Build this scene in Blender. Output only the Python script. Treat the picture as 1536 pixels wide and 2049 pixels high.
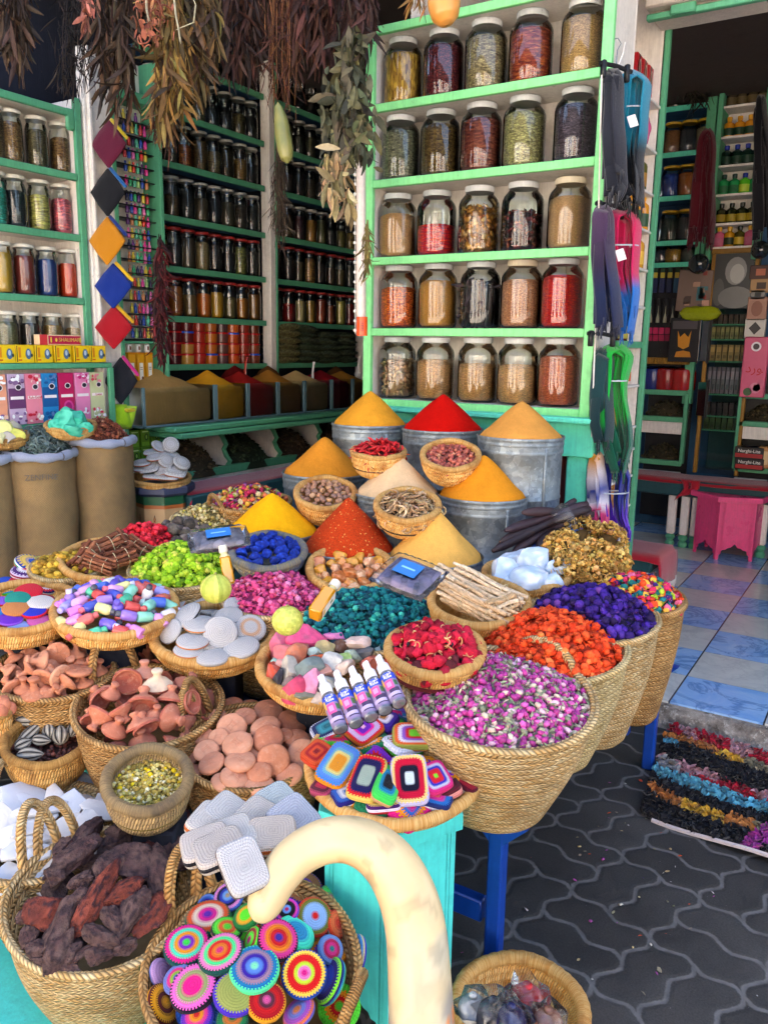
# A spice and herb shop front: display of baskets, tins and trays in open shade.
import bpy,math,random
import numpy as np
from mathutils import Vector,Matrix
random.seed(7);RNG=np.random.default_rng(7)
for o in list(bpy.data.objects):bpy.data.objects.remove(o)
SC=bpy.context.scene;COL=SC.collection
R_=math.radians;PI=math.pi
FPX,PW,PH=1640.0,1536,2049
CAM=np.array([0,0,1.55]);PITCH,YAW,ROLL=R_(11.4),R_(32),R_(0.9)
CF=np.array([-math.sin(YAW)*math.cos(PITCH),math.cos(YAW)*math.cos(PITCH),-math.sin(PITCH)])
_r=np.array([math.cos(YAW),math.sin(YAW),0]);_u=np.cross(_r,CF)
CR=math.cos(ROLL)*_r+math.sin(ROLL)*_u;CU=-math.sin(ROLL)*_r+math.cos(ROLL)*_u
cd=bpy.data.cameras.new('camera');cam=bpy.data.objects.new('camera',cd);COL.objects.link(cam)
cd.sensor_fit='VERTICAL';cd.sensor_height=24;cd.lens=24*FPX/PH;cd.clip_start=0.05;cd.clip_end=300
cam.matrix_world=Matrix(((CR[0],CU[0],-CF[0],CAM[0]),(CR[1],CU[1],-CF[1],CAM[1]),(CR[2],CU[2],-CF[2],CAM[2]),(0,0,0,1)))
SC.camera=cam
SUN_EL,SUN_AZ=R_(52),R_(14)
w=bpy.data.worlds.new('World');SC.world=w;w.use_nodes=True
nt=w.node_tree;bg=nt.nodes['Background'];sky=nt.nodes.new('ShaderNodeTexSky')
sky.sky_type='NISHITA';sky.sun_disc=False;sky.sun_elevation=SUN_EL;sky.sun_rotation=SUN_AZ
sky.air_density=1.0;sky.dust_density=2.5
nt.links.new(sky.outputs[0],bg.inputs[0]);bg.inputs[1].default_value=0.10
sd=bpy.data.lights.new('sun','SUN');sd.energy=5.0;sd.angle=R_(0.5);sd.color=(1,0.94,0.85)
so=bpy.data.objects.new('sun',sd);COL.objects.link(so)
_d=Vector((math.sin(SUN_AZ)*math.cos(SUN_EL),math.cos(SUN_AZ)*math.cos(SUN_EL),math.sin(SUN_EL)))
so.rotation_euler=_d.to_track_quat('Z','Y').to_euler();so.location=(3,-6,8)
SC.view_settings.view_transform='Standard';SC.view_settings.look='None'
SC.view_settings.exposure=3.05;SC.view_settings.gamma=1.0
SC.render.engine='CYCLES';SC.cycles.use_denoising=True
SC.cycles.max_bounces=8;SC.cycles.diffuse_bounces=5;SC.cycles.glossy_bounces=3
SC.cycles.transparent_max_bounces=16;SC.cycles.caustics_reflective=False;SC.cycles.caustics_refractive=False
def ray(px,py):
 d=CF*FPX+CR*(px-PW/2)+CU*(PH/2-py);return d/np.linalg.norm(d)
def P(px,py,x=None,y=None,z=None,d=None):
 r=ray(px,py)
 if z is not None:t=(z-CAM[2])/r[2]
 elif x is not None:t=(x-CAM[0])/r[0]
 elif y is not None:t=(y-CAM[1])/r[1]
 else:t=d/float(r@CF)
 return CAM+t*r
def depth(p):return float((np.asarray(p)-CAM)@CF)
def nrm(v):v=np.asarray(v,float);return v/np.linalg.norm(v)
Z3=np.array([0,0,1.0])
def lin(h):
 if not isinstance(h,str):return tuple(h)
 h=h.lstrip('#');o=[]
 for i in(0,2,4):
  c=int(h[i:i+2],16)/255;o.append(c/12.92 if c<=.04045 else((c+.055)/1.055)**2.4)
 return tuple(o)
def rgba(h):return lin(h)+(1.0,)
class NB:
 """small node-tree builder"""
 def __init__(s,name):
  s.m=bpy.data.materials.new(name);s.m.use_nodes=True;s.t=s.m.node_tree
  s.b=s.t.nodes['Principled BSDF'];s.out=s.t.nodes['Material Output']
 def n(s,typ,**kw):
  nd=s.t.nodes.new('ShaderNode'+typ)
  for k,v in kw.items():setattr(nd,k,v)
  return nd
 def set(s,sock,v):
  if hasattr(v,'is_output')or isinstance(v,bpy.types.NodeSocket):s.t.links.new(v,sock)
  elif v is not None:
   if isinstance(v,str):v=rgba(v)
   if isinstance(v,(tuple,list))and sock.type=='VECTOR':v=v[:3]
   sock.default_value=v
 def math(s,op,a,b=0.0,c=0.0):
  nd=s.n('Math',operation=op)
  for i,v in enumerate((a,b,c)):s.set(nd.inputs[i],v)
  return nd.outputs[0]
 def mix(s,f,a,b,blend='MIX'):
  nd=s.n('Mix',data_type='RGBA',blend_type=blend)
  s.set(nd.inputs[0],f);s.set(nd.inputs[6],a);s.set(nd.inputs[7],b);return nd.outputs[2]
 def scale(s,c,f):
  nd=s.n('VectorMath',operation='SCALE');s.set(nd.inputs[0],c);s.set(nd.inputs['Scale'],f);return nd.outputs[0]
 def ramp(s,f,lo,hi,a=0.0,b=1.0):
  nd=s.n('MapRange');s.set(nd.inputs[0],f)
  for i,v in enumerate((lo,hi,a,b)):nd.inputs[i+1].default_value=v
  return nd.outputs[0]
 def co(s,kind='Object',scale=None):
  c=s.n('TexCoord').outputs[kind]
  if scale is None:return c
  mp=s.n('Mapping');s.set(mp.inputs[0],c);mp.inputs['Scale'].default_value=scale if hasattr(scale,'__len__')else(scale,)*3
  return mp.outputs[0]
 def noise(s,vec,scale,detail=3,rough=.55,dist=0.0):
  nd=s.n('TexNoise');s.set(nd.inputs['Vector'],vec)
  nd.inputs['Scale'].default_value=scale;nd.inputs['Detail'].default_value=detail
  nd.inputs['Roughness'].default_value=rough;nd.inputs['Distortion'].default_value=dist
  return nd.outputs[0]
 def vor(s,vec,scale,feature='F1',rnd=1.0):
  nd=s.n('TexVoronoi',feature=feature);s.set(nd.inputs['Vector'],vec);nd.inputs['Scale'].default_value=scale
  nd.inputs['Randomness'].default_value=rnd;return nd
 def bump(s,h,strength=.5,dist=.01):
  nd=s.n('Bump');s.set(nd.inputs['Height'],h);nd.inputs['Strength'].default_value=strength
  nd.inputs['Distance'].default_value=dist;s.t.links.new(nd.outputs[0],s.b.inputs['Normal'])
 def fin(s,col=None,rough=None,metal=None,spec=None,**kw):
  if col is not None:s.set(s.b.inputs['Base Color'],col)
  if rough is not None:s.set(s.b.inputs['Roughness'],rough)
  if metal is not None:s.set(s.b.inputs['Metallic'],metal)
  if spec is not None:s.set(s.b.inputs['Specular IOR Level'],spec)
  for k,v in kw.items():s.set(s.b.inputs[k],v)
  return s.m
 def ocol(s):return s.n('ObjectInfo').outputs['Color']
 def ornd(s):return s.n('ObjectInfo').outputs['Random']
 def vcol(s):return s.n('Attribute',attribute_name='Col').outputs['Color']
M={}
def paint(name,col,rough=.5,wear=.12,src=None):
 b=NB(name);c=b.co('Object');g=b.n('NewGeometry').outputs['Position']
 base=src(b)if src else rgba(col)
 n1=b.noise(g,3.5,5,.65);n2=b.noise(g,40,3)
 k=b.ramp(n1,.3,.75,1-wear,1+wear*.5)
 st=b.noise(b.co('Object',(38,38,2.5)),3,4,.6);dirt=b.ramp(b.noise(g,7,6,.75),.52,.75,1,.72)
 cc=b.scale(base,b.math('MULTIPLY',b.math('MULTIPLY',k,dirt),b.math('MULTIPLY',b.ramp(n2,.3,.7,.94,1.05),b.ramp(st,.3,.7,.9,1.07))))
 chip=b.ramp(b.noise(g,28,6,.75),.655,.7,0,.6)
 cc=b.mix(chip,cc,(.16,.14,.12,1))
 b.bump(b.math('ADD',n2,b.math('MULTIPLY',st,1.5)),.22,.004)
 M[name]=b.fin(cc,b.ramp(n1,.3,.7,rough-.08,rough+.12),spec=.4);return M[name]
paint('trim_green','#86dc8c');paint('shelf_white','#e6dfd6',.55,.1);paint('mint','#62e0bd',.4,.08)
paint('turquoise','#4fd6cf',.35,.08);paint('dull_green','#58a67c',.5,.15);paint('blue_paint','#10409c',.35,.12)
paint('pink_paint','#e8437f',.3,.06);paint('red_brown','#7a2f28',.7,.3);paint('dark_teal','#1f4a4e',.6,.2)
paint('deep_blue','#2c5a80',.6,.15);paint('grey_blue','#5f7a80',.5,.2);paint('gold_paint','#9a7026',.4,.25)
paint('dark_wood','#2d211b',.5,.25);paint('black','#151417',.4,.1);paint('lid_white','#e9e6de',.35,.1)
paint('ocol',None,.45,.06,src=lambda b:b.ocol())
paint('old_wall','#cfc4b6',.8,.18);paint('navy_dark','#171b2a',.8,.25);paint('ceiling_brown','#4a3c36',.9,.3)
paint('drum_blue','#454a63',.5,.2);paint('pale_wood','#c9a468',.5,.15)
def vmat(name,rough=.85,bs=90,bst=.35,var=.25,spec=.3,src='vcol',sheen=0,sub=0,dist=.004):
 b=NB(name);g=b.n('NewGeometry').outputs['Position']
 c=b.vcol()if src=='vcol' else b.ocol()
 n=b.noise(g,bs,4,.6)
 c=b.scale(c,b.ramp(n,.25,.75,1-var,1+var*.8))
 b.bump(n,bst,dist)
 kw={}
 if sheen:kw['Sheen Weight']=sheen
 if sub:kw['Subsurface Weight']=sub;kw['Subsurface Radius']=(.02,.012,.008)
 M[name]=b.fin(c,rough,spec=spec,**kw);return M[name]
vmat('petals',.8,160,.5,.32);vmat('waxy',.55,90,.3,.25,.4);vmat('rock',.75,55,.8,.25);vmat('leafy',.7,70,.25,.3)
vmat('bark',.9,70,1.0,.5,dist=.01);vmat('cloth',.95,420,.5,.22,.15,sheen=.3);vmat('print',.4,20,.03,.05,.5)
vmat('crystal',.18,40,.35,.1,.6,sub=.5);vmat('resin',.15,45,.3,.2,.6,sub=.35);vmat('rag',.95,160,.5,.35,.15,sheen=.2)
vmat('gourd_skin',.35,14,.05,.12,.5);vmat('clay',.9,160,.35,.12,.2,src='ocol');vmat('chalk',.8,25,.25,.06,.3)
vmat('satin',.6,300,.2,.12,.3,src='ocol');vmat('knit',.95,500,.6,.12,.15,src='ocol',sheen=.4)
def _clay():
 b=NB('clay_body');c=b.co('Object');g=b.n('NewGeometry').outputs['Position']
 n=b.noise(g,35,5,.65);n2=b.noise(c,300,3)
 base=b.scale(b.ocol(),b.ramp(n,.25,.75,.8,1.14))
 dust=b.ramp(b.noise(g,60,4,.7),.52,.74,0,.4)
 base=b.mix(dust,base,rgba('#d9b49a'))
 b.bump(b.math('ADD',n2,n),.3,.003);M['clay_body']=b.fin(base,.88,spec=.2)
_clay()
def _powder():
 b=NB('powder');g=b.n('NewGeometry').outputs['Position']
 n=b.noise(g,420,4,.7);n2=b.noise(g,14,4);n3=b.noise(b.co('Object',(20,20,2.2)),4,3)
 cc=b.scale(b.ocol(),b.math('MULTIPLY',b.ramp(n,.3,.7,.82,1.14),b.math('MULTIPLY',b.ramp(n2,.3,.7,.9,1.08),b.ramp(n3,.3,.7,.95,1.04))))
 b.bump(b.math('ADD',n,b.math('MULTIPLY',n3,1.2)),.5,.0035);M['powder']=b.fin(cc,1.0,spec=.08)
 b=NB('coarse_powder');g=b.n('NewGeometry').outputs['Position']
 v=b.vor(g,240);n=b.noise(g,200,3)
 fl=b.ramp(v.outputs['Color'],.86,.92,0,.8)
 cc=b.mix(fl,b.scale(b.ocol(),b.ramp(n,.3,.7,.65,1.25)),rgba('#e8b060'))
 b.bump(v.outputs['Distance'],.7,.004);M['coarse_powder']=b.fin(cc,.9,spec=.2)
_powder()
def _tin():
 b=NB('galvanised');g=b.n('NewGeometry').outputs['Position'];o=b.co('Object')
 v=b.vor(g,55);n=b.noise(g,9,6,.7);sp=b.ramp(b.noise(g,75,4,.7),.6,.72,0,.55)
 base=b.mix(b.ramp(v.outputs['Color'],.2,.9),rgba('#75818a'),rgba('#98a3a8'))
 base=b.mix(b.ramp(n,.42,.68,0,.6),base,rgba('#6c6a5e'));base=b.mix(sp,base,rgba('#cfd4d4'))
 b.bump(n,.2,.01);M['galvanised']=b.fin(base,b.ramp(n,.3,.7,.42,.62),.55)
_tin()
def _glass():
 for name,tint,op in(('jar_glass',(.93,.97,.95,1),0),('dark_jar_glass',(.72,.8,.78,1),0),('clear_wrap',(.95,.96,.98,1),.035)):
  b=NB(name);t=b.t;tr=b.n('BsdfTransparent');gl=b.n('BsdfGlossy');fr=b.n('Fresnel');mx=b.n('MixShader')
  tr.inputs[0].default_value=tint;gl.inputs['Roughness'].default_value=.03 if not op else .12
  fr.inputs[0].default_value=1.5
  if name=='clear_wrap':
   g=b.n('NewGeometry').outputs['Position'];bp=b.n('Bump');bp.inputs['Strength'].default_value=.8;bp.inputs['Distance'].default_value=.01
   t.links.new(b.noise(g,45,4,.6,1.0),bp.inputs['Height']);t.links.new(bp.outputs[0],gl.inputs['Normal'])
  f=b.math('ADD',b.math('MULTIPLY',fr.outputs[0],1.0 if op else 1.7),op)
  t.links.new(f,mx.inputs[0]);t.links.new(tr.outputs[0],mx.inputs[1]);t.links.new(gl.outputs[0],mx.inputs[2])
  t.links.new(mx.outputs[0],b.out.inputs[0]);M[name]=b.m
 b=NB('tinted_glass');t=b.t;tr=b.n('BsdfTransparent');gl=b.n('BsdfGlossy');fr=b.n('Fresnel');mx=b.n('MixShader')
 t.links.new(b.ocol(),tr.inputs[0]);gl.inputs['Roughness'].default_value=.05;t.links.new(fr.outputs[0],mx.inputs[0])
 t.links.new(tr.outputs[0],mx.inputs[1]);t.links.new(gl.outputs[0],mx.inputs[2]);t.links.new(mx.outputs[0],b.out.inputs[0]);M['tinted_glass']=b.m
 b=NB('liquid');M['liquid']=b.fin(b.ocol(),.08,spec=.6,**{'Coat Weight':.15,'Coat Roughness':.03})
 b=NB('gloss_plastic');g=b.n('NewGeometry').outputs['Position']
 M['gloss_plastic']=b.fin(b.scale(b.ocol(),b.ramp(b.noise(g,60,3),.3,.7,.9,1.06)),.22,spec=.5)
 b=NB('mirror');M['mirror']=b.fin((.8,.84,.88,1),.03,1.0)
 b=NB('lamp_glow');b.set(b.b.inputs['Emission Color'],(.95,.95,1,1));b.b.inputs['Emission Strength'].default_value=2.2;M['lamp_glow']=b.fin((.9,.9,.95,1),.4)
_glass()
def _fill():
 for nm,sc,st,lo,hi in(('fill_fine',340,(1,1,1),.7,1.2),('fill_seed',150,(1,1,1),.45,1.4),('fill_herb',95,(1,1,.55),.3,1.6),('fill_chunk',42,(1,1,.8),.35,1.5),('fill_stick',120,(1,1,.06),.3,1.5)):
  b=NB(nm);c=b.co('Object',st);v=b.vor(c,sc);n=b.noise(c,sc*.35,3)
  oi=b.n('ObjectInfo')
  k=b.math('MULTIPLY',b.ramp(v.outputs['Color'],0,1,lo,hi),b.ramp(n,.3,.7,.75,1.2))
  edge=b.ramp(v.outputs['Distance'],.3,.75,1.12,.75)
  cc=b.scale(oi.outputs['Color'],b.math('MULTIPLY',b.math('MULTIPLY',k,1.35),edge))
  hs=b.n('HueSaturation');b.set(hs.inputs['Color'],cc);b.set(hs.inputs['Hue'],b.ramp(v.outputs['Color'],0,1,.485,.515))
  b.bump(b.math('SUBTRACT',1.0,v.outputs['Distance']),.7,.006);M[nm]=b.fin(hs.outputs[0],.8,spec=.25)
_fill()
def _wicker():
 for nm,ca,cb,cc_ in(('palm','#d6aa6a','#f0d6a2','#b08850'),('palm_pale','#dcbe80','#f2dca4','#bc9c60'),('palm_brown','#c08e50','#deb274','#8a6236')):
  b=NB(nm);uv=b.n('UVMap').outputs[0];sp=b.n('SeparateXYZ');b.set(sp.inputs[0],uv);u,v=sp.outputs[0],sp.outputs[1]
  row=b.math('FLOOR',v);tv=b.math('FRACT',v)
  sgn=b.math('ABSOLUTE',b.math('SUBTRACT',tv,.5))
  s=b.math('ADD',b.math('MULTIPLY',u,1.0),b.math('ADD',b.math('MULTIPLY',sgn,1.9),b.math('MULTIPLY',row,.37)))
  fs=b.math('FRACT',s);hs=b.math('SINE',b.math('MULTIPLY',fs,PI))
  hv=b.math('SINE',b.math('MULTIPLY',tv,PI));mid=b.ramp(sgn,0.0,.09,.55,1.0)
  h=b.math('MULTIPLY',b.math('POWER',hs,.6),b.math('MULTIPLY',b.math('POWER',hv,.45),mid))
  cv=b.n('CombineXYZ');b.set(cv.inputs[0],b.math('FLOOR',s));b.set(cv.inputs[1],row);b.set(cv.inputs[2],b.math('GREATER_THAN',tv,.5))
  wn=b.n('TexWhiteNoise');b.set(wn.inputs[0],cv.outputs[0]);g=b.n('NewGeometry').outputs['Position']
  col=b.mix(wn.outputs[0],rgba(ca),rgba(cb));col=b.mix(b.ramp(b.noise(g,16,4),.45,.7,0,.7),col,rgba(cc_))
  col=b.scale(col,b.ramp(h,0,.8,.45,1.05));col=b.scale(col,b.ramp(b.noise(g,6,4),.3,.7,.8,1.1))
  b.bump(h,.9,.008);M[nm]=b.fin(col,.7,spec=.25)
 for nm,ca,cb,cc_ in(('coil','#dc9c4c','#f2c880','#a8682c'),('coil_brown','#b8843f','#dcae66','#6e4a26'),('coil_grey','#8f7a5a','#b89c6e','#5c5148'),('coil_blue','#6e7480','#a59a70','#39588a')):
  b=NB(nm);uv=b.n('UVMap').outputs[0];sp=b.n('SeparateXYZ');b.set(sp.inputs[0],uv);u,v=sp.outputs[0],sp.outputs[1]
  s=b.math('ADD',u,b.math('MULTIPLY',v,.8));fs=b.math('FRACT',s);hs=b.math('SINE',b.math('MULTIPLY',fs,PI))
  cv=b.n('CombineXYZ');b.set(cv.inputs[0],b.math('FLOOR',s));b.set(cv.inputs[1],b.math('FLOOR',v))
  wn=b.n('TexWhiteNoise');b.set(wn.inputs[0],cv.outputs[0]);g=b.n('NewGeometry').outputs['Position']
  col=b.mix(wn.outputs[0],rgba(ca),rgba(cb));col=b.mix(b.ramp(b.noise(g,14,4,.6),.5,.68,0,.75),col,rgba(cc_))
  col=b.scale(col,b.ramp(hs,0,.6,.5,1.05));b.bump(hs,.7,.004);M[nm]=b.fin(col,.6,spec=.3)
 b=NB('burlap');o=b.co('UV');g=b.n('NewGeometry').outputs['Position']
 sp=b.n('SeparateXYZ');b.set(sp.inputs[0],o)
 wv=b.math('MULTIPLY',b.math('SINE',b.math('MULTIPLY',sp.outputs[0],6.28*90)),b.math('SINE',b.math('MULTIPLY',sp.outputs[1],6.28*110)))
 n=b.noise(g,5,5,.65);n2=b.noise(b.co('Object',(60,60,6)),6,3)
 col=b.mix(b.ramp(n,.35,.7,0,.8),rgba('#a08258'),rgba('#766248'));col=b.scale(col,b.ramp(b.math('ADD',wv,b.math('MULTIPLY',n2,1.5)),-1,2.2,.75,1.1))
 b.bump(b.math('ADD',wv,n2),.35,.004);M['burlap']=b.fin(col,.95,spec=.1)
_wicker()
def _crochet():
 b=NB('crochet');uv=b.n('UVMap').outputs[0];sp=b.n('SeparateXYZ');b.set(sp.inputs[0],uv)
 a=b.math('ABSOLUTE',b.math('SINE',b.math('MULTIPLY',sp.outputs[0],PI)));c=b.math('ABSOLUTE',b.math('SINE',b.math('MULTIPLY',sp.outputs[1],PI)))
 h=b.math('MULTIPLY',b.math('POWER',a,.6),b.math('POWER',c,.6));g=b.n('NewGeometry').outputs['Position']
 n=b.noise(g,500,3,.7)
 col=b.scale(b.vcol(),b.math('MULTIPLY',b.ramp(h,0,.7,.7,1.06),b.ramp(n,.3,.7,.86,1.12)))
 b.bump(b.math('ADD',h,b.math('MULTIPLY',n,.9)),.55,.004);M['crochet']=b.fin(col,.95,spec=.1,**{'Sheen Weight':.08})
_crochet()
class MB:
 def __init__(s):s.v=[];s.f=[];s.c=[];s.uv=[];s.hasuv=False
 def add(s,vs,fs,col=None,uvs=None):
  o=len(s.v);s.v+=[tuple(v)for v in vs]
  c=lin(col)if col is not None else None
  for i,f in enumerate(fs):
   s.f.append(tuple(o+k for k in f));s.c.append(c)
   s.uv.append(uvs[i]if uvs else None)
  if uvs:s.hasuv=True
  return s
 def box(s,c,d,ch=None,col=None,Mx=None):
  """chamfered box: centre, full sizes, chamfer; Mx = optional 3x3 axes"""
  hx,hy,hz=(k/2 for k in d);ch=min(d)*.12 if ch is None else ch;ch=min(ch,min(d)*.45)
  vs=[];idx={}
  for sx in(-1,1):
   for sy in(-1,1):
    for sz in(-1,1):
     for a in range(3):
      p=[sx*hx,sy*hy,sz*hz]
      for k in range(3):
       if k!=a:p[k]-=(sx,sy,sz)[k]*ch
      idx[(sx,sy,sz,a)]=len(vs);vs.append(p)
  I=lambda x,y,z,a:idx[(x,y,z,a)]
  fs=[]
  for q in(-1,1):
   fs+=[[I(q,-1,-1,0),I(q,1,-1,0),I(q,1,1,0),I(q,-1,1,0)],[I(-1,q,-1,1),I(-1,q,1,1),I(1,q,1,1),I(1,q,-1,1)],[I(-1,-1,q,2),I(1,-1,q,2),I(1,1,q,2),I(-1,1,q,2)]]
  for p in(-1,1):
   for q in(-1,1):
    fs+=[[I(p,q,-1,0),I(p,q,1,0),I(p,q,1,1),I(p,q,-1,1)],[I(p,-1,q,0),I(p,1,q,0),I(p,1,q,2),I(p,-1,q,2)],[I(-1,p,q,1),I(1,p,q,1),I(1,p,q,2),I(-1,p,q,2)]]
    for r in(-1,1):fs.append([I(p,q,r,0),I(p,q,r,1),I(p,q,r,2)])
  A=np.array(vs)
  nf=[]
  for f in fs:
   a,b_,c_=A[f[0]],A[f[1]],A[f[2]];n=np.cross(b_-a,c_-a)
   nf.append(f if n@(a+b_+c_)>0 else f[::-1])
  if Mx is not None:A=A@np.asarray(Mx).T
  return s.add(A+np.asarray(c),nf,col)
 def tube(s,pts,rad,n=8,col=None,cap=True,twist=None,flat=1.0,up=None,uvk=None):
  """tube along points; rad number or list; twist=(strands, turns per point, depth) gives rope"""
  pts=np.asarray(pts,float);m=len(pts);rad=np.full(m,rad)if np.isscalar(rad)else np.asarray(rad)
  T=np.gradient(pts,axis=0);T/=np.linalg.norm(T,axis=1)[:,None]+1e-12
  u=np.asarray(up,float)if up is not None else(np.array([0,0,1.])if abs(T[0][2])<.9 else np.array([1.,0,0]))
  vs=[];uvs=[];fs=[]
  for i in range(m):
   u=u-T[i]*(u@T[i]);u/=np.linalg.norm(u)+1e-12;w_=np.cross(T[i],u)
   for k in range(n):
    a=2*PI*k/n;r=rad[i]
    if twist:r*=1+twist[2]*(abs(math.cos(twist[0]*.5*(a+twist[1]*i)))-.6)
    vs.append(pts[i]+u*math.cos(a)*r+w_*math.sin(a)*r*flat)
  for i in range(m-1):
   for k in range(n):
    k2=(k+1)%n;fs.append((i*n+k,i*n+k2,(i+1)*n+k2,(i+1)*n+k))
    if uvk:uvs.append([(i*uvk,k/n*2),(i*uvk,(k+1)/n*2),((i+1)*uvk,(k+1)/n*2),((i+1)*uvk,k/n*2)])
  if cap:
   fs+=[tuple(range(n))[::-1],tuple((m-1)*n+k for k in range(n))]
   if uvk:uvs+=[[(0,0)]*n]*2
  return s.add(vs,fs,col,uvs or None)
 def lathe(s,prof,n=24,C=(0,0,0),A=None,col=None,cols=None,ur=1.0,vr=1.0,wob=None,close=True):
  """profile [(r, z)], A = 3x3 axes (columns), uv u in 0..ur, v = index*vr"""
  A=np.eye(3)if A is None else np.asarray(A);C=np.asarray(C,float);vs=[];fs=[];uvs=[];cc=[]
  for j,(r,z)in enumerate(prof):
   for k in range(n):
    a=2*PI*k/n;q=r*(1+wob(a,j)if wob else 1)
    vs.append(C+A@np.array([q*math.cos(a),q*math.sin(a),z]))
  for j in range(len(prof)-1):
   for k in range(n):
    k2=(k+1)%n;fs.append((j*n+k,j*n+k2,(j+1)*n+k2,(j+1)*n+k))
    uvs.append([(k/n*ur,j*vr),((k+1)/n*ur,j*vr),((k+1)/n*ur,(j+1)*vr),(k/n*ur,(j+1)*vr)])
  o=len(s.f);s.add(vs,fs,col,uvs)
  if cols:
   for j in range(len(prof)-1):
    for k in range(n):s.c[o+j*n+k]=lin(cols[min(j,len(cols)-1)])
  return s
 def quad(s,a,b,c,d,col=None,uv=None):return s.add([a,b,c,d],[(0,1,2,3)],col,[uv]if uv else None)
 def build(s,name,mat,origin=(0,0,0),parent=None,sharp=40):
  o_=wloc(parent)if parent is not None else np.asarray(origin,float)
  me=bpy.data.meshes.new(name);A=np.asarray(s.v,float)-o_
  me.from_pydata(A.tolist(),[],s.f)
  if any(c is not None for c in s.c):
   at=me.color_attributes.new('Col','FLOAT_COLOR','CORNER');buf=[]
   for f,c in zip(s.f,s.c):buf+=list((c or(.5,.5,.5))+(1.0,))*len(f)
   at.data.foreach_set('color',buf)
  if s.hasuv:
   ul=me.uv_layers.new(name='UVMap');buf=[]
   for f,q in zip(s.f,s.uv):
    for k in range(len(f)):buf+=list(q[k])if q else[0,0]
   ul.data.foreach_set('uv',buf)
  return link(name,me,mat,o_,parent,sharp)
def link(name,me,mat,origin,parent=None,sharp=40):
 me.materials.append(M[mat]if isinstance(mat,str)else mat)
 if sharp:
  me.shade_smooth()
  if sharp<180:me.set_sharp_from_angle(angle=R_(sharp))
 o=bpy.data.objects.new(name,me);COL.objects.link(o)
 if parent is not None:o.parent=parent
 else:o.location=origin
 return o
def wloc(o):
 p=np.zeros(3)
 while o is not None:p+=np.array(o.location);o=o.parent
 return p
def empty(name,loc,label,cat,group=None):
 o=bpy.data.objects.new(name,None);COL.objects.link(o);o.location=loc;o.empty_display_size=.02
 return tag(o,label,cat,group)
def tag(o,label,cat,group=None,kind=None):
 o['label']=label;o['category']=cat
 if group:o['group']=group
 if kind:o['kind']=kind
 return o
def setting(o):o['kind']='structure';return o
def colour(o,h):o.color=rgba(h);return o
def copy(src,loc=None,parent=None,mat4=None):
 o=src.copy();COL.objects.link(o)
 for k in list(o.keys()):
  if k in('label','category','group','kind'):del o[k]
 o.parent=parent
 if mat4 is not None:o.matrix_basis=mat4
 elif loc is not None:o.location=loc
 for ch in src.children:
  c=ch.copy();COL.objects.link(c);c.parent=o
  for g in ch.children:d=g.copy();COL.objects.link(d);d.parent=c
 return o
def m4(C,A=None,s=1.0):
 A=np.eye(3)if A is None else np.asarray(A,float);S=np.asarray(s if hasattr(s,'__len__')else(s,s,s),float)
 B=A*S[None,:]
 return Matrix(((B[0,0],B[0,1],B[0,2],C[0]),(B[1,0],B[1,1],B[1,2],C[1]),(B[2,0],B[2,1],B[2,2],C[2]),(0,0,0,1)))
def axes(n,spin=0.0,ref=None):
 """3x3 with z column along n"""
 n=nrm(n);r=np.array(ref if ref is not None else((1,0,0)if abs(n[0])<.9 else(0,1,0)),float)
 x=nrm(r-n*(r@n));y=np.cross(n,x);c,s_=math.cos(spin),math.sin(spin)
 return np.stack([x*c+y*s_,-x*s_+y*c,n],1)
def text(body,size,C,A,mat,parent,name='lettering'):
 cu=bpy.data.curves.new(name,'FONT');cu.body=body;cu.size=size;cu.align_x='CENTER';cu.align_y='CENTER';cu.extrude=.0005
 t=bpy.data.objects.new(name,cu);COL.objects.link(t);me=bpy.data.meshes.new_from_object(t);bpy.data.objects.remove(t)
 me.materials.clear();me.materials.append(M[mat]);o=bpy.data.objects.new(name,me);COL.objects.link(o)
 if parent is not None:
  o.parent=parent;o.matrix_basis=m4(np.asarray(C)-wloc(parent),A)
 else:o.matrix_basis=m4(C,A)
 return o
for nm,h in(('ink_white','#f4f0e8'),('ink_black','#141414'),('ink_gold','#d8b24a'),('ink_red','#c01822'),('ink_blue','#1c3f9a'),('ink_grey','#5a5148')):
 b=NB(nm);M[nm]=b.fin(rgba(h),.5)
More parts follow.
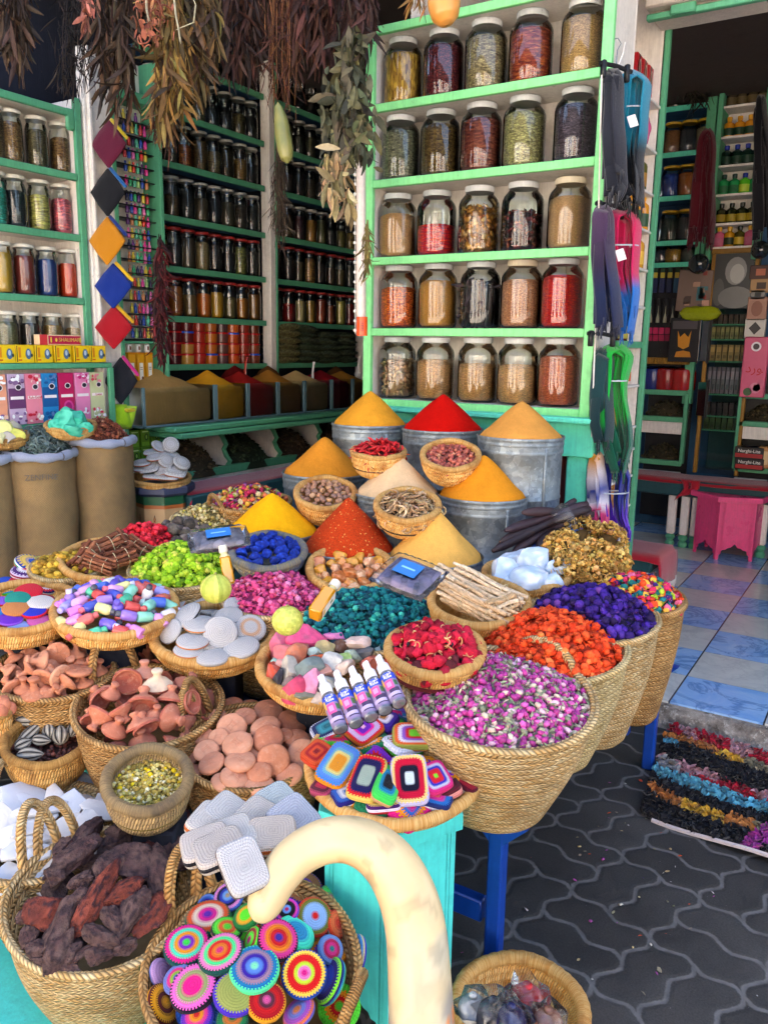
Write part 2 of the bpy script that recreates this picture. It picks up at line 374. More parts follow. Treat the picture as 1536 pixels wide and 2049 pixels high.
def tmpl(kind,rng=random):
 if kind=='petal':
  v=[(-.5,0,0),(-.18,-.32,.1),(-.18,.32,.1),(.22,-.36,.16),(.22,.36,.16),(.55,0,.24),(0,0,.02)]
  return v,[(0,1,6),(0,6,2),(1,3,6),(6,4,2),(3,5,6),(6,5,4)]
 if kind=='leaf':
  v=[];f=[]
  for i,(x,w_,z)in enumerate(((-.5,.03,0),(-.25,.13,.05),(0,.17,.07),(.25,.12,.04),(.5,.02,-.05))):v+=[(x,-w_,z),(x,0,z-.04),(x,w_,z)]
  for i in range(4):
   a=i*3;f+=[(a,a+3,a+4,a+1),(a+1,a+4,a+5,a+2)]
  return v,f
 if kind in('blob','bud','rock','lump'):
  import bmesh
  bm=bmesh.new();bmesh.ops.create_icosphere(bm,subdivisions=1 if kind in('bud','rock')else 2,radius=.5)
  rs=np.random.default_rng(rng.randrange(10**6));v=[]
  ks=[nrm(rs.normal(size=3))for _ in range(9)];ds=rs.uniform(.26,.44,9)
  for q in bm.verts:
   p=np.array(q.co)
   if kind=='bud':p=p*np.array([1.25,.8,.8]);p[1:]*=1-.35*max(p[0],0)
   elif kind=='rock':p=p*rs.uniform(.72,1.12)
   else:
    if kind=='lump':
     for k_,d_ in zip(ks,ds):
      e=p@k_
      if e>d_:p=p-k_*(e-d_)
    p=p*(1+rs.uniform(-.05,.05))
   v.append(tuple(p))
  f=[tuple(x.index for x in q.verts)for q in bm.faces];bm.free();return v,f
 if kind=='stick':
  b=MB();b.tube([(-.5,0,0),(-.15,.02*rng.uniform(-1,1),.01),(.2,.03*rng.uniform(-1,1),0),(.5,0,0)],[.045,.05,.045,.04],5);return b.v,b.f
 if kind=='curl':
  b=MB();b.tube([(.5*math.cos(t),.4*math.sin(t),.25*t/3)for t in np.linspace(0,4.2,8)],[.05,.08,.09,.09,.09,.08,.07,.04],5);return b.v,b.f
 if kind=='flake':
  v=[(-.5,-.3,0),(.1,-.42,.06),(.5,-.05,0),(.3,.4,.08),(-.35,.36,.02),(0,0,.16)]
  return v,[(0,1,5),(1,2,5),(2,3,5),(3,4,5),(4,0,5),(4,3,2,1,0)]
 if kind=='chili':
  b=MB();b.tube([(-.5,0,.02),(-.3,.04,.06),(0,.1,.07),(.3,.04,.03),(.5,-.1,0)],[.03,.1,.1,.07,.012],6,flat=.6);return b.v,b.f
 if kind=='frill':
  import bmesh
  bm=bmesh.new();bmesh.ops.create_icosphere(bm,subdivisions=2,radius=.5);rs=np.random.default_rng(rng.randrange(10**6));v=[]
  for q in bm.verts:p=np.array(q.co);p=p*rs.choice([.62,.8,1.0,1.12])*np.array([1,1,.8]);v.append(tuple(p))
  f=[tuple(x.index for x in q.verts)for q in bm.faces];bm.free();return v,f
 raise KeyError(kind)
def pick(pal,n,jit=.12):
 """n colours out of [(hex, weight)] with a little spread"""
 cs=np.array([lin(p[0])for p in pal]);w_=np.array([p[1]for p in pal],float);w_/=w_.sum()
 c=cs[RNG.choice(len(cs),n,p=w_)]
 return np.clip(c*(1+RNG.normal(0,jit,(n,1)))*(1+RNG.normal(0,jit*.35,(n,3))),.002,.95)
def rots(N,tilt,fwd=None):
 """random rotation matrices with z along rows of N tilted by up to tilt rad, random spin"""
 n=len(N);t=N+RNG.normal(0,1,(n,3))*tilt;t/=np.linalg.norm(t,axis=1)[:,None]
 a=RNG.normal(size=(n,3))if fwd is None else np.tile(np.asarray(fwd,float),(n,1))+RNG.normal(0,.35,(n,3))
 a-=t*(a*t).sum(1)[:,None];a/=np.linalg.norm(a,axis=1)[:,None]
 return np.stack([a,np.cross(t,a),t],2)
class SCAT:
 def __init__(s):s.V=[];s.F=[];s.C=[];s.k=0
 def raw(s,V,F,col):
  V=np.asarray(V,float);s.V.append(V);s.F+=[tuple(i+s.k for i in f)for f in F];s.k+=len(V)
  c=np.asarray(col,float);s.C.append(np.tile(c,(len(V),1))if c.ndim==1 else c);return s
 def pieces(s,tm,pos,rot,size,col):
  """tm list of templates; size n or nx3"""
  pos=np.asarray(pos);n=len(pos);size=np.asarray(size,float)
  if size.ndim==1:size=np.repeat(size[:,None],3,1)
  w_=RNG.integers(0,len(tm),n)
  for t,(v,f)in enumerate(tm):
   ii=np.nonzero(w_==t)[0]
   if not len(ii):continue
   v=np.asarray(v,float);X=np.einsum('nij,nkj->nki',rot[ii],v[None]*size[ii][:,None,:])+pos[ii][:,None,:]
   k=len(v)
   for j in range(len(ii)):s.F+=[tuple(q+s.k+j*k for q in g)for g in f]
   s.V.append(X.reshape(-1,3));s.C.append(np.repeat(np.asarray(col)[ii],k,0));s.k+=k*len(ii)
  return s
 def build(s,name,mat,origin,parent=None,sharp=180):
  o_=wloc(parent)if parent is not None else np.asarray(origin,float)
  V=np.concatenate(s.V)-o_;me=bpy.data.meshes.new(name);me.from_pydata(V.tolist(),[],s.F)
  at=me.color_attributes.new('Col','FLOAT_COLOR','POINT');C=np.concatenate(s.C);C=np.concatenate([C,np.ones((len(C),1))],1)
  at.data.foreach_set('color',C.ravel());return link(name,me,mat,o_,parent,sharp)
ORD=['first','second','third','fourth','fifth','sixth','seventh','eighth','ninth','tenth','eleventh','twelfth','thirteenth']
# ========== ground and shell
def _ground():
 b=NB('pavers');g=b.n('NewGeometry').outputs['Position'];sp=b.n('SeparateXYZ');b.set(sp.inputs[0],g);X,Y=sp.outputs[0],sp.outputs[1]
 an=R_(-17.5);ca,sa=math.cos(an),math.sin(an);L=.258
 X0=b.math('SUBTRACT',X,-.742);Y0=b.math('SUBTRACT',Y,2.678)
 A=b.math('DIVIDE',b.math('ADD',b.math('MULTIPLY',X0,ca),b.math('MULTIPLY',Y0,sa)),L)
 B=b.math('DIVIDE',b.math('SUBTRACT',b.math('MULTIPLY',Y0,ca),b.math('MULTIPLY',X0,sa)),L)
 def zig(t,ph):
  q=b.math('SUBTRACT',b.math('PINGPONG',b.math('ADD',b.math('MULTIPLY',t,2),40.0+ph),.5),.25)
  return b.math('MULTIPLY',b.math('MINIMUM',b.math('MAXIMUM',q,-.2),.2),.24)
 wob=b.math('MULTIPLY',b.math('SUBTRACT',b.noise(g,30,3),.5),.03)
 a=b.math('ADD',b.math('ADD',A,zig(B,.25)),wob);c=b.math('ADD',b.math('ADD',B,zig(A,.25)),wob)
 fa,fb=b.math('FRACT',b.math('ADD',a,60.0)),b.math('FRACT',b.math('ADD',c,60.0))
 ed=lambda t:b.math('SUBTRACT',.5,b.math('ABSOLUTE',b.math('SUBTRACT',t,.5)))
 ia,ib=b.math('FLOOR',b.math('ADD',a,60.0)),b.math('FLOOR',b.math('ADD',c,60.0))
 par=b.math('MODULO',b.math('ADD',ia,ib),2.0)
 mid=lambda t:b.math('ABSOLUTE',b.math('SUBTRACT',t,.5))
 spl=b.math('ADD',b.math('MULTIPLY',mid(fa),par),b.math('MULTIPLY',mid(fb),b.math('SUBTRACT',1.0,par)))
 d=b.math('MINIMUM',b.math('MINIMUM',ed(fa),ed(fb)),spl)
 d=b.math('ADD',d,b.math('MULTIPLY',b.math('SUBTRACT',b.noise(g,70,5,.75),.5),.035))
 j=b.ramp(d,.017,.034,1,0)
 n=b.noise(g,2.2,6,.7);n2=b.noise(g,180,3,.7)
 idv=b.n('CombineXYZ');b.set(idv.inputs[0],ia);b.set(idv.inputs[1],ib);wn=b.n('TexWhiteNoise');b.set(wn.inputs[0],idv.outputs[0])
 blk=b.scale(b.mix(b.ramp(n,.3,.7),rgba('#2f2e2e'),rgba('#4a4846')),b.math('MULTIPLY',b.ramp(n2,.3,.7,.7,1.25),b.ramp(wn.outputs[0],0,1,.85,1.15)))
 jc=b.scale(rgba('#6c6a69'),b.ramp(b.noise(g,25,4),.3,.7,.7,1.15))
 col=b.mix(j,blk,jc);col=b.mix(b.ramp(b.noise(g,95,2,.3),.8,.83,0,.7),col,rgba('#c9c6c0'))
 h=b.math('ADD',b.ramp(d,.01,.07),b.math('MULTIPLY',n2,.5));b.bump(h,.4,.006);M['pavers']=b.fin(col,b.ramp(n,.3,.7,.55,.8),spec=.35)
 b=NB('marble_tiles');g=b.n('NewGeometry').outputs['Position'];sp=b.n('SeparateXYZ');b.set(sp.inputs[0],g)
 S=.37;tx=b.math('DIVIDE',b.math('SUBTRACT',sp.outputs[0],-.69),S);ty=b.math('DIVIDE',b.math('SUBTRACT',sp.outputs[1],3.745),S)
 ix,iy=b.math('FLOOR',tx),b.math('FLOOR',ty);par=b.math('MODULO',b.math('ABSOLUTE',b.math('ADD',b.math('ADD',ix,iy),40.0)),2.0)
 idv=b.n('CombineXYZ');b.set(idv.inputs[0],ix);b.set(idv.inputs[1],iy);wn=b.n('TexWhiteNoise');b.set(wn.inputs[0],idv.outputs[0])
 off=b.n('VectorMath',operation='ADD');b.set(off.inputs[0],g);b.set(off.inputs[1],b.scale(wn.outputs['Color'],9.0))
 n=b.noise(off.outputs[0],5,6,.65,1.2);vein=b.ramp(b.math('ABSOLUTE',b.math('SUBTRACT',b.noise(off.outputs[0],3.2,5,.6,1.5),.5)),0,.035,.6,0)
 blue=b.mix(b.ramp(n,.3,.7),rgba('#7fb2ee'),rgba('#b0d2f6'));blue=b.mix(vein,blue,rgba('#3f6db4'))
 crm=b.mix(b.ramp(n,.3,.7),rgba('#c6c8c6'),rgba('#dfdfd8'));crm=b.mix(b.math('MULTIPLY',vein,.35),crm,rgba('#8e9092'))
 col=b.mix(par,crm,blue);e=lambda t:b.math('SUBTRACT',.5,b.math('ABSOLUTE',b.math('SUBTRACT',b.math('FRACT',t),.5)))
 gx=b.ramp(e(tx),.006,.014,1,0);gy=b.ramp(e(ty),.002,.006,.5,0)
 col=b.mix(b.math('MAXIMUM',gx,gy),col,rgba('#3a3f47'));b.bump(b.ramp(e(tx),0,.012),.3,.003)
 M['marble_tiles']=b.fin(col,b.ramp(b.noise(g,6,4),.3,.7,.12,.26),spec=.5)
 b=NB('worn_stone');g=b.n('NewGeometry').outputs['Position'];n=b.noise(g,14,7,.7);n2=b.noise(g,45,5,.7)
 col=b.mix(b.ramp(n,.35,.65),rgba('#5d544c'),rgba('#b3aaa0'));col=b.mix(b.ramp(n2,.55,.7),col,rgba('#d5cfc6'));b.bump(b.math('ADD',n,n2),1.0,.02);M['worn_stone']=b.fin(col,.9)
_ground()
b=MB();b.add([(-40,-40,0),(40,-40,0),(40,9,0),(-40,9,0)],[(0,1,2,3)]);setting(b.build('pavement','pavers',sharp=0))
b=MB();b.add([(-40,-6.2,.004),(40,-6.2,.004),(40,-1.3,.004),(-40,-1.3,.004)],[(0,1,2,3)]);setting(b.build('bounce_road','old_wall',sharp=0))  # unseen pale strip added over the paving to bounce sunlight at the shop
def _step():
 b=MB();n=90;vs=[];rs=np.random.default_rng(3)
 xs=np.linspace(-4.5,3,n);w_=np.cumsum(rs.normal(0,.006,n));w_-=np.linspace(w_[0],w_[-1],n);e=rs.normal(0,.006,n)
 for i,x in enumerate(xs):vs+=[(x,3.355+w_[i]*.5+e[i]-.03,-.01),(x,3.36+w_[i]*.5+e[i],.05),(x,3.38+e[i]*.6,.08),(x,3.45,.087),(x,3.5,.087)]
 fs=[(i*5+k,(i+1)*5+k,(i+1)*5+k+1,i*5+k+1)for i in range(n-1)for k in range(4)]
 b.add(vs,fs);setting(b.build('step','worn_stone',sharp=60))
 b=MB();b.add([(-4.5,3.41,.092),(3,3.41,.092),(3,7.2,.092),(-4.5,7.2,.092),(-4.5,3.41,.08),(3,3.41,.08)],[(0,1,2,3),(4,5,1,0)]);setting(b.build('tile_floor','marble_tiles',sharp=0))
_step()
def wall(name,c,d,mat,label):
 b=MB();b.box(c,d,.004);return tag(b.build(name,mat,(c[0],c[1],c[2]-d[2]/2)),label,'wall')
wall('left_wall',(-3.98,3.0,1.65),(.1,7.6,3.3),'navy_dark','dark painted wall behind the long run of jar shelves')
wall('back_wall',(-2.95,6.75,1.65),(1.9,.1,3.3),'navy_dark','dark end wall of the alcove behind the big jar cabinet')
wall('partition_wall',(-2.06,5.1,1.85),(.06,3.2,3.7),'shelf_white','white side wall between the jar alcove and the room with blue tiles')  # wall made white so it bounces light into the dim jar bays
wall('room_wall',(-.6,7.15,2.1),(3.0,.1,4.2),'deep_blue','deep blue rear wall of the room with the tiled floor')
wall('room_wall',(1.0,5.6,2.1),(.1,3.2,4.2),'old_wall','pale side wall on the right of the tiled room')
b=MB();b.box((-3.55,5.4,3.42),(2.5,5.4,.1),.01);b.box((-1.3,5.0,3.42),(1.96,4.0,.1),.01)
setting(b.build('ceiling','ceiling_brown',(-3,4,3.4)))
b=MB();b.box((-.55,5.8,4.25),(3.4,2.9,.1),.01);b.box((-.3,4.28,3.85),(2.6,.08,.8),.005);setting(b.build('ceiling','ceiling_brown',(-.5,5.6,4.2)))
b=MB()
for y0,x0,x1,z0 in((2.62,-3.2,-1.2,3.28),(2.05,-3.6,-2.0,3.28)):b.box(((x0+x1)/2,y0,z0),(x1-x0,.06,.08),.006)
tag(b.build('ceiling_beam','dark_wood',(-2.2,2.6,3.28)),'dark timber rails under the roof that the dried herbs hang from','beam')
b=MB();b.box((-.5,7.0,5.1),(17,7.8,3.2),.05);tag(b.build('sun_block_storey','old_wall',(0,6.6,3.5)),'plain upper floors of the house above the shop','building')  # unseen block added and sized to keep direct sun off the display
b=MB();b.box((0,-6.4,3.0),(26,.4,6.0),.02);opp=b.build('opposite_building','shelf_white',(0,-6.4,0));tag(opp,'plain pale sunlit building standing across the street','building')
rs=random.Random(4);x=-11.5;k=0
while x<11:
 w_=rs.uniform(.12,.4);g_=rs.choice((0,.05,.2,.35));h=rs.uniform(3.0,3.9);b=MB()
 b.box((x+w_/2,-6.15,4.15-h/2),(w_,.05,h),.01,rs.choice(['#f0e8d8','#d8b088','#3a6aa8','#f2ece0','#a04838','#e9d9b0','#5a8ac0','#c88a50','#efe6d2','#26262c','#202024','#ffffff']));b.build('hanging_cloth','print',parent=opp);x+=w_+g_
for i in range(6):
 b=MB();b.box((-9+i*3.6,-6.17,1.2),(1.5,.06,2.4),.02);b.build('doorway','black',parent=opp)
b=MB();b.box((0,-6.15,5.15),(26,.1,1.7),.01);b.build('dark_reflection_band','black',parent=opp)  # unseen black band, shaped to darken reflections in the upper jars
# ========== white cabinet with pale green edges (the big jars)
DX0,DX1,DY=-2.09,-1.07,3.20
DZ=[1.316,1.631,1.938,2.262,2.57,2.875]
D=empty('jar_cabinet',((DX0+DX1)/2,DY+.12,DZ[0]-.03),'tall white cabinet with pale green edges holding big glass jars','cabinet')
for x in(DX0-.012,DX1+.012):b=MB();b.box((x,DY+.125,2.09),(.024,.245,1.62),.002);b.build('side_panel','shelf_white',parent=D)
b=MB();b.box(((DX0+DX1)/2,DY+.255,2.09),(DX1-DX0+.05,.012,1.62),.002);b.build('back_panel','shelf_white',parent=D)
for z in DZ:
 b=MB();b.box(((DX0+DX1)/2,DY+.128,z-.012),(DX1-DX0-.002,.238,.024),.002);s=b.build('shelf','shelf_white',parent=D)
 b=MB();b.box(((DX0+DX1)/2,DY-.004,z-.016),(DX1-DX0-.03,.022,.034),.003);b.build('edge_strip','trim_green',parent=s)
for x in(DX0-.006,DX1+.006):b=MB();b.box((x,DY-.005,2.085),(.042,.024,1.626),.003);b.build('face_frame','trim_green',parent=D)
K=empty('counter',(-1.56,3.3,.15),'mint green counter with red brown lower panel below the jar cabinet','counter')
b=MB();b.box((-1.56,3.26,1.205),(1.1,.2,.15),.006);b.box((-1.56,3.235,1.278),(1.13,.26,.02),.004);b.build('apron','mint',parent=K)
b=MB();b.box((-1.08,3.22,.64),(.09,.07,.98),.006);b.box((-1.06,3.21,.55),(.1,.08,.36),.01);b.build('corner_post','mint',parent=K)
b=MB();b.box((-2.07,3.22,.64),(.09,.07,.98),.006);b.build('corner_post','mint',parent=K)
b=MB();b.box((-1.56,3.3,.64),(1.06,.03,.98),.004);b.build('lower_panel','red_brown',parent=K)
# ========== door post with a narrow set of shelves facing the doorway
SX=-1.07
W=empty('post_shelf',(SX-.1,3.72,.15),'narrow white shelf rack with mint edges built into the doorway post','shelf')
b=MB();b.box((SX-.2,3.72,1.65),(.02,.6,3.0),.003);b.box((SX-.1,3.45,1.65),(.2,.03,3.0),.003);b.box((SX-.1,4.0,1.65),(.2,.03,3.0),.003)
b.box((SX-.02,3.47,1.65),(.06,.05,3.0),.004);b.build('frame','shelf_white',parent=W)
b=MB();b.box((SX+.004,4.0,1.65),(.03,.03,3.0),.003);b.build('edge_strip','dull_green',parent=W)
WPY=[182,285,378,458,538,614,688,768,846,888,938,992]
WZ=[P(1290,y,x=SX)[2]for y in WPY]
for i,z in enumerate(WZ):
 b=MB();b.box((SX-.095,3.73,z-.006),(.19,.52,.012 if i!=6 else .03),.002);b.build('shelf','dull_green' if i==6 else 'shelf_white',parent=W)
Lt=empty('door_lintel',(-.2,3.95,2.9),'weathered white beam with a green rail over the doorway','beam')
b=MB();b.box((-.1,3.9,3.08),(2.0,.2,.3),.012);b.box((-.1,3.76,2.99),(2.0,.06,.1),.008);b.build('beam','old_wall',parent=Lt)
b=MB();b.box((-.1,3.785,2.918),(2.0,.03,.026),.004);b.box((-.95,3.765,2.93),(.1,.03,.05),.006);b.build('rail','dull_green',parent=Lt)
# ========== left run of shelves A, rack, dark bays B and C
AX=-3.56
AZ=[1.184,1.45,1.765,2.07,2.355,2.645]
A=empty('wall_shelves',(AX-.12,2.5,.5),'white wall shelves with dull green edges at the far left','shelf')
b=MB();b.box((AX-.2,2.3,1.72),(.02,1.1,1.96),.003);b.box((AX-.1,2.82,1.72),(.2,.03,1.96),.003);b.build('back_panel','shelf_white',parent=A)
b=MB();b.box((AX+.004,2.82,1.72),(.024,.036,1.97),.003);b.box((AX+.004,2.78,2.6),(.022,.05,.1),.01);b.build('face_frame','dull_green',parent=A)
for z in AZ[1:]+[.9]:
 b=MB();b.box((AX-.1,2.29,z-.012),(.2,1.02,.024),.002);s=b.build('shelf','shelf_white',parent=A)
 b=MB();b.box((AX+.004,2.29,z-.016),(.02,1.02,.034),.003);b.build('edge_strip','dull_green',parent=s)
b=MB();b.box((AX+.06,2.31,1.436),(.13,1.1,.026),.003);b.build('display_ledge','dull_green',parent=A)
b=MB();b.box((AX+.06,2.32,1.155),(.13,1.1,.026),.003);b.box((AX+.12,2.85,1.29),(.02,.03,.27),.003);b.build('display_ledge','dull_green',parent=A)
b=MB();b.box((AX+.0,2.93,1.75),(.05,.16,2.4),.004);b.box((AX+.03,2.875,1.75),(.03,.014,2.4),.002);tag(b.build('post','shelf_white',(AX,2.93,.5)),'white painted post behind the hanging mitts','post')
RX=-3.58
RK=empty('bottle_rack',(RX-.05,3.17,.5),'narrow white rack with green sides full of tiny coloured bottles','rack')
b=MB();b.box((RX-.09,3.17,1.75),(.016,.34,2.5),.002);b.build('back_panel','shelf_white',parent=RK)
for y in(3.02,3.33):b=MB();b.box((RX-.02,y,1.75),(.14,.024,2.5),.003);b.build('side_panel','dull_green',parent=RK)
b=MB();b.box((RX-.03,3.17,2.8),(.12,.3,.05),.003);b.build('top_panel','dull_green',parent=RK)
RKPY=[248,277,306,335,362,388,414,440,468,494,520,547,574,601,628,653,678]
RKZ=[P(283,y,x=RX)[2]for y in RKPY]
for z in RKZ:
 b=MB();b.box((RX-.035,3.175,z-.004),(.09,.29,.007),.001);b.build('shelf','black',parent=RK)
RK2=[P(283,y,x=RX)[2]for y in(768,846,900)]
for z in RK2+[P(283,683,x=RX)[2]]:
 b=MB();b.box((RX-.035,3.175,z-.006),(.1,.29,.012),.002);b.build('shelf','dull_green',parent=RK)
BX=-3.80
BZ=[1.42,1.71,2.0,2.29,2.59,2.87,3.16]
BAYS=((3.40,4.50,'near'),(4.60,5.66,'far'))
for y0,y1,nm in BAYS:
 Bs=empty('jar_shelves',(BX-.1,(y0+y1)/2,.9),'dim green edged shelves of slim jars, %s'%('bay left of the white upright' if nm=='near' else 'bay right of the white upright'),'shelf')
 b=MB();b.box((BX-.15,(y0+y1)/2,2.0),(.02,y1-y0,2.5),.003);b.build('back_panel','deep_blue',parent=Bs)
 for z in BZ:
  b=MB();b.box((BX-.07,(y0+y1)/2,z-.012),(.14,y1-y0-.02,.022),.002);s=b.build('shelf','deep_blue',parent=Bs)
  b=MB();b.box((BX+.006,(y0+y1)/2,z-.014),(.018,y1-y0-.02,.036),.003);b.build('edge_strip','dull_green',parent=s)
for y,lb in((4.55,'white painted upright between the two dim bays of jars'),(5.7,'white upright at the far end of the dim jar bays')):
 b=MB();b.box((BX+.0,y-.012,2.1),(.08,.055,2.6),.004);o=b.build('upright','shelf_white',(BX,y,.8));tag(o,lb,'post')
 b=MB();b.box((BX+.014,y+.026,2.1),(.06,.018,2.6),.003);b.build('edge_strip','dull_green',parent=o)
CN=empty('spice_counter',(-3.6,4.3,.5),'green edged counter of grey framed spice bins under the dim jar shelves','counter')
b=MB();b.box((-3.58,4.5,1.085),(.5,2.65,.03),.006);b.box((-3.56,4.5,1.05),(.5,2.6,.03),.006);b.build('worktop','dull_green',parent=CN)
b=MB();b.box((-3.85,4.5,.85),(.02,2.6,.4),.003);b.build('back_panel','shelf_white',parent=CN)
b=MB();b.box((-3.5,4.5,.79),(.035,2.6,.05),.004);b.build('ledge','dull_green',parent=CN)
b=MB();b.box((-3.51,4.5,.70),(.03,2.6,.13),.004);b.box((-3.54,4.5,.35),(.03,2.6,.55),.004);b.build('lower_panel','shelf_white',parent=CN)
for y in(3.3,3.78,4.27,4.76,5.25):
 pts=[(-.02,.0),(.0,.03),(-.03,.06),(-.05,.1),(-.03,.13),(-.06,.18),(-.12,.22),(-.13,.25),(-.34,.25),(-.34,0)]
 b=MB();vs=[(-3.5+p[0],y+s_,.81+p[1])for s_ in(-.012,.012)for p in pts];n=len(pts)
 fs=[tuple(range(n)),tuple(range(n,2*n))[::-1]]+[(i,(i+1)%n,n+(i+1)%n,n+i)for i in range(n)]
 b.add(vs,fs);b.build('bracket','shelf_white',parent=CN,sharp=30)
 b=MB();b.tube([(-3.5+p[0]+.004,y,.81+p[1])for p in pts[:8]],.016,6);b.build('bracket_edge','dull_green',parent=CN)
b=MB();b.box((-3.2,2.35,.3),(.7,1.6,.08),.01)
for x in(-3.48,-2.92):
 for y in(1.65,2.35,3.05):b.box((x,y,.13),(.07,.07,.26),.006)
tag(b.build('platform','blue_paint',(-3.2,2.35,0)),'low blue platform under the sacks and the painted stool','platform')
# ========== stands
B=empty('display_bench',(-1.3,2.3,0),'dark blue painted wooden bench under the palm baskets and spice tins','bench')
b=MB();b.box((-1.45,2.32,.442),(1.44,1.3,.03),.004);b.build('bench_top','blue_paint',parent=B)
for nm,x,y in(('leg',-.715,1.70),('leg',-.655,2.96),('leg',-2.1,1.7),('leg',-2.1,2.96)):
 b=MB();b.box((x,y,.213),(.04,.04,.426),.005)
 b.add([(x-.08,y-.017,.425),(x+.08,y-.017,.425),(x+.016,y-.017,.36),(x-.016,y-.017,.36),(x-.08,y+.017,.425),(x+.08,y+.017,.425),(x+.016,y+.017,.36),(x-.016,y+.017,.36)],[(0,3,2,1),(4,5,6,7),(0,4,7,3),(1,2,6,5),(0,1,5,4),(3,7,6,2)])
 b.build(nm,'blue_paint',parent=B,sharp=30)
for c_,d_ in(((-1.4,1.71,.15),(1.3,.036,.06)),((-1.4,1.702,.405),(1.3,.034,.045)),((-1.38,2.95,.15),(1.3,.036,.06))):b=MB();b.box(c_,d_,.004);b.build('rail','blue_paint',parent=B)
T=empty('stepped_stand',(-1.55,2.6,.4),'dark blue stepped stand that raises the rows of spice tins','stand')
for(y,z,h)in((2.25,.52,.04),(2.58,.66,.04),(2.88,.86,.04)):
 b=MB();b.box((-1.55,y,z),(1.3,.36,h),.004);b.box((-1.55,y-.16,(z+.4)/2),(1.28,.02,z-.4),.004);b.build('step','blue_paint',parent=T)
LB=empty('low_bench',(-1.3,1.0,0),'low turquoise plank bench at the near left corner','bench')
b=MB();b.box((-1.75,.92,.13),(1.6,.5,.035),.006);b.build('seat','turquoise',parent=LB)
for x in(-2.4,-1.1):
 b=MB();b.box((x,.92,.057),(.05,.4,.114),.006);b.build('leg','turquoise',parent=LB)
b=MB();b.box((-2.2,1.75,.40),(1.5,.9,.03),.004)
for x in(-2.9,-1.5):
 for y in(1.36,2.14):b.box((x,y,.19),(.05,.05,.39),.004)
tag(b.build('display_table','turquoise',(-2.2,1.75,0)),'turquoise table under the clay goods and left hand trays','table')
b=MB();b.box((-1.66,1.33,.235),(.9,.3,.03),.004);b.box((-1.66,1.33,.17),(.8,.2,.1),.004);tag(b.build('crate','navy_dark',(-1.6,1.3,.1)),'dark navy crate under the clay disc basket and chamomile bowl','crate')  # added support; its dark colour stands in for a shaded gap
def hex_table(C,H,r,mat,spin,label,top_mat=None,over=.035,rb=1.0):
 t=empty('hexagonal_table',(C[0],C[1],C[2]),label,'table');C=np.asarray(C,float)
 ang=[spin+k*PI/3 for k in range(6)]
 prof=[(0,0),(.07,0),(.085,.03),(.07,.06),(.1,.085),(.14,.1),(.12,.13),(.18,.16),(.26,.165),(.3,.19),(.38,.2),(.44,.225),(.5,.26)]
 prof=prof+[(1-x,z)for x,z in prof[-2::-1]]
 b=MB()
 for k in range(6):
  p=np.array([math.cos(ang[k]),math.sin(ang[k]),0])*r;q=np.array([math.cos(ang[(k+1)%6]),math.sin(ang[(k+1)%6]),0])*r
  nn=nrm((p+q)/2);tz=H-.03
  out=[(x,z*H*1.0)for x,z in prof];m=len(out)
  ring=lambda off:[C+p+(q-p)*x-nn*off+Z3*z for x,z in out]
  top=lambda off:[C+p+(q-p)*x-nn*off+Z3*tz for x,z in out]
  v0,v1,v2,v3=ring(0),top(0),ring(.016),top(.016)
  vs=v0+v1+v2+v3;fs=[]
  for i in range(m-1):fs+=[(i,i+1,m+i+1,m+i),(2*m+i+1,2*m+i,3*m+i,3*m+i+1),(i+1,i,2*m+i,2*m+i+1)]
  b.add(vs,fs)
 b.build('base',mat,parent=t,sharp=25)
 b=MB();R=r+over
 def ring(rr,z):return[C+np.array([math.cos(a)*rr,math.sin(a)*rr,z])for a in ang]
 L=[ring(R-.03,H-.035),ring(R,H-.03),ring(R,H+.004),ring(R-.004,H+.008),ring(R-.024,H+.008),ring(R-.028,H-.004),ring(.001,H-.004)]
 vs=[p for l in L for p in l];fs=[(j*6+k,j*6+(k+1)%6,(j+1)*6+(k+1)%6,(j+1)*6+k)for j in range(6)for k in range(6)]
 b.add(vs,fs);b.build('table_top',top_mat or mat,parent=t,sharp=25)
 return t
hex_table((-.88,1.455,0),.555,.165,'turquoise',R_(2),'turquoise hexagonal table under the tray of crocheted squares',over=.016)
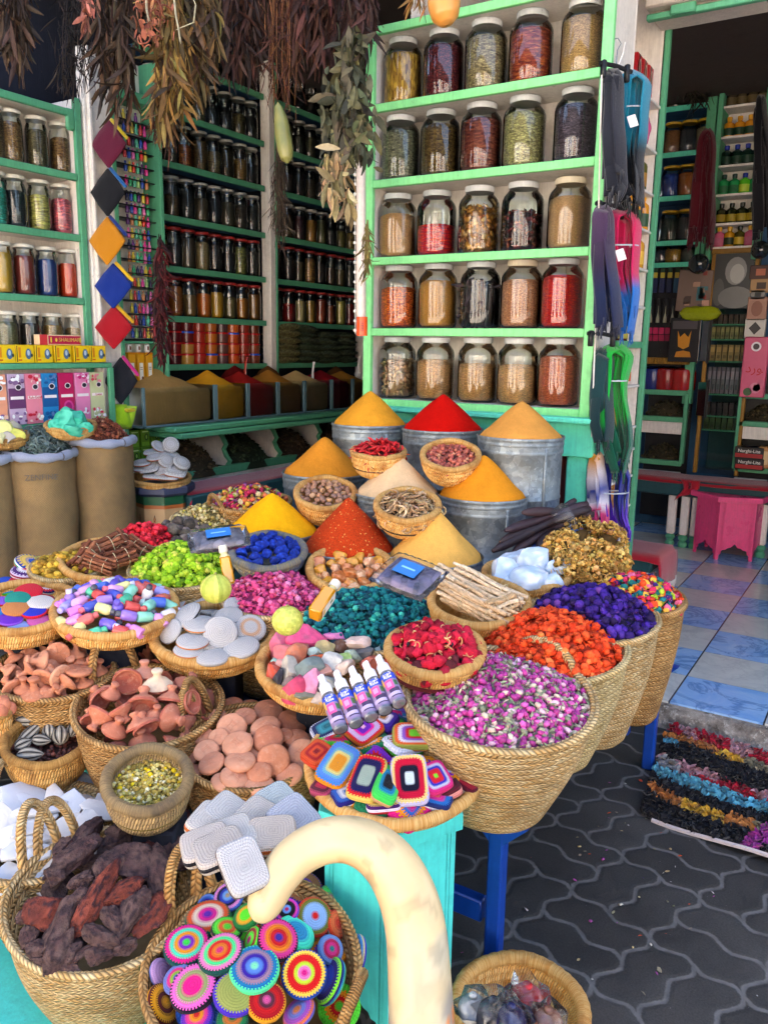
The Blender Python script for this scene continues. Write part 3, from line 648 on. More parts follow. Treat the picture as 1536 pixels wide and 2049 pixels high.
# ========== baskets
def cam_dir(C):d=np.array([CAM[0]-C[0],CAM[1]-C[1],0.0]);return d/np.linalg.norm(d)
class Fr:
 """a rim: centre, radius, tilted plane; with a domed heap over it"""
 def __init__(s,px,py,wpx,z=None,d=None,tilt=6,off=0,tdir=None,sq=1.0):
  s.C=P(px,py,z=z,d=d);s.r=wpx*depth(s.C)/(2*FPX);h=cam_dir(s.C)if tdir is None else nrm(tdir)
  if off:h=np.array([h[0]*math.cos(R_(off))-h[1]*math.sin(R_(off)),h[0]*math.sin(R_(off))+h[1]*math.cos(R_(off)),0])
  s.n=nrm(Z3*math.cos(R_(tilt))+h*math.sin(R_(tilt)));s.ey=nrm(np.cross(s.n,np.cross(-h,s.n)));s.ex=np.cross(s.ey,s.n);s.h=0;s.b=0;s.sq=sq
  s.A=np.stack([s.ex,s.ey,s.n],1);s.k=.97
 def dome(s,h,base=0,k=.95):s.h=h;s.b=base;s.k=k;return s
 def w(s,rho):q=np.clip(rho/(s.r*s.k),0,1);return s.b+s.h*(1-q**2)
 def at(s,u,v,w):return s.C+s.ex*u+s.ey*v+s.n*w
 def nor(s,u,v):
  g=2*s.h/(s.r*s.k)**2;return nrm(s.n+s.ex*u*g+s.ey*v*g)
 def hit(s,px,py,lift=0):
  r=ray(px,py);t0=depth(s.C)
  best=None
  for t in np.arange(max(.2,t0-.6),t0+1.2,.002):
   p=CAM+r*t-s.C;u,v,w_=p@s.ex,p@s.ey,p@s.n
   if w_<=s.w(math.hypot(u,v))+lift:best=(u,v);break
  if best is None:best=(0,0)
  u,v=best;return s.at(u,v,s.w(math.hypot(u,v))+lift),s.nor(u,v)
 def sample(s,n,rmax=1.0,jit=.0):
  rho=s.r*s.k*np.sqrt(RNG.uniform(0,rmax**2,n));th=RNG.uniform(0,2*PI,n);u,v=rho*np.cos(th),rho*np.sin(th)
  w_=s.b+s.h*(1-(rho/(s.r*s.k))**2)+RNG.uniform(-1,.35,n)*jit
  pos=s.C+np.outer(u,s.ex)+np.outer(v,s.ey)+np.outer(w_,s.n);g=2*s.h/(s.r*s.k)**2
  N=s.n+np.outer(u*g,s.ex)+np.outer(v*g,s.ey);N/=np.linalg.norm(N,axis=1)[:,None]
  return pos,N
def rope(b,pts,r,n=9,strands=3,turn=.55,depth_=.28,closed=False,uvk=.5):
 pts=np.asarray(pts)
 if closed:pts=np.concatenate([pts,pts[:1]])
 b.tube(pts,r,n,twist=(strands,turn,depth_),cap=not closed,uvk=uvk)
def handle(b,fr,ang,span=.32,hgt=.12,lean=.25,r=.011,side=0.0):
 a0,a1=ang-span,ang+span;pts=[]
 for t in np.linspace(0,1,70):
  a=a0+(a1-a0)*t;q=math.sin(PI*t)**.55;rr=fr.r*(1.0+lean*q*hgt/fr.r*.8)
  z=hgt*q-.035*(1-q)
  pts.append(fr.at(math.cos(a)*rr,math.sin(a)*rr,z)+np.array([0,0,.0]))
 rope(b,pts,r*.88,9,3,1.0,.2)
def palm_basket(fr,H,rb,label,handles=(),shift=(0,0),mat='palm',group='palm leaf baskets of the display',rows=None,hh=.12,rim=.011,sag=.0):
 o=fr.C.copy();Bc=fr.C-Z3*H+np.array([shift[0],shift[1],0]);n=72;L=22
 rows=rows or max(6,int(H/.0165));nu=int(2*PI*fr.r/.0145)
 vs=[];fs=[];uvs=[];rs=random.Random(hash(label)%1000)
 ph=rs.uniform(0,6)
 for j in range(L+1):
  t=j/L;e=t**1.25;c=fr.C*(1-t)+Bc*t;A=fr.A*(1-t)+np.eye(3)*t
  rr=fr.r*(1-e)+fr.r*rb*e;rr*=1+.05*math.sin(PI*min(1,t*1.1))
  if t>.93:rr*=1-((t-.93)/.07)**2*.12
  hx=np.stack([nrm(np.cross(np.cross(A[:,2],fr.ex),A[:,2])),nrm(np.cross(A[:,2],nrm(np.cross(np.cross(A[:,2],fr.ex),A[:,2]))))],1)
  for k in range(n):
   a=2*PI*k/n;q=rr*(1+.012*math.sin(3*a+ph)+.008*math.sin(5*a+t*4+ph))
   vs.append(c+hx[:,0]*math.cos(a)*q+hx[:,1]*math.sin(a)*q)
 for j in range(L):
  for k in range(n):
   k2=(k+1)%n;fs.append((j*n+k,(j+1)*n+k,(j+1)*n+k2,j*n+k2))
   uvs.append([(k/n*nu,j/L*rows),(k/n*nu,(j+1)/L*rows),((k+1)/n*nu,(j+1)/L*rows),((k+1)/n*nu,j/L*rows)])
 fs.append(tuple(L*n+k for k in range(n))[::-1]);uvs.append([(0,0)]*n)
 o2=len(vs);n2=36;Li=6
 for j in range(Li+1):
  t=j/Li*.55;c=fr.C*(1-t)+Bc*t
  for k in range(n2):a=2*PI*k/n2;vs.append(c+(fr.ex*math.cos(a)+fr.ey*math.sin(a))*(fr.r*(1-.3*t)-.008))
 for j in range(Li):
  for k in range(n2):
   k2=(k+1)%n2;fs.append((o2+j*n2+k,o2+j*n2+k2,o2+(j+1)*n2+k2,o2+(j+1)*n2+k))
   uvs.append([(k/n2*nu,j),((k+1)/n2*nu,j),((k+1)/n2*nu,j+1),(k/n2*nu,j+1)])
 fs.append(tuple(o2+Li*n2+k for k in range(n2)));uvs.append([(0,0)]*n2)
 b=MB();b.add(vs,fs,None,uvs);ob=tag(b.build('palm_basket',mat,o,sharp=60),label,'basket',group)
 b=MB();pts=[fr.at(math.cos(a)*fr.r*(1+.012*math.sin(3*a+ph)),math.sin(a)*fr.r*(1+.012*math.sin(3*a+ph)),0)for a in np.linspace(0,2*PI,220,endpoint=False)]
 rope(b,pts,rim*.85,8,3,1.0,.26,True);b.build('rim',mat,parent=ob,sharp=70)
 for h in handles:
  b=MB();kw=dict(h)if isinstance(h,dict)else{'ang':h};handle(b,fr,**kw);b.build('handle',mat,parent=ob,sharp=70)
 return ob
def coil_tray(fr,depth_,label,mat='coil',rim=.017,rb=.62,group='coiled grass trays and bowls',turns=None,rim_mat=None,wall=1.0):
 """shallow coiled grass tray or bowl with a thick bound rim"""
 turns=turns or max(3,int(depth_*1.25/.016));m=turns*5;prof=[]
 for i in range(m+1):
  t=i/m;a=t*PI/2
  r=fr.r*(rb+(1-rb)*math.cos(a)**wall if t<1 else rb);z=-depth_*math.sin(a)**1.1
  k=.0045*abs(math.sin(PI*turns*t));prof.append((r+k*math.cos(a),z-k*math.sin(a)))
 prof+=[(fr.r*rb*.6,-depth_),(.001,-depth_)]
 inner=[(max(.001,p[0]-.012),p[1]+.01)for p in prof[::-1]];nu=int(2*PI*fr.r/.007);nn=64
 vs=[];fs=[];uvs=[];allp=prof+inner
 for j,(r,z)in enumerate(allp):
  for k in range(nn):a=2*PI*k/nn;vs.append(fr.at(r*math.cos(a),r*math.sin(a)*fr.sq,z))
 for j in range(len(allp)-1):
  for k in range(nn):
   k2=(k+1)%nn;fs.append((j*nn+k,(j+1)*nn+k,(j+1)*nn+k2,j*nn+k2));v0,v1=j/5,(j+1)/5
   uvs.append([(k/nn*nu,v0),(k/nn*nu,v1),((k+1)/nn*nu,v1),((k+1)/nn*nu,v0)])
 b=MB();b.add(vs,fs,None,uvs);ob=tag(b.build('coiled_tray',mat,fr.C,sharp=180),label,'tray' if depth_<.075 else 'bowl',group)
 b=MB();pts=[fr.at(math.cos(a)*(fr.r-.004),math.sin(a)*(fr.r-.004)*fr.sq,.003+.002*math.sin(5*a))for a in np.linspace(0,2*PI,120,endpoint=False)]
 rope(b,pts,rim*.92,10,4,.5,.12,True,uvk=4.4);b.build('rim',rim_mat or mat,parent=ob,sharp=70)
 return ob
def heap(fr,n,kinds,size,pal,label,mat='petals',tilt=.9,jit=.02,cat='dried flowers',base=None,name='flower_heap',stretch=None,rmax=1.0,fwd=None,lump=.0,extra=None):
 """heap of many small loose pieces on a domed bed"""
 s=SCAT();bc=np.array(lin(base or pal[0][0]))*(.55 if base is None else 1)
 vs=[];fs=[];nr,na=10,36
 for j in range(nr+1):
  for k in range(na):
   rho=fr.r*fr.k*j/nr;a=2*PI*k/na;vs.append(fr.at(rho*math.cos(a),rho*math.sin(a)*fr.sq,fr.w(rho)-.35*np.mean(size)-(.03 if j==nr else 0)))
 for j in range(nr):
  for k in range(na):k2=(k+1)%na;fs.append((j*na+k,(j+1)*na+k,(j+1)*na+k2,j*na+k2))
 s.raw(vs,fs,bc)
 pos,N=fr.sample(n,rmax,jit);sz=RNG.uniform(size[0],size[1],n)
 if fr.sq!=1:v=(pos-fr.C)@fr.ey;pos=pos-np.outer(v*(1-fr.sq),fr.ey)
 if stretch:sz=sz[:,None]*np.asarray(stretch)[None,:]
 tm=[tmpl(k)for k in kinds for _ in range(3)]
 s.pieces(tm,pos,rots(N,tilt,fwd),sz,pick(pal,n))
 if extra:
  for(kn,m,sr,pl,st)in extra:
   pos,N=fr.sample(m,rmax,jit)
   if fr.sq!=1:v=(pos-fr.C)@fr.ey;pos=pos-np.outer(v*(1-fr.sq),fr.ey)
   z=RNG.uniform(sr[0],sr[1],m)[:,None]*np.asarray(st)[None,:]
   s.pieces([tmpl(kn)for _ in range(3)],pos+N*.003,rots(N,tilt),z,pick(pl,m))
 return tag(s.build(name,mat,fr.C),label,cat,None,'stuff')
 # ========== tins with cones of spice
TINS=[(740,848,153,1.235,.36,'#d99328',780,'amber','left of the back row','powder'),(885,858,163,1.235,.36,'#b80d06',786,'scarlet','middle of the back row','powder'),(1041,872,174,1.235,.36,'#cf8f42',800,'tan','right of the back row','powder'),(650,945,170,1.05,.36,'#cc8226',872,'dark ochre','left of the middle row','powder'),(795,985,176,1.03,.36,'#dcb98c',908,'pale beige','middle of the middle row','powder'),(965,990,180,1.035,.36,'#d98a20',908,'orange','right of the middle row','powder'),(545,1062,190,.905,.34,'#eda912',984,'bright yellow','left of the front row','powder'),(697,1095,190,.88,.34,'#b5380c',992,'rust red','middle of the front row','coarse_powder'),(870,1113,194,.87,.36,'#e2ab54',1018,'pale ochre','right of the front row','powder')]
def tin(C,r,H,label):
 prof=[(.02,-H+.004),(r*.93,-H),(r*.955,-H+.006),(r*.955,-H*.62),(r*.968,-H*.615),(r*.968,-H*.6),(r*.955,-H*.595),(r*.96,-.062),(r*.985,-.056),(r*.985,-.046),(r*.968,-.04),(r*.968,-.03),(r*.99,-.026),(r*.99,-.016),(r*.975,-.012),(r,-.006),(r*1.008,0),(r*.997,.004),(r*.985,0),(r*.985,-.02),(r*.975,-.05)]
 b=MB();b.lathe(prof,48,C);b.box((C[0]+r*.83,C[1]-r*.5,C[2]-H*.5),(.006,.012,H*.86),.002,Mx=axes((0,0,1),math.atan2(-.5,.83)))
 return tag(b.build('metal_tin','galvanised',C-Z3*H,sharp=50),label,'tin','round grey metal tins')
for(px,py,wp,z,H,hx,apy,cw,where,mt)in TINS:
 C=P(px,py,z=z);r=wp*depth(C)/(2*FPX)
 tin(C,r,H,'round grey metal tin holding %s spice, %s'%(cw,where))
 rr=ray(px,apy);t=math.hypot(C[0],C[1])/math.hypot(rr[0],rr[1]);hc=(CAM+rr*t)[2]-C[2]
 b=MB();prof=[(r*.972,-.03),(r*.972,-.014),(r*.95,-.004)];m=14
 for i in range(1,m+1):
  t=i/m;q=1-t
  prof.append((max(.0008,r*.95*q),hc*(1.03-math.sqrt(q*q+.004))+r*.02*math.sin(PI*t)*math.sin(5*t+px)))
 ph=random.uniform(0,6);b.lathe(prof,64,C,wob=lambda a,j,ph=ph:(.02*math.sin(2*a+ph)+.012*math.sin(3*a+ph+j*.3)+.008*math.sin(7*a+2*ph-j*.5)+.006*math.sin(13*a+j))if j>2 else 0)
 o=b.build('spice_cone',mt,C,sharp=180);colour(o,hx);tag(o,'smooth cone of %s spice powder, %s of tins'%(cw,where),'spice','cones of spice in the tins')
 # ========== big palm baskets along the right edge
f=Fr(1000,1392,372,z=.765,tilt=9).dome(.055,-.015);palm_basket(f,.30,.58,'pale palm basket of pink rosebuds nearest the paving',[dict(ang=R_(60),span=.5,hgt=.045,lean=.1,r=.013)],(-.02,.02),rim=.012)
heap(f,2500,['bud'],(.014,.021),[('#b83a8c',5),('#c85aa4',3),('#9c3080',2),('#dcb0c0',1.6),('#d4c0a8',1.2),('#8a8a70',1)],'heap of dried pink rosebuds with grey green sepals',jit=.02,name='rosebud_heap',base='#84707c',mat='waxy',extra=[('leaf',2600,(.014,.024),[('#7d8a6a',3),('#94a27e',2),('#5c6650',2),('#c8b9a0',1)],(1,.7,1)),('stick',60,(.03,.05),[('#7a6a4a',1)],(1,.5,.5))])
f=Fr(1102,1290,292,z=.80,tilt=9).dome(.08,-.01);palm_basket(f,.335,.6,'palm basket heaped with bright orange dried petals',[],(-.01,.03),mat='palm_pale')
heap(f,1700,['petal','flake','rock'],(.014,.03),[('#e2481c',5),('#ee5a26',4),('#c8360e',3),('#f07a3a',1)],'heap of bright orange dried petals',jit=.02,base='#8a2408')
f=Fr(1185,1232,250,z=.83,tilt=7).dome(.07,0);palm_basket(f,.365,.6,'palm basket heaped with deep violet dried flowers',[],(-.0,.02))
heap(f,1300,['blob','flake','petal'],(.014,.027),[('#2c1266',5),('#3b1b86',3),('#4a2a90',2),('#241048',2),('#6a3a8a',.8)],'heap of deep violet dried flowers',jit=.02,base='#150830')
f=Fr(1270,1195,186,z=.845,tilt=7).dome(.055,0);palm_basket(f,.38,.6,'palm basket of mixed coloured potpourri by the doorway',[],(.0,.02),mat='palm_brown')
MIX=[('#e24a1e',4),('#e8b040',3),('#187070',3),('#c8285a',2),('#a8c030',1.4),('#e06a90',1.2),('#3a1a60',1.2),('#f0e0a0',.4)]
heap(f,700,['flake','rock','petal'],(.018,.032),MIX,'heap of mixed coloured potpourri petals',jit=.015,base='#5a2a18')
def sunk(px,py,wp,z,h,tilt=8,bh=.3,label='',mat='palm',handles=(),base=0.0,sq=1.0):
 f=Fr(px,py,wp,z=z,tilt=tilt).dome(h,base);palm_basket(f,bh,.7,label,handles,mat=mat);return f
f=sunk(742,1238,285,.775,.06,label='palm basket of teal green dried flowers behind the coloured stones')
heap(f,1700,['blob','flake','frill'],(.012,.024),[('#0f6a70',5),('#14807e',4),('#0b4a58',3),('#3fae9a',1.6),('#0a3a4a',2)],'heap of teal green dried flowers',jit=.018,base='#06333a')
f=sunk(548,1192,205,.80,.06,label='palm basket of pink dried petals behind the small melon')
heap(f,1200,['flake','blob','petal'],(.012,.022),[('#cc4a80',5),('#dd6a98',3),('#b03468',3),('#e28ab0',1),('#c85060',1)],'heap of pink dried petals',jit=.018,base='#7a2050')
f=sunk(362,1140,200,.84,.075,label='palm basket of lime green dried flowers left of the blue stones')
heap(f,1300,['blob','frill','flake'],(.014,.026),[('#9fc622',5),('#86b418',4),('#b8d63e',3),('#5f8c14',2),('#c8c850',.8)],'heap of lime green dried flowers',jit=.018,base='#3a5a0a')
f=Fr(228,1122,205,z=.86,tilt=10,off=20).dome(.03,-.01);coil_tray(f,.06,'coiled basket of cinnamon bundles at the back left',mat='coil',rim=.014);CINN=f
f2=sunk(135,1135,140,.85,.03,bh=.2,label='palm basket of knobbly yellow resin pieces at the back left')
heap(f2,380,['rock','blob'],(.012,.024),[('#b8902a',4),('#c8a43a',3),('#8a6a1c',2)],'heap of knobbly yellow resin pieces',cat='resin',name='resin_heap',mat='rock')
f2=sunk(290,1078,120,.90,.045,bh=.2,label='palm basket of red dried berries behind the cinnamon')
heap(f2,420,['blob','flake'],(.014,.022),[('#c01828',5),('#d83040',3),('#8a1020',2)],'heap of red dried berries behind the cinnamon',cat='berries',name='berry_heap')
f2=sunk(372,1068,130,.90,.035,bh=.2,label='palm basket of grey round nuts beside the red berries')
heap(f2,110,['blob','rock'],(.03,.05),[('#6a5c54',4),('#82746a',3),('#4e443e',2)],'heap of grey wrinkled nuts',cat='nuts',name='nut_heap',mat='bark')
f2=sunk(415,1040,140,.93,.045,bh=.2,label='palm basket of pale dried chamomile behind the grey nuts')
heap(f2,900,['flake','blob'],(.009,.016),[('#b8a468',4),('#d0c08a',3),('#8e7c44',3),('#d8c850',.6)],'heap of pale dried chamomile heads',base='#6a5a30')
f2=sunk(500,1004,160,.98,.055,bh=.2,tilt=4,label='palm basket of mixed potpourri behind the yellow cone',mat='palm_brown',handles=[dict(ang=R_(215),span=.35,hgt=.05,r=.009)])
heap(f2,650,['flake','rock','petal'],(.014,.026),[('#b82a50',4),('#d0a03a',3),('#7a3a6a',2),('#8aa040',2),('#c86a40',2),('#c8b080',2)],'heap of mixed red and yellow potpourri behind the yellow cone',base='#4a2a20')
# ========== bowls between the tins
def items_free(fr,px,py,lift=0):return fr.hit(px,py,lift)
f=Fr(757,905,108,d=3.0,tilt=8).dome(.035,-.005);coil_tray(f,.085,'orange coiled bowl of dried red chillies',rim=.011,rb=.5)
heap(f,170,['chili'],(.04,.06),[('#a80f18',5),('#c81c22',4),('#701014',2),('#d05a3a',.7)],'heap of dried red chillies in the small bowl',mat='waxy',cat='chillies',name='chilli_heap',tilt=.6,jit=.03,base='#3a0808')
f=Fr(901,912,116,d=2.92,tilt=24).dome(.014,-.012);coil_tray(f,.09,'orange coiled bowl of small red brown nuts',rim=.012,rb=.5)
heap(f,420,['blob'],(.012,.017),[('#a04a3c',4),('#b86450',3),('#7a3a34',2),('#c98a6a',.8)],'heap of small round red brown nuts',cat='nuts',name='nut_heap',jit=.01,mat='waxy',base='#3a1814')
f=Fr(651,988,120,d=2.95,tilt=22).dome(.02,-.012);coil_tray(f,.095,'orange coiled bowl of whole nutmegs',rim=.013,rb=.5);NUTM=f
f=Fr(815,1012,128,d=2.72,tilt=20).dome(.02,-.012);coil_tray(f,.09,'orange coiled bowl of twisted pale roots',rim=.013,rb=.5)
heap(f,330,['curl','stick'],(.028,.05),[('#b8946c',4),('#9c7a56',3),('#cdb08a',3)],'heap of twisted pale brown roots',mat='bark',cat='roots',name='root_heap',tilt=.7,jit=.02,base='#4a3826')
f=Fr(537,1104,148,z=.90,tilt=15).dome(.025,-.014);coil_tray(f,.065,'blue stained coiled bowl of indigo lumps',mat='coil_blue',rim=.014,rb=.55);BLUE=f
f=Fr(701,1138,168,z=.86,tilt=18).dome(.012,-.016);coil_tray(f,.07,'coiled bowl of amber resin chunks',mat='coil',rim=.015,rb=.6);RESIN=f
f=Fr(1052,1150,170,z=.88,tilt=6).dome(.03,-.005);coil_tray(f,.085,'coiled bowl of big clear alum crystals',mat='coil',rim=.012,rb=.6);ALUM=f
f=Fr(958,1205,196,z=.86,tilt=12).dome(.03,-.012);coil_tray(f,.1,'coiled bowl of pale liquorice stick bundles',mat='coil',rim=.014,rb=.6);STIX=f
f=Fr(1170,1122,172,z=.90,tilt=8).dome(.06,.0);coil_tray(f,.06,'coiled tray of yellow brown dried flower heads',mat='coil',rim=.012,rb=.6);MOSS=f
f=Fr(870,1300,192,z=.845,tilt=12).dome(.05,-.006);coil_tray(f,.06,'coiled tray of crimson cockscomb flowers above the rosebuds',mat='coil_brown',rim=.014,rb=.6,rim_mat='coil')
heap(f,170,['frill'],(.024,.042),[('#b8102c',5),('#cc1c3c',4),('#98102a',3),('#5a1a22',.7)],'heap of crimson cockscomb flower heads',cat='dried flowers',jit=.02,base='#4a0812',extra=[('curl',90,(.012,.022),[('#c88a5a',1),('#d8a878',1)],(1,1,1)),('flake',50,(.012,.02),[('#2a2028',1)],(1,1,1))])
# ========== front left trays and baskets (their goods follow)
f=Fr(650,1330,262,z=.72,tilt=10).dome(.045,.0);coil_tray(f,.06,'wide coiled tray of mixed coloured rocks',mat='coil',rim=.016,rb=.7);ROCKS=f
f=Fr(429,1268,240,z=.735,tilt=10).dome(.06,.0);coil_tray(f,.065,'coiled tray of white crocheted bath pads',mat='coil',rim=.017,rb=.65);PUM=f
f=Fr(232,1218,236,z=.80,tilt=10).dome(.055,.002);coil_tray(f,.06,'coiled tray of tiny pastel bottles',mat='coil',rim=.015,rb=.65);COSM=f
f=Fr(45,1215,215,z=.80,tilt=10).dome(.05,-.012);coil_tray(f,.07,'coiled tray of bright felt and crochet rounds at the left edge',mat='coil',rim=.014,rb=.65);FELT=f
f=Fr(108,1340,232,z=.66,tilt=9).dome(.085,-.012);palm_basket(f,.26,.62,'palm basket of clay stamps',[dict(ang=R_(90),span=.32,hgt=.1,r=.012)],mat='palm_brown',hh=.1);STAMP=f
f=Fr(297,1410,286,z=.62,tilt=10).dome(.085,-.015);palm_basket(f,.3,.55,'palm basket of little clay tagine lids',[dict(ang=R_(118),span=.36,hgt=.12,r=.013)],mat='palm_brown');TAG=f
f=Fr(505,1490,280,z=.56,tilt=9).dome(.05,-.01);palm_basket(f,.27,.66,'palm basket of flat round clay stones',[dict(ang=R_(142),span=.28,hgt=.12,r=.012),dict(ang=R_(150),span=.22,hgt=.1,r=.012)],mat='palm_brown');CLAY=f
f=Fr(95,1480,164,z=.55,tilt=14).dome(.008,-.03);coil_tray(f,.10,'round coiled bowl of striped seed pods',mat='coil_brown',rim=.013,rb=.66,wall=.8);SEED=f
f=Fr(296,1560,166,z=.59,tilt=20).dome(.0,-.03);coil_tray(f,.10,'round coiled bowl of yellow chamomile flakes',mat='coil_grey',rim=.015,rb=.64,wall=.8,rim_mat='coil_grey')
b=MB();b.box((f.C[0],f.C[1]+.03,.245),(.1,.1,.46),.006,Mx=axes(Z3,.5));tag(b.build('crate','navy_dark',(f.C[0],f.C[1],.02)),'small dark navy upright crate under the yellow chamomile bowl','crate')  # added bowl support, coloured dark in place of the shade beneath
heap(f,1500,['flake','blob'],(.006,.013),[('#b8a04a',4),('#cfc07a',3),('#8a7a3a',3),('#e0d8b0',1),('#e8c81e',.9)],'bed of yellow green chamomile flakes in the round bowl',base='#6a5a2a',jit=.006,tilt=.6)
f=Fr(90,1660,300,z=.42,tilt=6).dome(.06,-.02);palm_basket(f,.26,.6,'palm basket of white mineral slabs at the left edge',[dict(ang=R_(115),span=.22,hgt=.09,r=.012)],mat='palm');SLAB=f
f=Fr(208,1790,368,z=.40,tilt=10).dome(.085,-.005);palm_basket(f,.27,.58,'palm basket of dark wood resin chunks',[dict(ang=R_(130),span=.24,hgt=.13,r=.012),dict(ang=R_(118),span=.24,hgt=.11,r=.012)],mat='palm');WOOD=f
f=Fr(508,1930,420,z=.36,tilt=14).dome(.09,-.03);palm_basket(f,.26,.64,'palm basket full of bright crochet rounds',[dict(ang=R_(128),span=.26,hgt=.13,r=.013),dict(ang=R_(112),span=.22,hgt=.12,r=.013),dict(ang=R_(-28),span=.26,hgt=.06,r=.013)],mat='palm_brown');ROUND=f
f=Fr(790,1527,346,z=.632,tilt=11).dome(.06,.004);coil_tray(f,.038,'wide coiled tray of crocheted squares on the turquoise table',mat='coil',rim=.015,rb=.72);SQ=f
f=Fr(1040,2015,256,z=.10,tilt=3).dome(.0,-.06);coil_tray(f,.11,'coiled basket of bagged ornaments on the paving',mat='coil',rim=.018,rb=.8,wall=.7);BAGS=f
f=Fr(-10,1425,60,z=.62,tilt=5);coil_tray(f,.09,'coiled bowl of clay pieces cut by the left edge',mat='coil',rim=.012)
heap(f.dome(.03),14,['blob'],(.03,.045),[('#c47a5c',1)],'clay pieces in the bowl at the left edge',mat='rock',cat='clay pieces',name='clay_heap')
for fr,dp,z0,wd in((COSM,.066,.417,'tray of tiny pastel bottles'),(FELT,.076,.417,'tray of felt rounds'),(PUM,.071,.417,'tray of white bath pads'),(ROCKS,.066,.02,'tray of coloured rocks'),(STIX,.106,.459,'bowl of liquorice sticks'),(ALUM,.091,.459,'bowl of clear crystals'),(MOSS,.066,.459,'tray of yellow brown flowers'),(SEED,.106,.417,'bowl of striped pods')):
 zt=fr.C[2]-dp-.02;b=MB();b.box((fr.C[0],fr.C[1],(z0+zt)/2),(fr.r*.8,fr.r*.8,zt-z0),.006,Mx=axes(Z3,YAW));tag(b.build('crate','navy_dark',(fr.C[0],fr.C[1],z0)),'plain dark box under the '+wd,'crate')
 # ========== jars
def jar_proto(R,H,neck,lid_h,name='glass_jar'):
 sh=H*.72
 prof=[(.001,.004),(R*.82,.004),(R*.95,.010),(R,.024),(R,sh*.5),(R,sh-.005),(R*.985,sh+.008),(R*.93,sh+.022),(R*.82,sh+.034),(neck*1.1,sh+.046),(neck,sh+.054),(neck,H-lid_h*.4)]
 b=MB();b.lathe(prof,28);j=b.build(name,'jar_glass',sharp=60)
 b=MB();lr=neck+.006;b.lathe([(.001,H-lid_h),(lr,H-lid_h),(lr+.002,H-lid_h+.003),(lr+.002,H-.005),(lr-.002,H-.001),(lr-.008,H),(lr-.012,H-.003),(.001,H-.003)],24)
 l=b.build('lid','ocol',parent=j);colour(l,'#dcd9cf')
 r=R-.005;top=sh+.02
 b=MB();b.lathe([(.001,0),(r*.84,0),(r*.97,.02/top),(r,.06/top),(r,.8),(r*.97,.93),(r*.7,.985),(.001,1.0)],24)
 c=b.build('contents','fill_seed',parent=j,sharp=50);c.location=(0,0,.009);c.scale=(1,1,top-.01);c['top']=top-.01
 return j
JAR_BIG=jar_proto(.0865,.280,.055,.026);JAR_SLIM=jar_proto(.052,.238,.042,.018);JAR_ROOM=jar_proto(.078,.24,.055,.02)
_fillmesh={}
def jar(proto,pos,hx,mat,level,label,group,lid='#dcd9cf',keep=None):
 o=copy(proto,mat4=m4(pos,axes((0,0,1),random.uniform(0,6))));tag(o,label,'jar',group)
 for ch in o.children:
  if ch.name.startswith('lid'):colour(ch,lid)
  else:
   key=(proto.name,mat)
   if key not in _fillmesh:
    me=ch.data.copy();me.materials.clear();me.materials.append(M[mat]);_fillmesh[key]=me
   ch.data=_fillmesh[key];colour(ch,hx);ch.scale=(1,1,ch['top']*level)
   del ch['top']
   if keep:bpy.data.objects.remove(ch)
 return o
def jar_pieces(o,R,h,kind,n,size,pal,stretch=None,fwd=None,tilt=.5,mat='waxy'):
 """loose pieces pressed against the glass of a jar, as its contents"""
 s=SCAT();C=np.array(o.location);th=RNG.uniform(0,2*PI,n);z=RNG.uniform(.02,h,n);rr=R-.012-RNG.uniform(0,.012,n)
 m=n//4;rr[:m]=(R-.012)*np.sqrt(RNG.uniform(0,1,m));z[:m]=h+RNG.uniform(-.012,.012,m)
 pos=C+np.stack([rr*np.cos(th),rr*np.sin(th),z],1);N=np.stack([np.cos(th),np.sin(th),np.zeros(n)],1);N[:m]=(0,0,1)
 sz=RNG.uniform(size[0],size[1],n);sz=sz[:,None]*np.asarray(stretch or(1,1,1))[None,:]
 b=MB();b.lathe([(.001,.01),(R-.03,.01),(R-.022,h*.5),(R-.026,h-.01),(.001,h)],14,C);s.raw(b.v,b.f,np.array(lin(pal[0][0]))*.5)
 s.pieces([tmpl(kind)for _ in range(4)],pos,rots(N,tilt,fwd),sz,pick(pal,n,.15));return s.build('contents',mat,C,o)
_DJ=[((806,887,972,1060,1163),(('#b08436','fill_stick',1,'golden straw stalks'),('#5a1f24','fill_herb',1,'dark maroon petals'),('#8c7b58','fill_herb',1,'grey green crumbled herb'),('#8e3c22','fill_chunk',.98,'red brown peel'),('#b99058','fill_seed',1,'pale tan flakes'))),((801,880,962,1047,1150),(('#66644e','fill_herb',1,'grey olive leaves'),('#54401f','fill_herb',1,'dark brown needles'),('#6a3024','fill_chunk',1,'dark red bark'),('#8f8858','fill_herb',1,'olive green leaves'),('#453a44','fill_herb',1,'blackish purple flowers'))),((797,872,958,1044,1137),(('#d29c64','fill_fine',.88,'fine tan seed'),('#b81426','fill_chunk',.62,'bright red peel half filled'),('#c8852f','pieces',.92,'orange brown slices'),('#5a1c20','pieces',.78,'dark red and black chips'),('#c69868','fill_fine',.95,'fine brown seed'))),((798,877,962,1042,1123),(('#cc5c24','fill_herb',.84,'rust orange threads'),('#cb8c3a','fill_fine',.95,'golden grain'),('#2a2024','pieces',.9,'black pods'),('#be7e58','fill_seed',.92,'pinkish brown seed'),('#c81414','fill_seed',.98,'scarlet berries'))),((795,872,955,1037,1118),(('#d9ad80','pieces',.82,'pale wood chips'),('#ca9460','fill_seed',.82,'light brown seed'),('#ca9660','fill_seed',.76,'coarse tan grain'),('#d6a26c','fill_seed',.76,'pale tan grain'),('#bc5e40','fill_seed',.95,'red brown nuts')))]
RN=('top','second','middle','fourth','bottom')
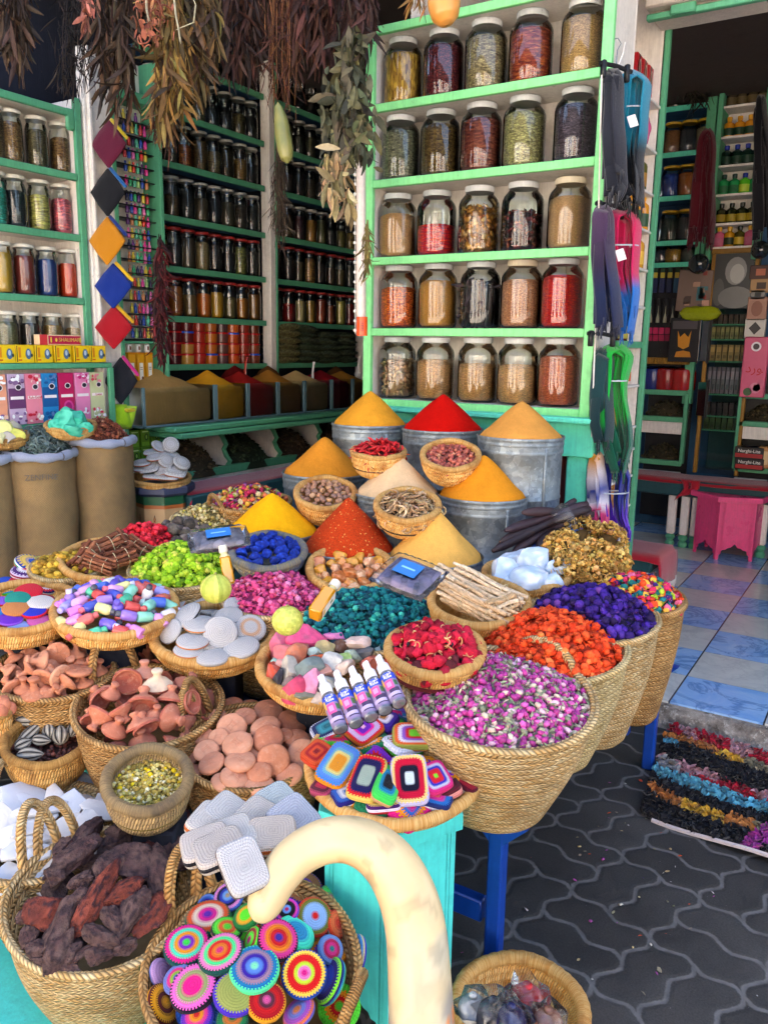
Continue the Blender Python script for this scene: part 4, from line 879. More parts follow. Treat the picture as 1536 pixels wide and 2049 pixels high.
for r,(pxs,cts)in enumerate(_DJ):
 z=DZ[4-r]
 for k,px in enumerate(pxs):
  hx,mt,lv,wd=cts[k];py=(150,290,430,590,735)[r]
  p=P(px,py,y=DY+.115);p=np.array([p[0],DY+.115+random.uniform(-.008,.008),z+.001])
  o=jar(JAR_BIG,p,hx,mt if mt!='pieces' else 'fill_chunk',lv,'jar of %s, %s from left, %s shelf of white cabinet'%(wd,ORD[k],RN[r]),'big glass jars in the white cabinet',keep=mt=='pieces',lid='#cfc4ac' if(r,k)in((2,4),(3,3))else random.choice(('#d0d4d6','#bec4c6','#c8ccce','#b4babc')))
  h=.2*lv
  if 'slices' in wd:jar_pieces(o,.0865,h,'flake',240,(.025,.05),[('#c8852f',4),('#d89a4a',3),('#9a5c20',2),('#e0b070',1)],(1,.7,.5))
  elif 'black chips' in wd:jar_pieces(o,.0865,h,'flake',220,(.02,.045),[('#4a1618',4),('#7a2420',3),('#2a1214',3),('#a85a3a',1)],(1,.7,.6))
  elif 'pods' in wd:jar_pieces(o,.0865,h,'stick',90,(.08,.12),[('#2a2024',4),('#1a1416',3),('#3c2c2c',2)],(1,1.7,1.2),(0,0,1),.2)
  elif 'wood chips' in wd:jar_pieces(o,.0865,h,'flake',300,(.025,.05),[('#d9ad80',4),('#c89a6c',3),('#e6c49c',2),('#a87850',1)],(1,.45,.4))
_AJ={2.355:((10,'#7a6848'),(45,'#8a6a44'),(94,'#5a5238'),(139,'#7a5a34')),2.07:((6,'#2f9a8a'),(44,'#202a30'),(91,'#b8b060'),(134,'#d06070')),1.765:((8,'#d8a838'),(53,'#8a3a34'),(98,'#28468c'),(140,'#d8401c')),1.45:((10,'#6a6a44'),(56,'#3a3430'),(102,'#a8844c'),(146,'#c09a6a'))}
_AW={2.355:('brown bark','tan stems','dark olive leaves','brown stalks'),2.07:('sea green stones','black crystals','yellow green lumps','coral pink lumps'),1.765:('yellow powder','maroon powder','royal blue powder','orange red powder'),1.45:('olive seed','black seed','light brown grain','beige grain')}
for z,js in _AJ.items():
 for k,(px,hx)in enumerate(js):
  p=P(px,600,x=AX-.085);mt={2.355:'fill_herb',2.07:'fill_chunk',1.765:'powder',1.45:'fill_seed'}[z]
  jar(JAR_SLIM,(AX-.085,p[1],z+.001),hx,mt,(1,.98,.95,.9)[k]if z!=2.07 else .9,'slim jar of %s on the white shelves at the far left'%_AW[z][k],'slim jars on the far left shelves')
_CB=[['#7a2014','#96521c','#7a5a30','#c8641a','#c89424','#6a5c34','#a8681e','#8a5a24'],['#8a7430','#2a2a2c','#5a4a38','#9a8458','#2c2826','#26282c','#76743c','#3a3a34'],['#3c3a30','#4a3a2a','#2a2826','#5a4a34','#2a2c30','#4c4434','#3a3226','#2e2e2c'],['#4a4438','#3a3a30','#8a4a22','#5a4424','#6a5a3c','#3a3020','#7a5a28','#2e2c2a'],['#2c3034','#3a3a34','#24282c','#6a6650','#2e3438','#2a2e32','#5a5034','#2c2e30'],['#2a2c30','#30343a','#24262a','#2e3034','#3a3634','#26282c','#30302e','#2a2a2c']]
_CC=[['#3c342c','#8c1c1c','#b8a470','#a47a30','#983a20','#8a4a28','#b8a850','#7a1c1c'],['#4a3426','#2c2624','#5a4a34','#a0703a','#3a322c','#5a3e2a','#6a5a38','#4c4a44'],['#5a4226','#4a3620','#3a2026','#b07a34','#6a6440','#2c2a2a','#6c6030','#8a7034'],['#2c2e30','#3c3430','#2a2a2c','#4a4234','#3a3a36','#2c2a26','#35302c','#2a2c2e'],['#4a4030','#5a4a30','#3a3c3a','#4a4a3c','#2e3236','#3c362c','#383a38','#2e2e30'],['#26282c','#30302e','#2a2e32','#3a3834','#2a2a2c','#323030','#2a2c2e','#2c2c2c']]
RB=('lowest','second lowest','third','fourth','fifth','top')
def cname(hx):
 """everyday name of a colour"""
 r,g,b_=(int(hx[i:i+2],16)/255 for i in(1,3,5));mx,mn=max(r,g,b_),min(r,g,b_);d=mx-mn
 if d<.09:return 'black' if mx<.25 else 'grey' if mx<.75 else 'white'
 h=(60*((g-b_)/d%6)if mx==r else 60*((b_-r)/d+2)if mx==g else 60*((r-g)/d+4));s_=d/mx
 base='red' if h<14 or h>345 else 'orange' if h<36 else 'yellow' if h<66 else 'green' if h<160 else 'teal' if h<195 else 'blue' if h<250 else 'purple' if h<295 else 'pink'
 if base in('orange','yellow')and mx<.72:base='brown' if base=='orange' else 'olive'
 pre='dark ' if mx<.36 else 'pale ' if s_<.45 and mx>.7 else ''
 return pre+base
for bay,cols,ys in(('left bay',_CB,np.linspace(3.60,4.44,8)),('right bay',_CC,np.linspace(4.69,5.61,8))):
 for r in range(6):
  for k in range(8):
   red=r<2;mt='powder' if r==0 else random.choice(('fill_seed','fill_herb','fill_chunk'))
   jar(JAR_SLIM,(BX-.065+random.uniform(-.006,.006),ys[k]+random.uniform(-.006,.006),BZ[r+1]+.001),cols[r][k],mt,random.uniform(.7,1),'slim %s jar, %s from left on the %s jar shelf, dim %s'%(cname(cols[r][k]),ORD[k],RB[r],bay),'slim jars in the dim bays',lid='#9c2420' if red else '#a8a69c')
b=MB();b.lathe([(.001,0),(.04,0),(.043,.003),(.047,.056),(.047,.058),(.001,.058)],20);TUB=b.build('spice_tub','gloss_plastic')
b=MB();b.lathe([(.048,.056),(.05,.057),(.05,.066),(.047,.068),(.001,.068)],20);TL=b.build('lid','gloss_plastic',parent=TUB)
_TC=[['#5a1a1c'],['#4a1418','#7a1c1c','#5a161a','#5a161a'],['#c08a3a','#b8823a','#6a1c1c','#6a1c1c'],['#a82c1c','#b0301c','#a82c1c','#a03020'],['#c8641a','#b8601c','#c06a20','#a85a20'],['#5a3a3a','#684038','#6a3a34','#503434'],['#c8501c','#c8581c','#b84818','#c05a20'],['#8a2a1c','#9a3420','#8a2a1c','#902c1c'],['#7a3a24','#8a4428','#7a3a24','#6a3420']]
tys=np.linspace(3.58,4.42,9)
for k in range(9):
 for r in range(4):
  o=copy(TUB,(BX-.05,tys[k],BZ[0]+.001+r*.0685));hx=_TC[k][r%len(_TC[k])];colour(o,hx);blue=(k*7+r*5+r*k)%4==0
  colour(o.children[0],'#2a4cc0' if blue else '#b81c1c')
  tag(o,'small plastic tub of %s spice, %s %s of the %s stack'%(cname(hx),'blue lid,' if blue else 'red lid,',('bottom','second','third','top')[r],ORD[k]),'tub','plastic spice tubs stacked on the shelf')
def pillow(name,L,Wd,H,mat='vcol',col=None,seed=0,n=12):
 rs=np.random.default_rng(seed);b=MB();vs=[];fs=[];uv=[]
 for s_ in(1,-1):
  for i in range(n+1):
   for j in range(n+1):
    x,y=i/n*2-1,j/n*2-1;q=max(0,(1-x**4)*(1-y**4))**.55
    vs.append((x*L/2*(1-.05*abs(y)),y*Wd/2*(1-.05*abs(x)),s_*H/2*q*(1+.12*math.sin(5*x+seed)*math.cos(6*y))))
 o2=(n+1)**2
 for i in range(n):
  for j in range(n):
   a=i*(n+1)+j;fs+=[(a,a+n+1,a+n+2,a+1),(o2+a,o2+a+1,o2+a+n+2,o2+a+n+1)]
 b.add(vs,fs,col);return b
PB=pillow('x',.2,.24,.07).build('herb_bag','fill_herb')
for k,(y,n)in enumerate(((4.72,6),(4.95,6),(5.2,5),(5.45,5))):
 for r in range(n):
  hx=('#6a6440','#7a7848','#3c4630','#46503a')[k]if k<1 else('#39422f','#444c38')[r%2]
  o=copy(PB,mat4=m4((BX-.04+random.uniform(-.02,.02),y+random.uniform(-.015,.015),BZ[0]+.026+r*.046),axes((random.uniform(-.08,.08),random.uniform(-.08,.08),1),random.uniform(-.15,.15)),(1,1,.8)))
  colour(o,hx);tag(o,'plastic bag of dried %s leaves, %s up in the %s stack'%('olive' if k==0 else 'dark green',ORD[r],ORD[k]),'bag','bags of dried leaves stacked on the shelf')
by=[P(px,800,x=-3.4)[1]for px in(335,364,432,497,557,610,664,706,745)];by[0]=by[1]-.0
_BC=[('#b88c50','tan'),('#e09a20','orange yellow'),('#a0201a','dark red'),('#a87028','brown ochre'),('#d0ac6c','pale sand'),('#84141c','crimson'),('#a87028','ochre')]
ey=[3.02]+by[2:]
_SC=[]
for k,(hx,wd)in enumerate(_BC):
 y0,y1=ey[k],ey[k+1];C=np.array([-3.6,(y0+y1)/2,1.102]);dy=y1-y0
 t=empty('spice_bin',C,'glass fronted grey framed bin of %s spice, %s from left'%(wd,ORD[k]),'bin','spice bins on the counter')
 for y in(y0+.008,y1-.008):
  for x in(-3.405,-3.79):b=MB();b.box((x,y,1.21),(.016,.016,.216),.002);b.build('corner_bar','grey_blue',parent=t)
 b=MB();b.box((-3.405,C[1],1.108),(.016,dy,.012),.002);b.box((-3.6,y0+.006,1.108),(.37,.012,.012),.002);b.build('frame','grey_blue',parent=t)
 b=MB();b.quad((-3.405,y0+.014,1.112),(-3.405,y1-.014,1.112),(-3.405,y1-.014,1.316),(-3.405,y0+.014,1.316));b.quad((-3.41,y0+.007,1.112),(-3.78,y0+.007,1.112),(-3.78,y0+.007,1.316),(-3.41,y0+.007,1.316));b.build('glass_pane','jar_glass',parent=t,sharp=0)
 b=MB();r=min(.2,dy*.62);cz=1.30;n=40;apx=P((y0+y1)/2*0+(365,437,490,545,600,655,700)[k],(733,737,740,737,739,738,740)[k],x=-3.58)[2]
 b.box((-3.6,C[1],1.204),(.37,dy-.024,.19),.02)
 prof=[(1.0,cz-.02)]+[(max(.004,1-t_),cz-.004+(apx-cz)*(1-math.sqrt((1-t_)**2+.003)))for t_ in np.linspace(.05,1,10)]
 vs=[];fs=[]
 for j,(q,z)in enumerate(prof):
  for i in range(n):
   a=2*PI*i/n;ca,sa=math.cos(a),math.sin(a);m_=(abs(ca)**3.2+abs(sa)**3.2)**(-1/3.2)if q>.5 else 1
   vs.append((-3.6+ca*q*m_*.178,C[1]+sa*q*m_*(dy/2-.014),z))
 for j in range(len(prof)-1):
  for i in range(n):i2=(i+1)%n;fs.append((j*n+i,j*n+i2,(j+1)*n+i2,(j+1)*n+i))
 b.add(vs,fs);o=b.build('spice_cone','powder',C,sharp=180);colour(o,hx);tag(o,'cone of %s spice filling the %s glass bin on the counter'%(wd,ORD[k]),'spice','cones of spice in the glass bins')
 _SC.append(apx)
for px,hx,lb in((470,'#6a1414','small dark red spice cone behind the orange yellow bin'),(536,'#6a4420','small brown spice cone behind the dark red bin'),(672,'#5a3a1c','small brown spice cone behind the crimson bin')):
 c=P(px,742,x=-3.76);b=MB();b.lathe([(.13,-.2),(.11,-.06),(.06,.0),(.004,.035)],24,c);o=b.build('spice_cone','powder',c-Z3*.2,sharp=180);colour(o,hx);tag(o,lb,'spice','cones of spice behind the glass bins')
for px,py,hx,lb in((625,740,'#e8e6e0','white plastic scoop handle standing in the pale sand spice'),(716,728,'#e8e6e0','white plastic scoop handle standing in the far ochre spice'),(490,732,'#a8301c','red plastic scoop handle standing in the dark red spice')):
 c=P(px,py,x=-3.58);b=MB();b.tube([c-(0,0,.07),c-(0,0,.02)+(0,.002,0),c+(0,.012,.03),c+(0,.02,.055)],[.012,.009,.009,.011],8,flat=.5);b.lathe([(.001,-.1),(.02,-.098),(.028,-.08),(.026,-.066)],12,c)
 o=b.build('scoop','gloss_plastic',c);colour(o,hx);tag(o,lb,'scoop')
for k,(y,pal,wd)in enumerate(((3.54,[('#5c4c34',3),('#6e5c40',2)],'brown'),(4.02,[('#33402a',3),('#44523a',2)],'dark green'),(4.51,[('#4a3a2a',3),('#5a4834',2)],'dark brown'),(5.0,[('#5a4634',3),('#3e3226',2)],'reddish brown'))):
 f=Fr(0,0,1,d=1);f.C=np.array([-3.68,y,.81]);f.r=.23;f.n=Z3;f.ex=np.array([1.,0,0]);f.ey=np.array([0,1.,0]);f.A=np.eye(3);f.dome(.17,0)
 f.k=.97;heap(f,700,['leaf','flake'],(.015,.03),pal,'heap of %s dried herb in a low bin under the counter'%wd,cat='dried herbs',name='herb_heap',jit=.012)
SB=empty('alcove_bench',(-3.15,3.7,.5),'dark teal bench with a red woven runner in front of the spice counter','bench')
b=MB();b.box((-3.15,3.75,.74),(.3,1.6,.1),.01);b.build('seat','dark_teal',parent=SB)
for y in(3.1,4.4):
 b=MB();b.box((-3.15,y,.41),(.2,.08,.56),.01);b.build('leg','dark_teal',parent=SB)
def runner(name,p0,p1,wv,drop,hx,label,sag=.004,th=.006,fringe=True):
 """woven cloth strip from p0 to p1 along a bench, hanging over its near end"""
 p0,p1,wv=np.asarray(p0,float),np.asarray(p1,float),np.asarray(wv,float);n=24;b=MB();vs=[];fs=[]
 dirv=nrm(p1-p0);L=np.linalg.norm(p1-p0)
 path=[p0-Z3*drop-dirv*.035,p0-Z3*drop*.5-dirv*.03,p0-Z3*.03-dirv*.022,p0-dirv*.005+Z3*.002]+[p0+dirv*L*t+Z3*(.004+.003*math.sin(9*t))for t in np.linspace(.04,1,14)]
 for i,p in enumerate(path):
  for j in range(9):
   q=j/8-.5;e=Z3*(-.028 if abs(q)>.49 else 0)if i>2 else 0
   vs.append(p+wv*q+e+nrm(np.cross(dirv,wv))*0+Z3*.003*math.sin(i*1.7+j*2.1)+dirv*(.01*math.sin(j*1.9)if i==0 else 0))
 m=len(path)
 for i in range(m-1):
  for j in range(8):fs.append((i*9+j,i*9+j+1,(i+1)*9+j+1,(i+1)*9+j))
 b.add(vs,fs);o=b.build(name,'knit',p0,sharp=180);colour(o,hx);tag(o,label,'cloth')
 md=o.modifiers.new('thickness','SOLIDIFY');md.thickness=th;md.offset=-1
 if fringe:
  b=MB()
  for j in range(34):
   q=vs[min(8,int(j/34*8))];q2=vs[min(8,int(j/34*8)+1)];p=q+(q2-q)*((j/34*8)%1)
   b.tube([p,p-Z3*.02+wv*random.uniform(-.02,.02),p-Z3*random.uniform(.035,.055)+wv*random.uniform(-.03,.03)],[.003,.003,.0015],4)
  fo=b.build('fringe','knit',parent=o,sharp=180);colour(fo,'#d8d0c8')
 return o
runner('bench_cloth',(-3.15,2.98,.795),(-3.15,4.5,.795),(.3,0,0),.09,'#a81c34','red woven runner on the alcove bench with a pale fringe')
# ========== narrow rack: rows of tiny bottles
b=MB();b.lathe([(.001,0),(.0085,0),(.0095,.002),(.0095,.03),(.007,.036),(.0045,.039),(.0045,.043),(.0055,.044),(.0055,.052),(.001,.053)],12);TINY=b.build('tiny_bottle','gloss_plastic')
TP=['#d83a8a','#3aa868','#d8c040','#2c4aa0','#d8382c','#5a2a6a','#c88050','#9ac070','#e070a8','#2a2440','#c03a3a','#58b890']
RKY=[P(px,500,x=RX+.0)[1]for px in(260,268,276,284,292,300)]
RKPY2=[250,272,297,322,349,377,406,430,453,479,502,526,552,577,602,627,651,676]
for r,py in enumerate(RKPY2):
 z=P(283,py,x=RX)[2]
 used=random.sample(TP,6)
 for k in range(6):
  if r<1 and k not in(0,1,3):continue
  o=copy(TINY,(RX-.005,RKY[k]+random.uniform(-.002,.002),z));colour(o,used[k])
  tag(o,'tiny %s bottle, %s from left in row %d down of the narrow rack'%(cname(used[k]),ORD[k],r+1)if r>0 else 'tiny %s bottle, %s from left in the top row of the narrow rack'%(cname(used[k]),ORD[k]),'bottle','tiny bottles in the narrow rack')
 b=MB();
def carton(w_,d_,h,col,panels,name='carton',axis='x'):
 """printed box facing +X; panels = [(y0, y1, z0, z1, colour)] as fractions of the face"""
 b=MB();b.box((0,0,h/2),(d_,w_,h),.0015,col);k=0
 for(y0,y1,z0,z1,c)in panels:
  k+=1;x=d_/2+.0003+.00025*k;q=[(x,(y0-.5)*w_,z0*h),(x,(y1-.5)*w_,z0*h),(x,(y1-.5)*w_,z1*h),(x,(y0-.5)*w_,z1*h)];b.add(q,[(0,1,2,3)],c)
 return b
def oval(cy,cz,ry,rz,c,n=10):return('o',cy,cz,ry,rz,c,n)
def carton2(w_,d_,h,col,panels):
 b=carton(w_,d_,h,col,[p for p in panels if p[0]!='o']);k=40
 for p in panels:
  if p[0]=='o':
   _,cy,cz,ry,rz,c,n=p;k+=1;x=d_/2+.0003+.0002*k
   vs=[(x,(cy-.5)*w_+ry*w_*math.cos(2*PI*i/n),cz*h+rz*h*math.sin(2*PI*i/n))for i in range(n)];b.add(vs,[tuple(range(n))],c)
 return b
OIL=carton2(.045,.04,.165,'#d89a14',[(.22,.78,.06,.66,'#ece6da'),(.3,.7,.5,.52,'#6a5a40'),(.3,.7,.44,.46,'#6a5a40'),oval(.5,.17,.16,.05,'#7a4a2a'),(.0,1,.93,1,'#c8780c')]).build('oil_carton','print')
b=MB();b.box((0,0,.187),(.02,.026,.042),.004,'#e8e4dc');b.lathe([(.006,.165),(.006,.2),(.001,.21)],8,col='#ded8cc');b.add([(.0106,-.006,.178),(.0106,.006,.178),(.0106,.006,.198),(.0106,-.006,.198)],[(0,1,2,3)],'#7a4a30');b.build('cap_tag','print',parent=OIL)
for r,z in enumerate(RK2[:2]):
 for k in range(4 if r else 3):
  o=copy(OIL,(RX+.0,3.07+k*.062+(.03 if not r else 0),z+.006));tag(o,'amber oil carton with white label, %s from left in the %s row of cartons'%(ORD[k],('upper','lower')[r]),'carton','amber oil cartons in the narrow rack')
SOAP=carton2(.062,.05,.1,'#5f8a1c',[(.08,.92,.08,.3,'#7aa82c'),oval(.5,.58,.22,.2,'#2a4a1c'),oval(.5,.58,.1,.12,'#9ac050'),(.15,.85,.84,.9,'#c8d890')]).build('soap_box','print')
for k in range(3):
 for r in range(2):
  o=copy(SOAP,(RX+.0,3.09+k*.075,RK2[2]-.085+r*.101));tag(o,'green soap box with a dark emblem, %s from left, %s row under the oil cartons'%(ORD[k],('lower','upper')[r]),'box','green soap boxes in the narrow rack')
for z,py,hx,wd in((2.07,405,'#1c5aa8','deep blue'),(1.765,520,'#3a8a3a','leaf green'),(1.45,640,'#4a9ad8','sky blue')):
 y=P(172,py,x=AX-.05)[1];b=MB();b.lathe([(.001,0),(.019,0),(.02,.002),(.02,.25),(.018,.256),(.001,.256)],16,cols=None,col=hx)
 for i in range(26):a=random.uniform(0,6.28);b.add([(.0206*math.cos(a+t)*1.0,.0206*math.sin(a+t),zz)for t,zz in((-.2,.02+i*.009),(.2,.02+i*.009),(.2,.028+i*.009),(-.2,.028+i*.009))],[(0,1,2,3)],random.choice(('#e8f0f4','#c8d8e8',hx,'#a8c8a8')))
 tag(b.build('incense_tube','print'),'%s patterned incense tube standing beside the far left jars'%wd,'tube','incense tubes on the far left shelves').location=(AX-.03,y,z+.001)
YB=carton2(.092,.06,.082,'#f0c818',[(.02,.07,.05,.95,'#3a3a14'),(.1,.3,.12,.2,'#c85a18'),(.12,.26,.3,.86,'#d8881c'),(.36,.9,.2,.28,'#e8d050'),oval(.62,.5,.17,.3,'#4a6a8a'),oval(.62,.56,.08,.16,'#b8c8d8'),oval(.8,.42,.06,.1,'#3a3a2a'),(.0,1,.97,1,'#d8b010')]).build('yellow_box','print')
for k,px in enumerate((8,46,84,122,160,192)):
 y=P(px,710,x=AX+.08)[1];o=copy(YB,(AX+.07,y,1.451));tag(o,'yellow printed soap box, %s from left in the row on the ledge'%ORD[k],'box','yellow boxes on the far left ledge')
b=carton2(.235,.045,.048,'#e8c8a0',[(.0,.18,.0,1,'#c8383c'),(.2,.98,.1,.9,'#b81a48'),oval(.36,.5,.03,.2,'#e8c050'),oval(.24,.5,.02,.3,'#d8c040'),oval(.94,.5,.02,.3,'#d8c040')])
y=P(120,690,x=AX+.07)[1];o=b.build('incense_box','print',sharp=40);o.location=(AX+.06,y,1.534);tag(o,'long crimson incense box lettered in gold lying on the yellow boxes','box')
text('SHALIMAR',.026,(AX+.06+.046,y+.03,1.558),np.array([[0,0,1],[1,0,0],[0,1,0]]),'ink_gold',o)
_PC=[(-8,'#e8a080','#8a5a9a','#f0c8b0','peach and violet'),(30,'#c8b0cc','#6a3a6a','#8a6a9a','lilac'),(64,'#e88aa0','#c8203c','#f0d8d0','pink tulip'),(97,'#2a8ac8','#1a5a9a','#6a8ac0','sky blue'),(130,'#c01c5a','#26101c','#e85a9a','magenta and black'),(162,'#e888b8','#d0207a','#f8e0ec','pink spotted'),(191,'#c8d0a0','#d83a5a','#e88a9a','cream and rose')]
rs=random.Random(5)
for k,(px,ca,cb_,cc_,wd)in enumerate(_PC):
 pn=[]
 for i in range(26):pn.append(oval(rs.uniform(.1,.9),rs.choice((rs.uniform(.04,.24),rs.uniform(.8,.97))),rs.uniform(.06,.16),rs.uniform(.02,.05),rs.choice((ca,cb_,cc_,'#ffffff',cb_)),7))
 if k==4:pn=[(.0,1,.0,.16,'#16101a')]+[oval(.5,.3,.34,.14,'#e04a98',14),oval(.5,.3,.22,.1,'#b02070',12)]
 pn=[(.0,1,.32,.72,cb_ if k in(1,3)else ca),(.1,.9,.5,.56,'#f4ecec')]+pn+[oval(.5,.74,.2,.06,'#e8e0e4',14),oval(.5,.74,.15,.045,'#2a2030',12)]
 b=carton2(.084,.05,.232,ca,pn);y=P(px,780,x=AX+.1)[1]
 o=b.build('perfume_carton','print',sharp=40);o.location=(AX+.09,y,1.17);tag(o,'tall %s perfume carton in the row below the yellow boxes'%wd,'carton','perfume cartons on the far left ledge')
 tx={2:'Ruh-Gulab',6:'Lotus'}.get(k)
 if tx:text(tx,.017,(AX+.09+.036,y,1.17+.232*.53),np.array([[0,0,1],[1,0,0],[0,1,0]]),'ink_red',o)
for pr in(JAR_BIG,JAR_SLIM,JAR_ROOM,TUB,PB,TINY,OIL,SOAP,YB):
 PROTOS=globals().setdefault('PROTOS',[]);PROTOS.append(pr)
 # ========== goods lying in the trays and baskets
def facing(px,py,q,dr):
 """normal of a flat thing seen with axis ratio q whose face leans towards image direction dr (degrees, 90 = up)"""
 q=min(q,.999);return math.sqrt(1-q*q)*(math.cos(R_(dr))*CR+math.sin(R_(dr))*CU)-q*ray(px,py)
def along(n,px,py,la):
 """unit vector in the plane of n that is seen along image angle la; also its stretch per pixel"""
 v=ray(px,py);e=math.cos(R_(la))*CR+math.sin(R_(la))*CU;s=-(e@n)/(v@n);w_=e+v*s;return nrm(w_),np.linalg.norm(w_)
class Items:
 """goods of one kind in one basket; labels count rows from the back"""
 def __init__(s,what,where,group,cat):s.L=[];s.what=what;s.where=where;s.group=group;s.cat=cat
 def add(s,o,px,py,words):s.L.append((py,px,o,words));return o
 def done(s,rows=4):
  if not s.L:return
  L=sorted(s.L,key=lambda t:t[0]);n=len(L);per=math.ceil(n/rows);cnt=0
  names={1:[''],2:['back','front'],3:['back','middle','front'],4:['back','second','third','front'],5:['back','second','third','fourth','front'],6:['back','second','third','fourth','fifth','front']}[rows]
  for r in range(rows):
   row=sorted(L[r*per:(r+1)*per],key=lambda t:t[1])
   for k,(py,px,o,wd)in enumerate(row):
    od=ORD[k]if k<len(ORD)else 'far right'
    tag(o,'%s%s, %s from left in %s row %s'%(wd+' ' if wd else '',s.what,od,names[r],s.where),s.cat,s.group)
def poisson(fr,n,dist,rmax=.95,tries=40):
 P_=[]
 for _ in range(n*tries):
  rho=fr.r*fr.k*rmax*math.sqrt(random.random());a=random.uniform(0,2*PI);u,v=rho*math.cos(a),rho*math.sin(a)*fr.sq
  if all((u-x)**2+(v-y)**2>dist*dist for x,y in P_):P_.append((u,v))
  if len(P_)>=n:break
 return P_
def pix(p):
 q=np.asarray(p)-CAM;z=q@CF;return PW/2+FPX*(q@CR)/z,PH/2-FPX*(q@CU)/z
def crochet(rx,ry,th,rings,side,sup=2.0,nk=84,sub=3,dome=.35,under=None,zig=True,name='crochet_pad'):
 """cushion with rings of colour from the middle out and rows of colour round its edge"""
 m=len(rings)*sub;b=MB();vs=[];uv=[];fs=[];cs=[]
 out=lambda a:((abs(math.cos(a))**sup/rx**sup+abs(math.sin(a))**sup/ry**sup)**(-1/sup))
 O=[out(2*PI*k/nk)for k in range(nk)];mn=min(rx,ry)
 prof=[(j/m*.93,th/2*(1-dome*(j/m)**2))for j in range(m+1)];ns=len(side)*2;zt=prof[-1][1]
 sp=[(.93+.07*math.sin(PI*i/ns),zt-(2*zt)*i/ns)for i in range(1,ns+1)]
 P_=prof+sp+[(.5,-th/2),(.004,-th/2)]
 for j,(t,z)in enumerate(P_):
  for k in range(nk):
   a=2*PI*k/nk;t2=max(t,.012);vs.append((t2*O[k]*math.cos(a),t2*O[k]*math.sin(a),z))
 for j in range(len(P_)-1):
  for k in range(nk):
   k2=(k+1)%nk;fs.append((j*nk+k2,j*nk+k,(j+1)*nk+k,(j+1)*nk+k2));uv.append([((k+1),j/1.5),(k,j/1.5),(k,(j+1)/1.5),((k+1),(j+1)/1.5)])
   if j<m:
    i=j//sub
    if zig and k%2 and j%sub==sub-1:i+=1
    c=rings[i]if i<len(rings)else side[0]
   elif j<m+ns:
    i=(j-m)//2
    c=side[i]
   else:c=under or rings[-1]
   cs.append(lin(c))
 b.v=vs;b.f=fs;b.c=cs;b.uv=uv;b.hasuv=True
 return b.build(name,'crochet',sharp=180)
def put(o,C,A):o.matrix_basis=m4(C,A);return o
W_,K_,N_='#c0bebd','#1c1a20','#241c5c'
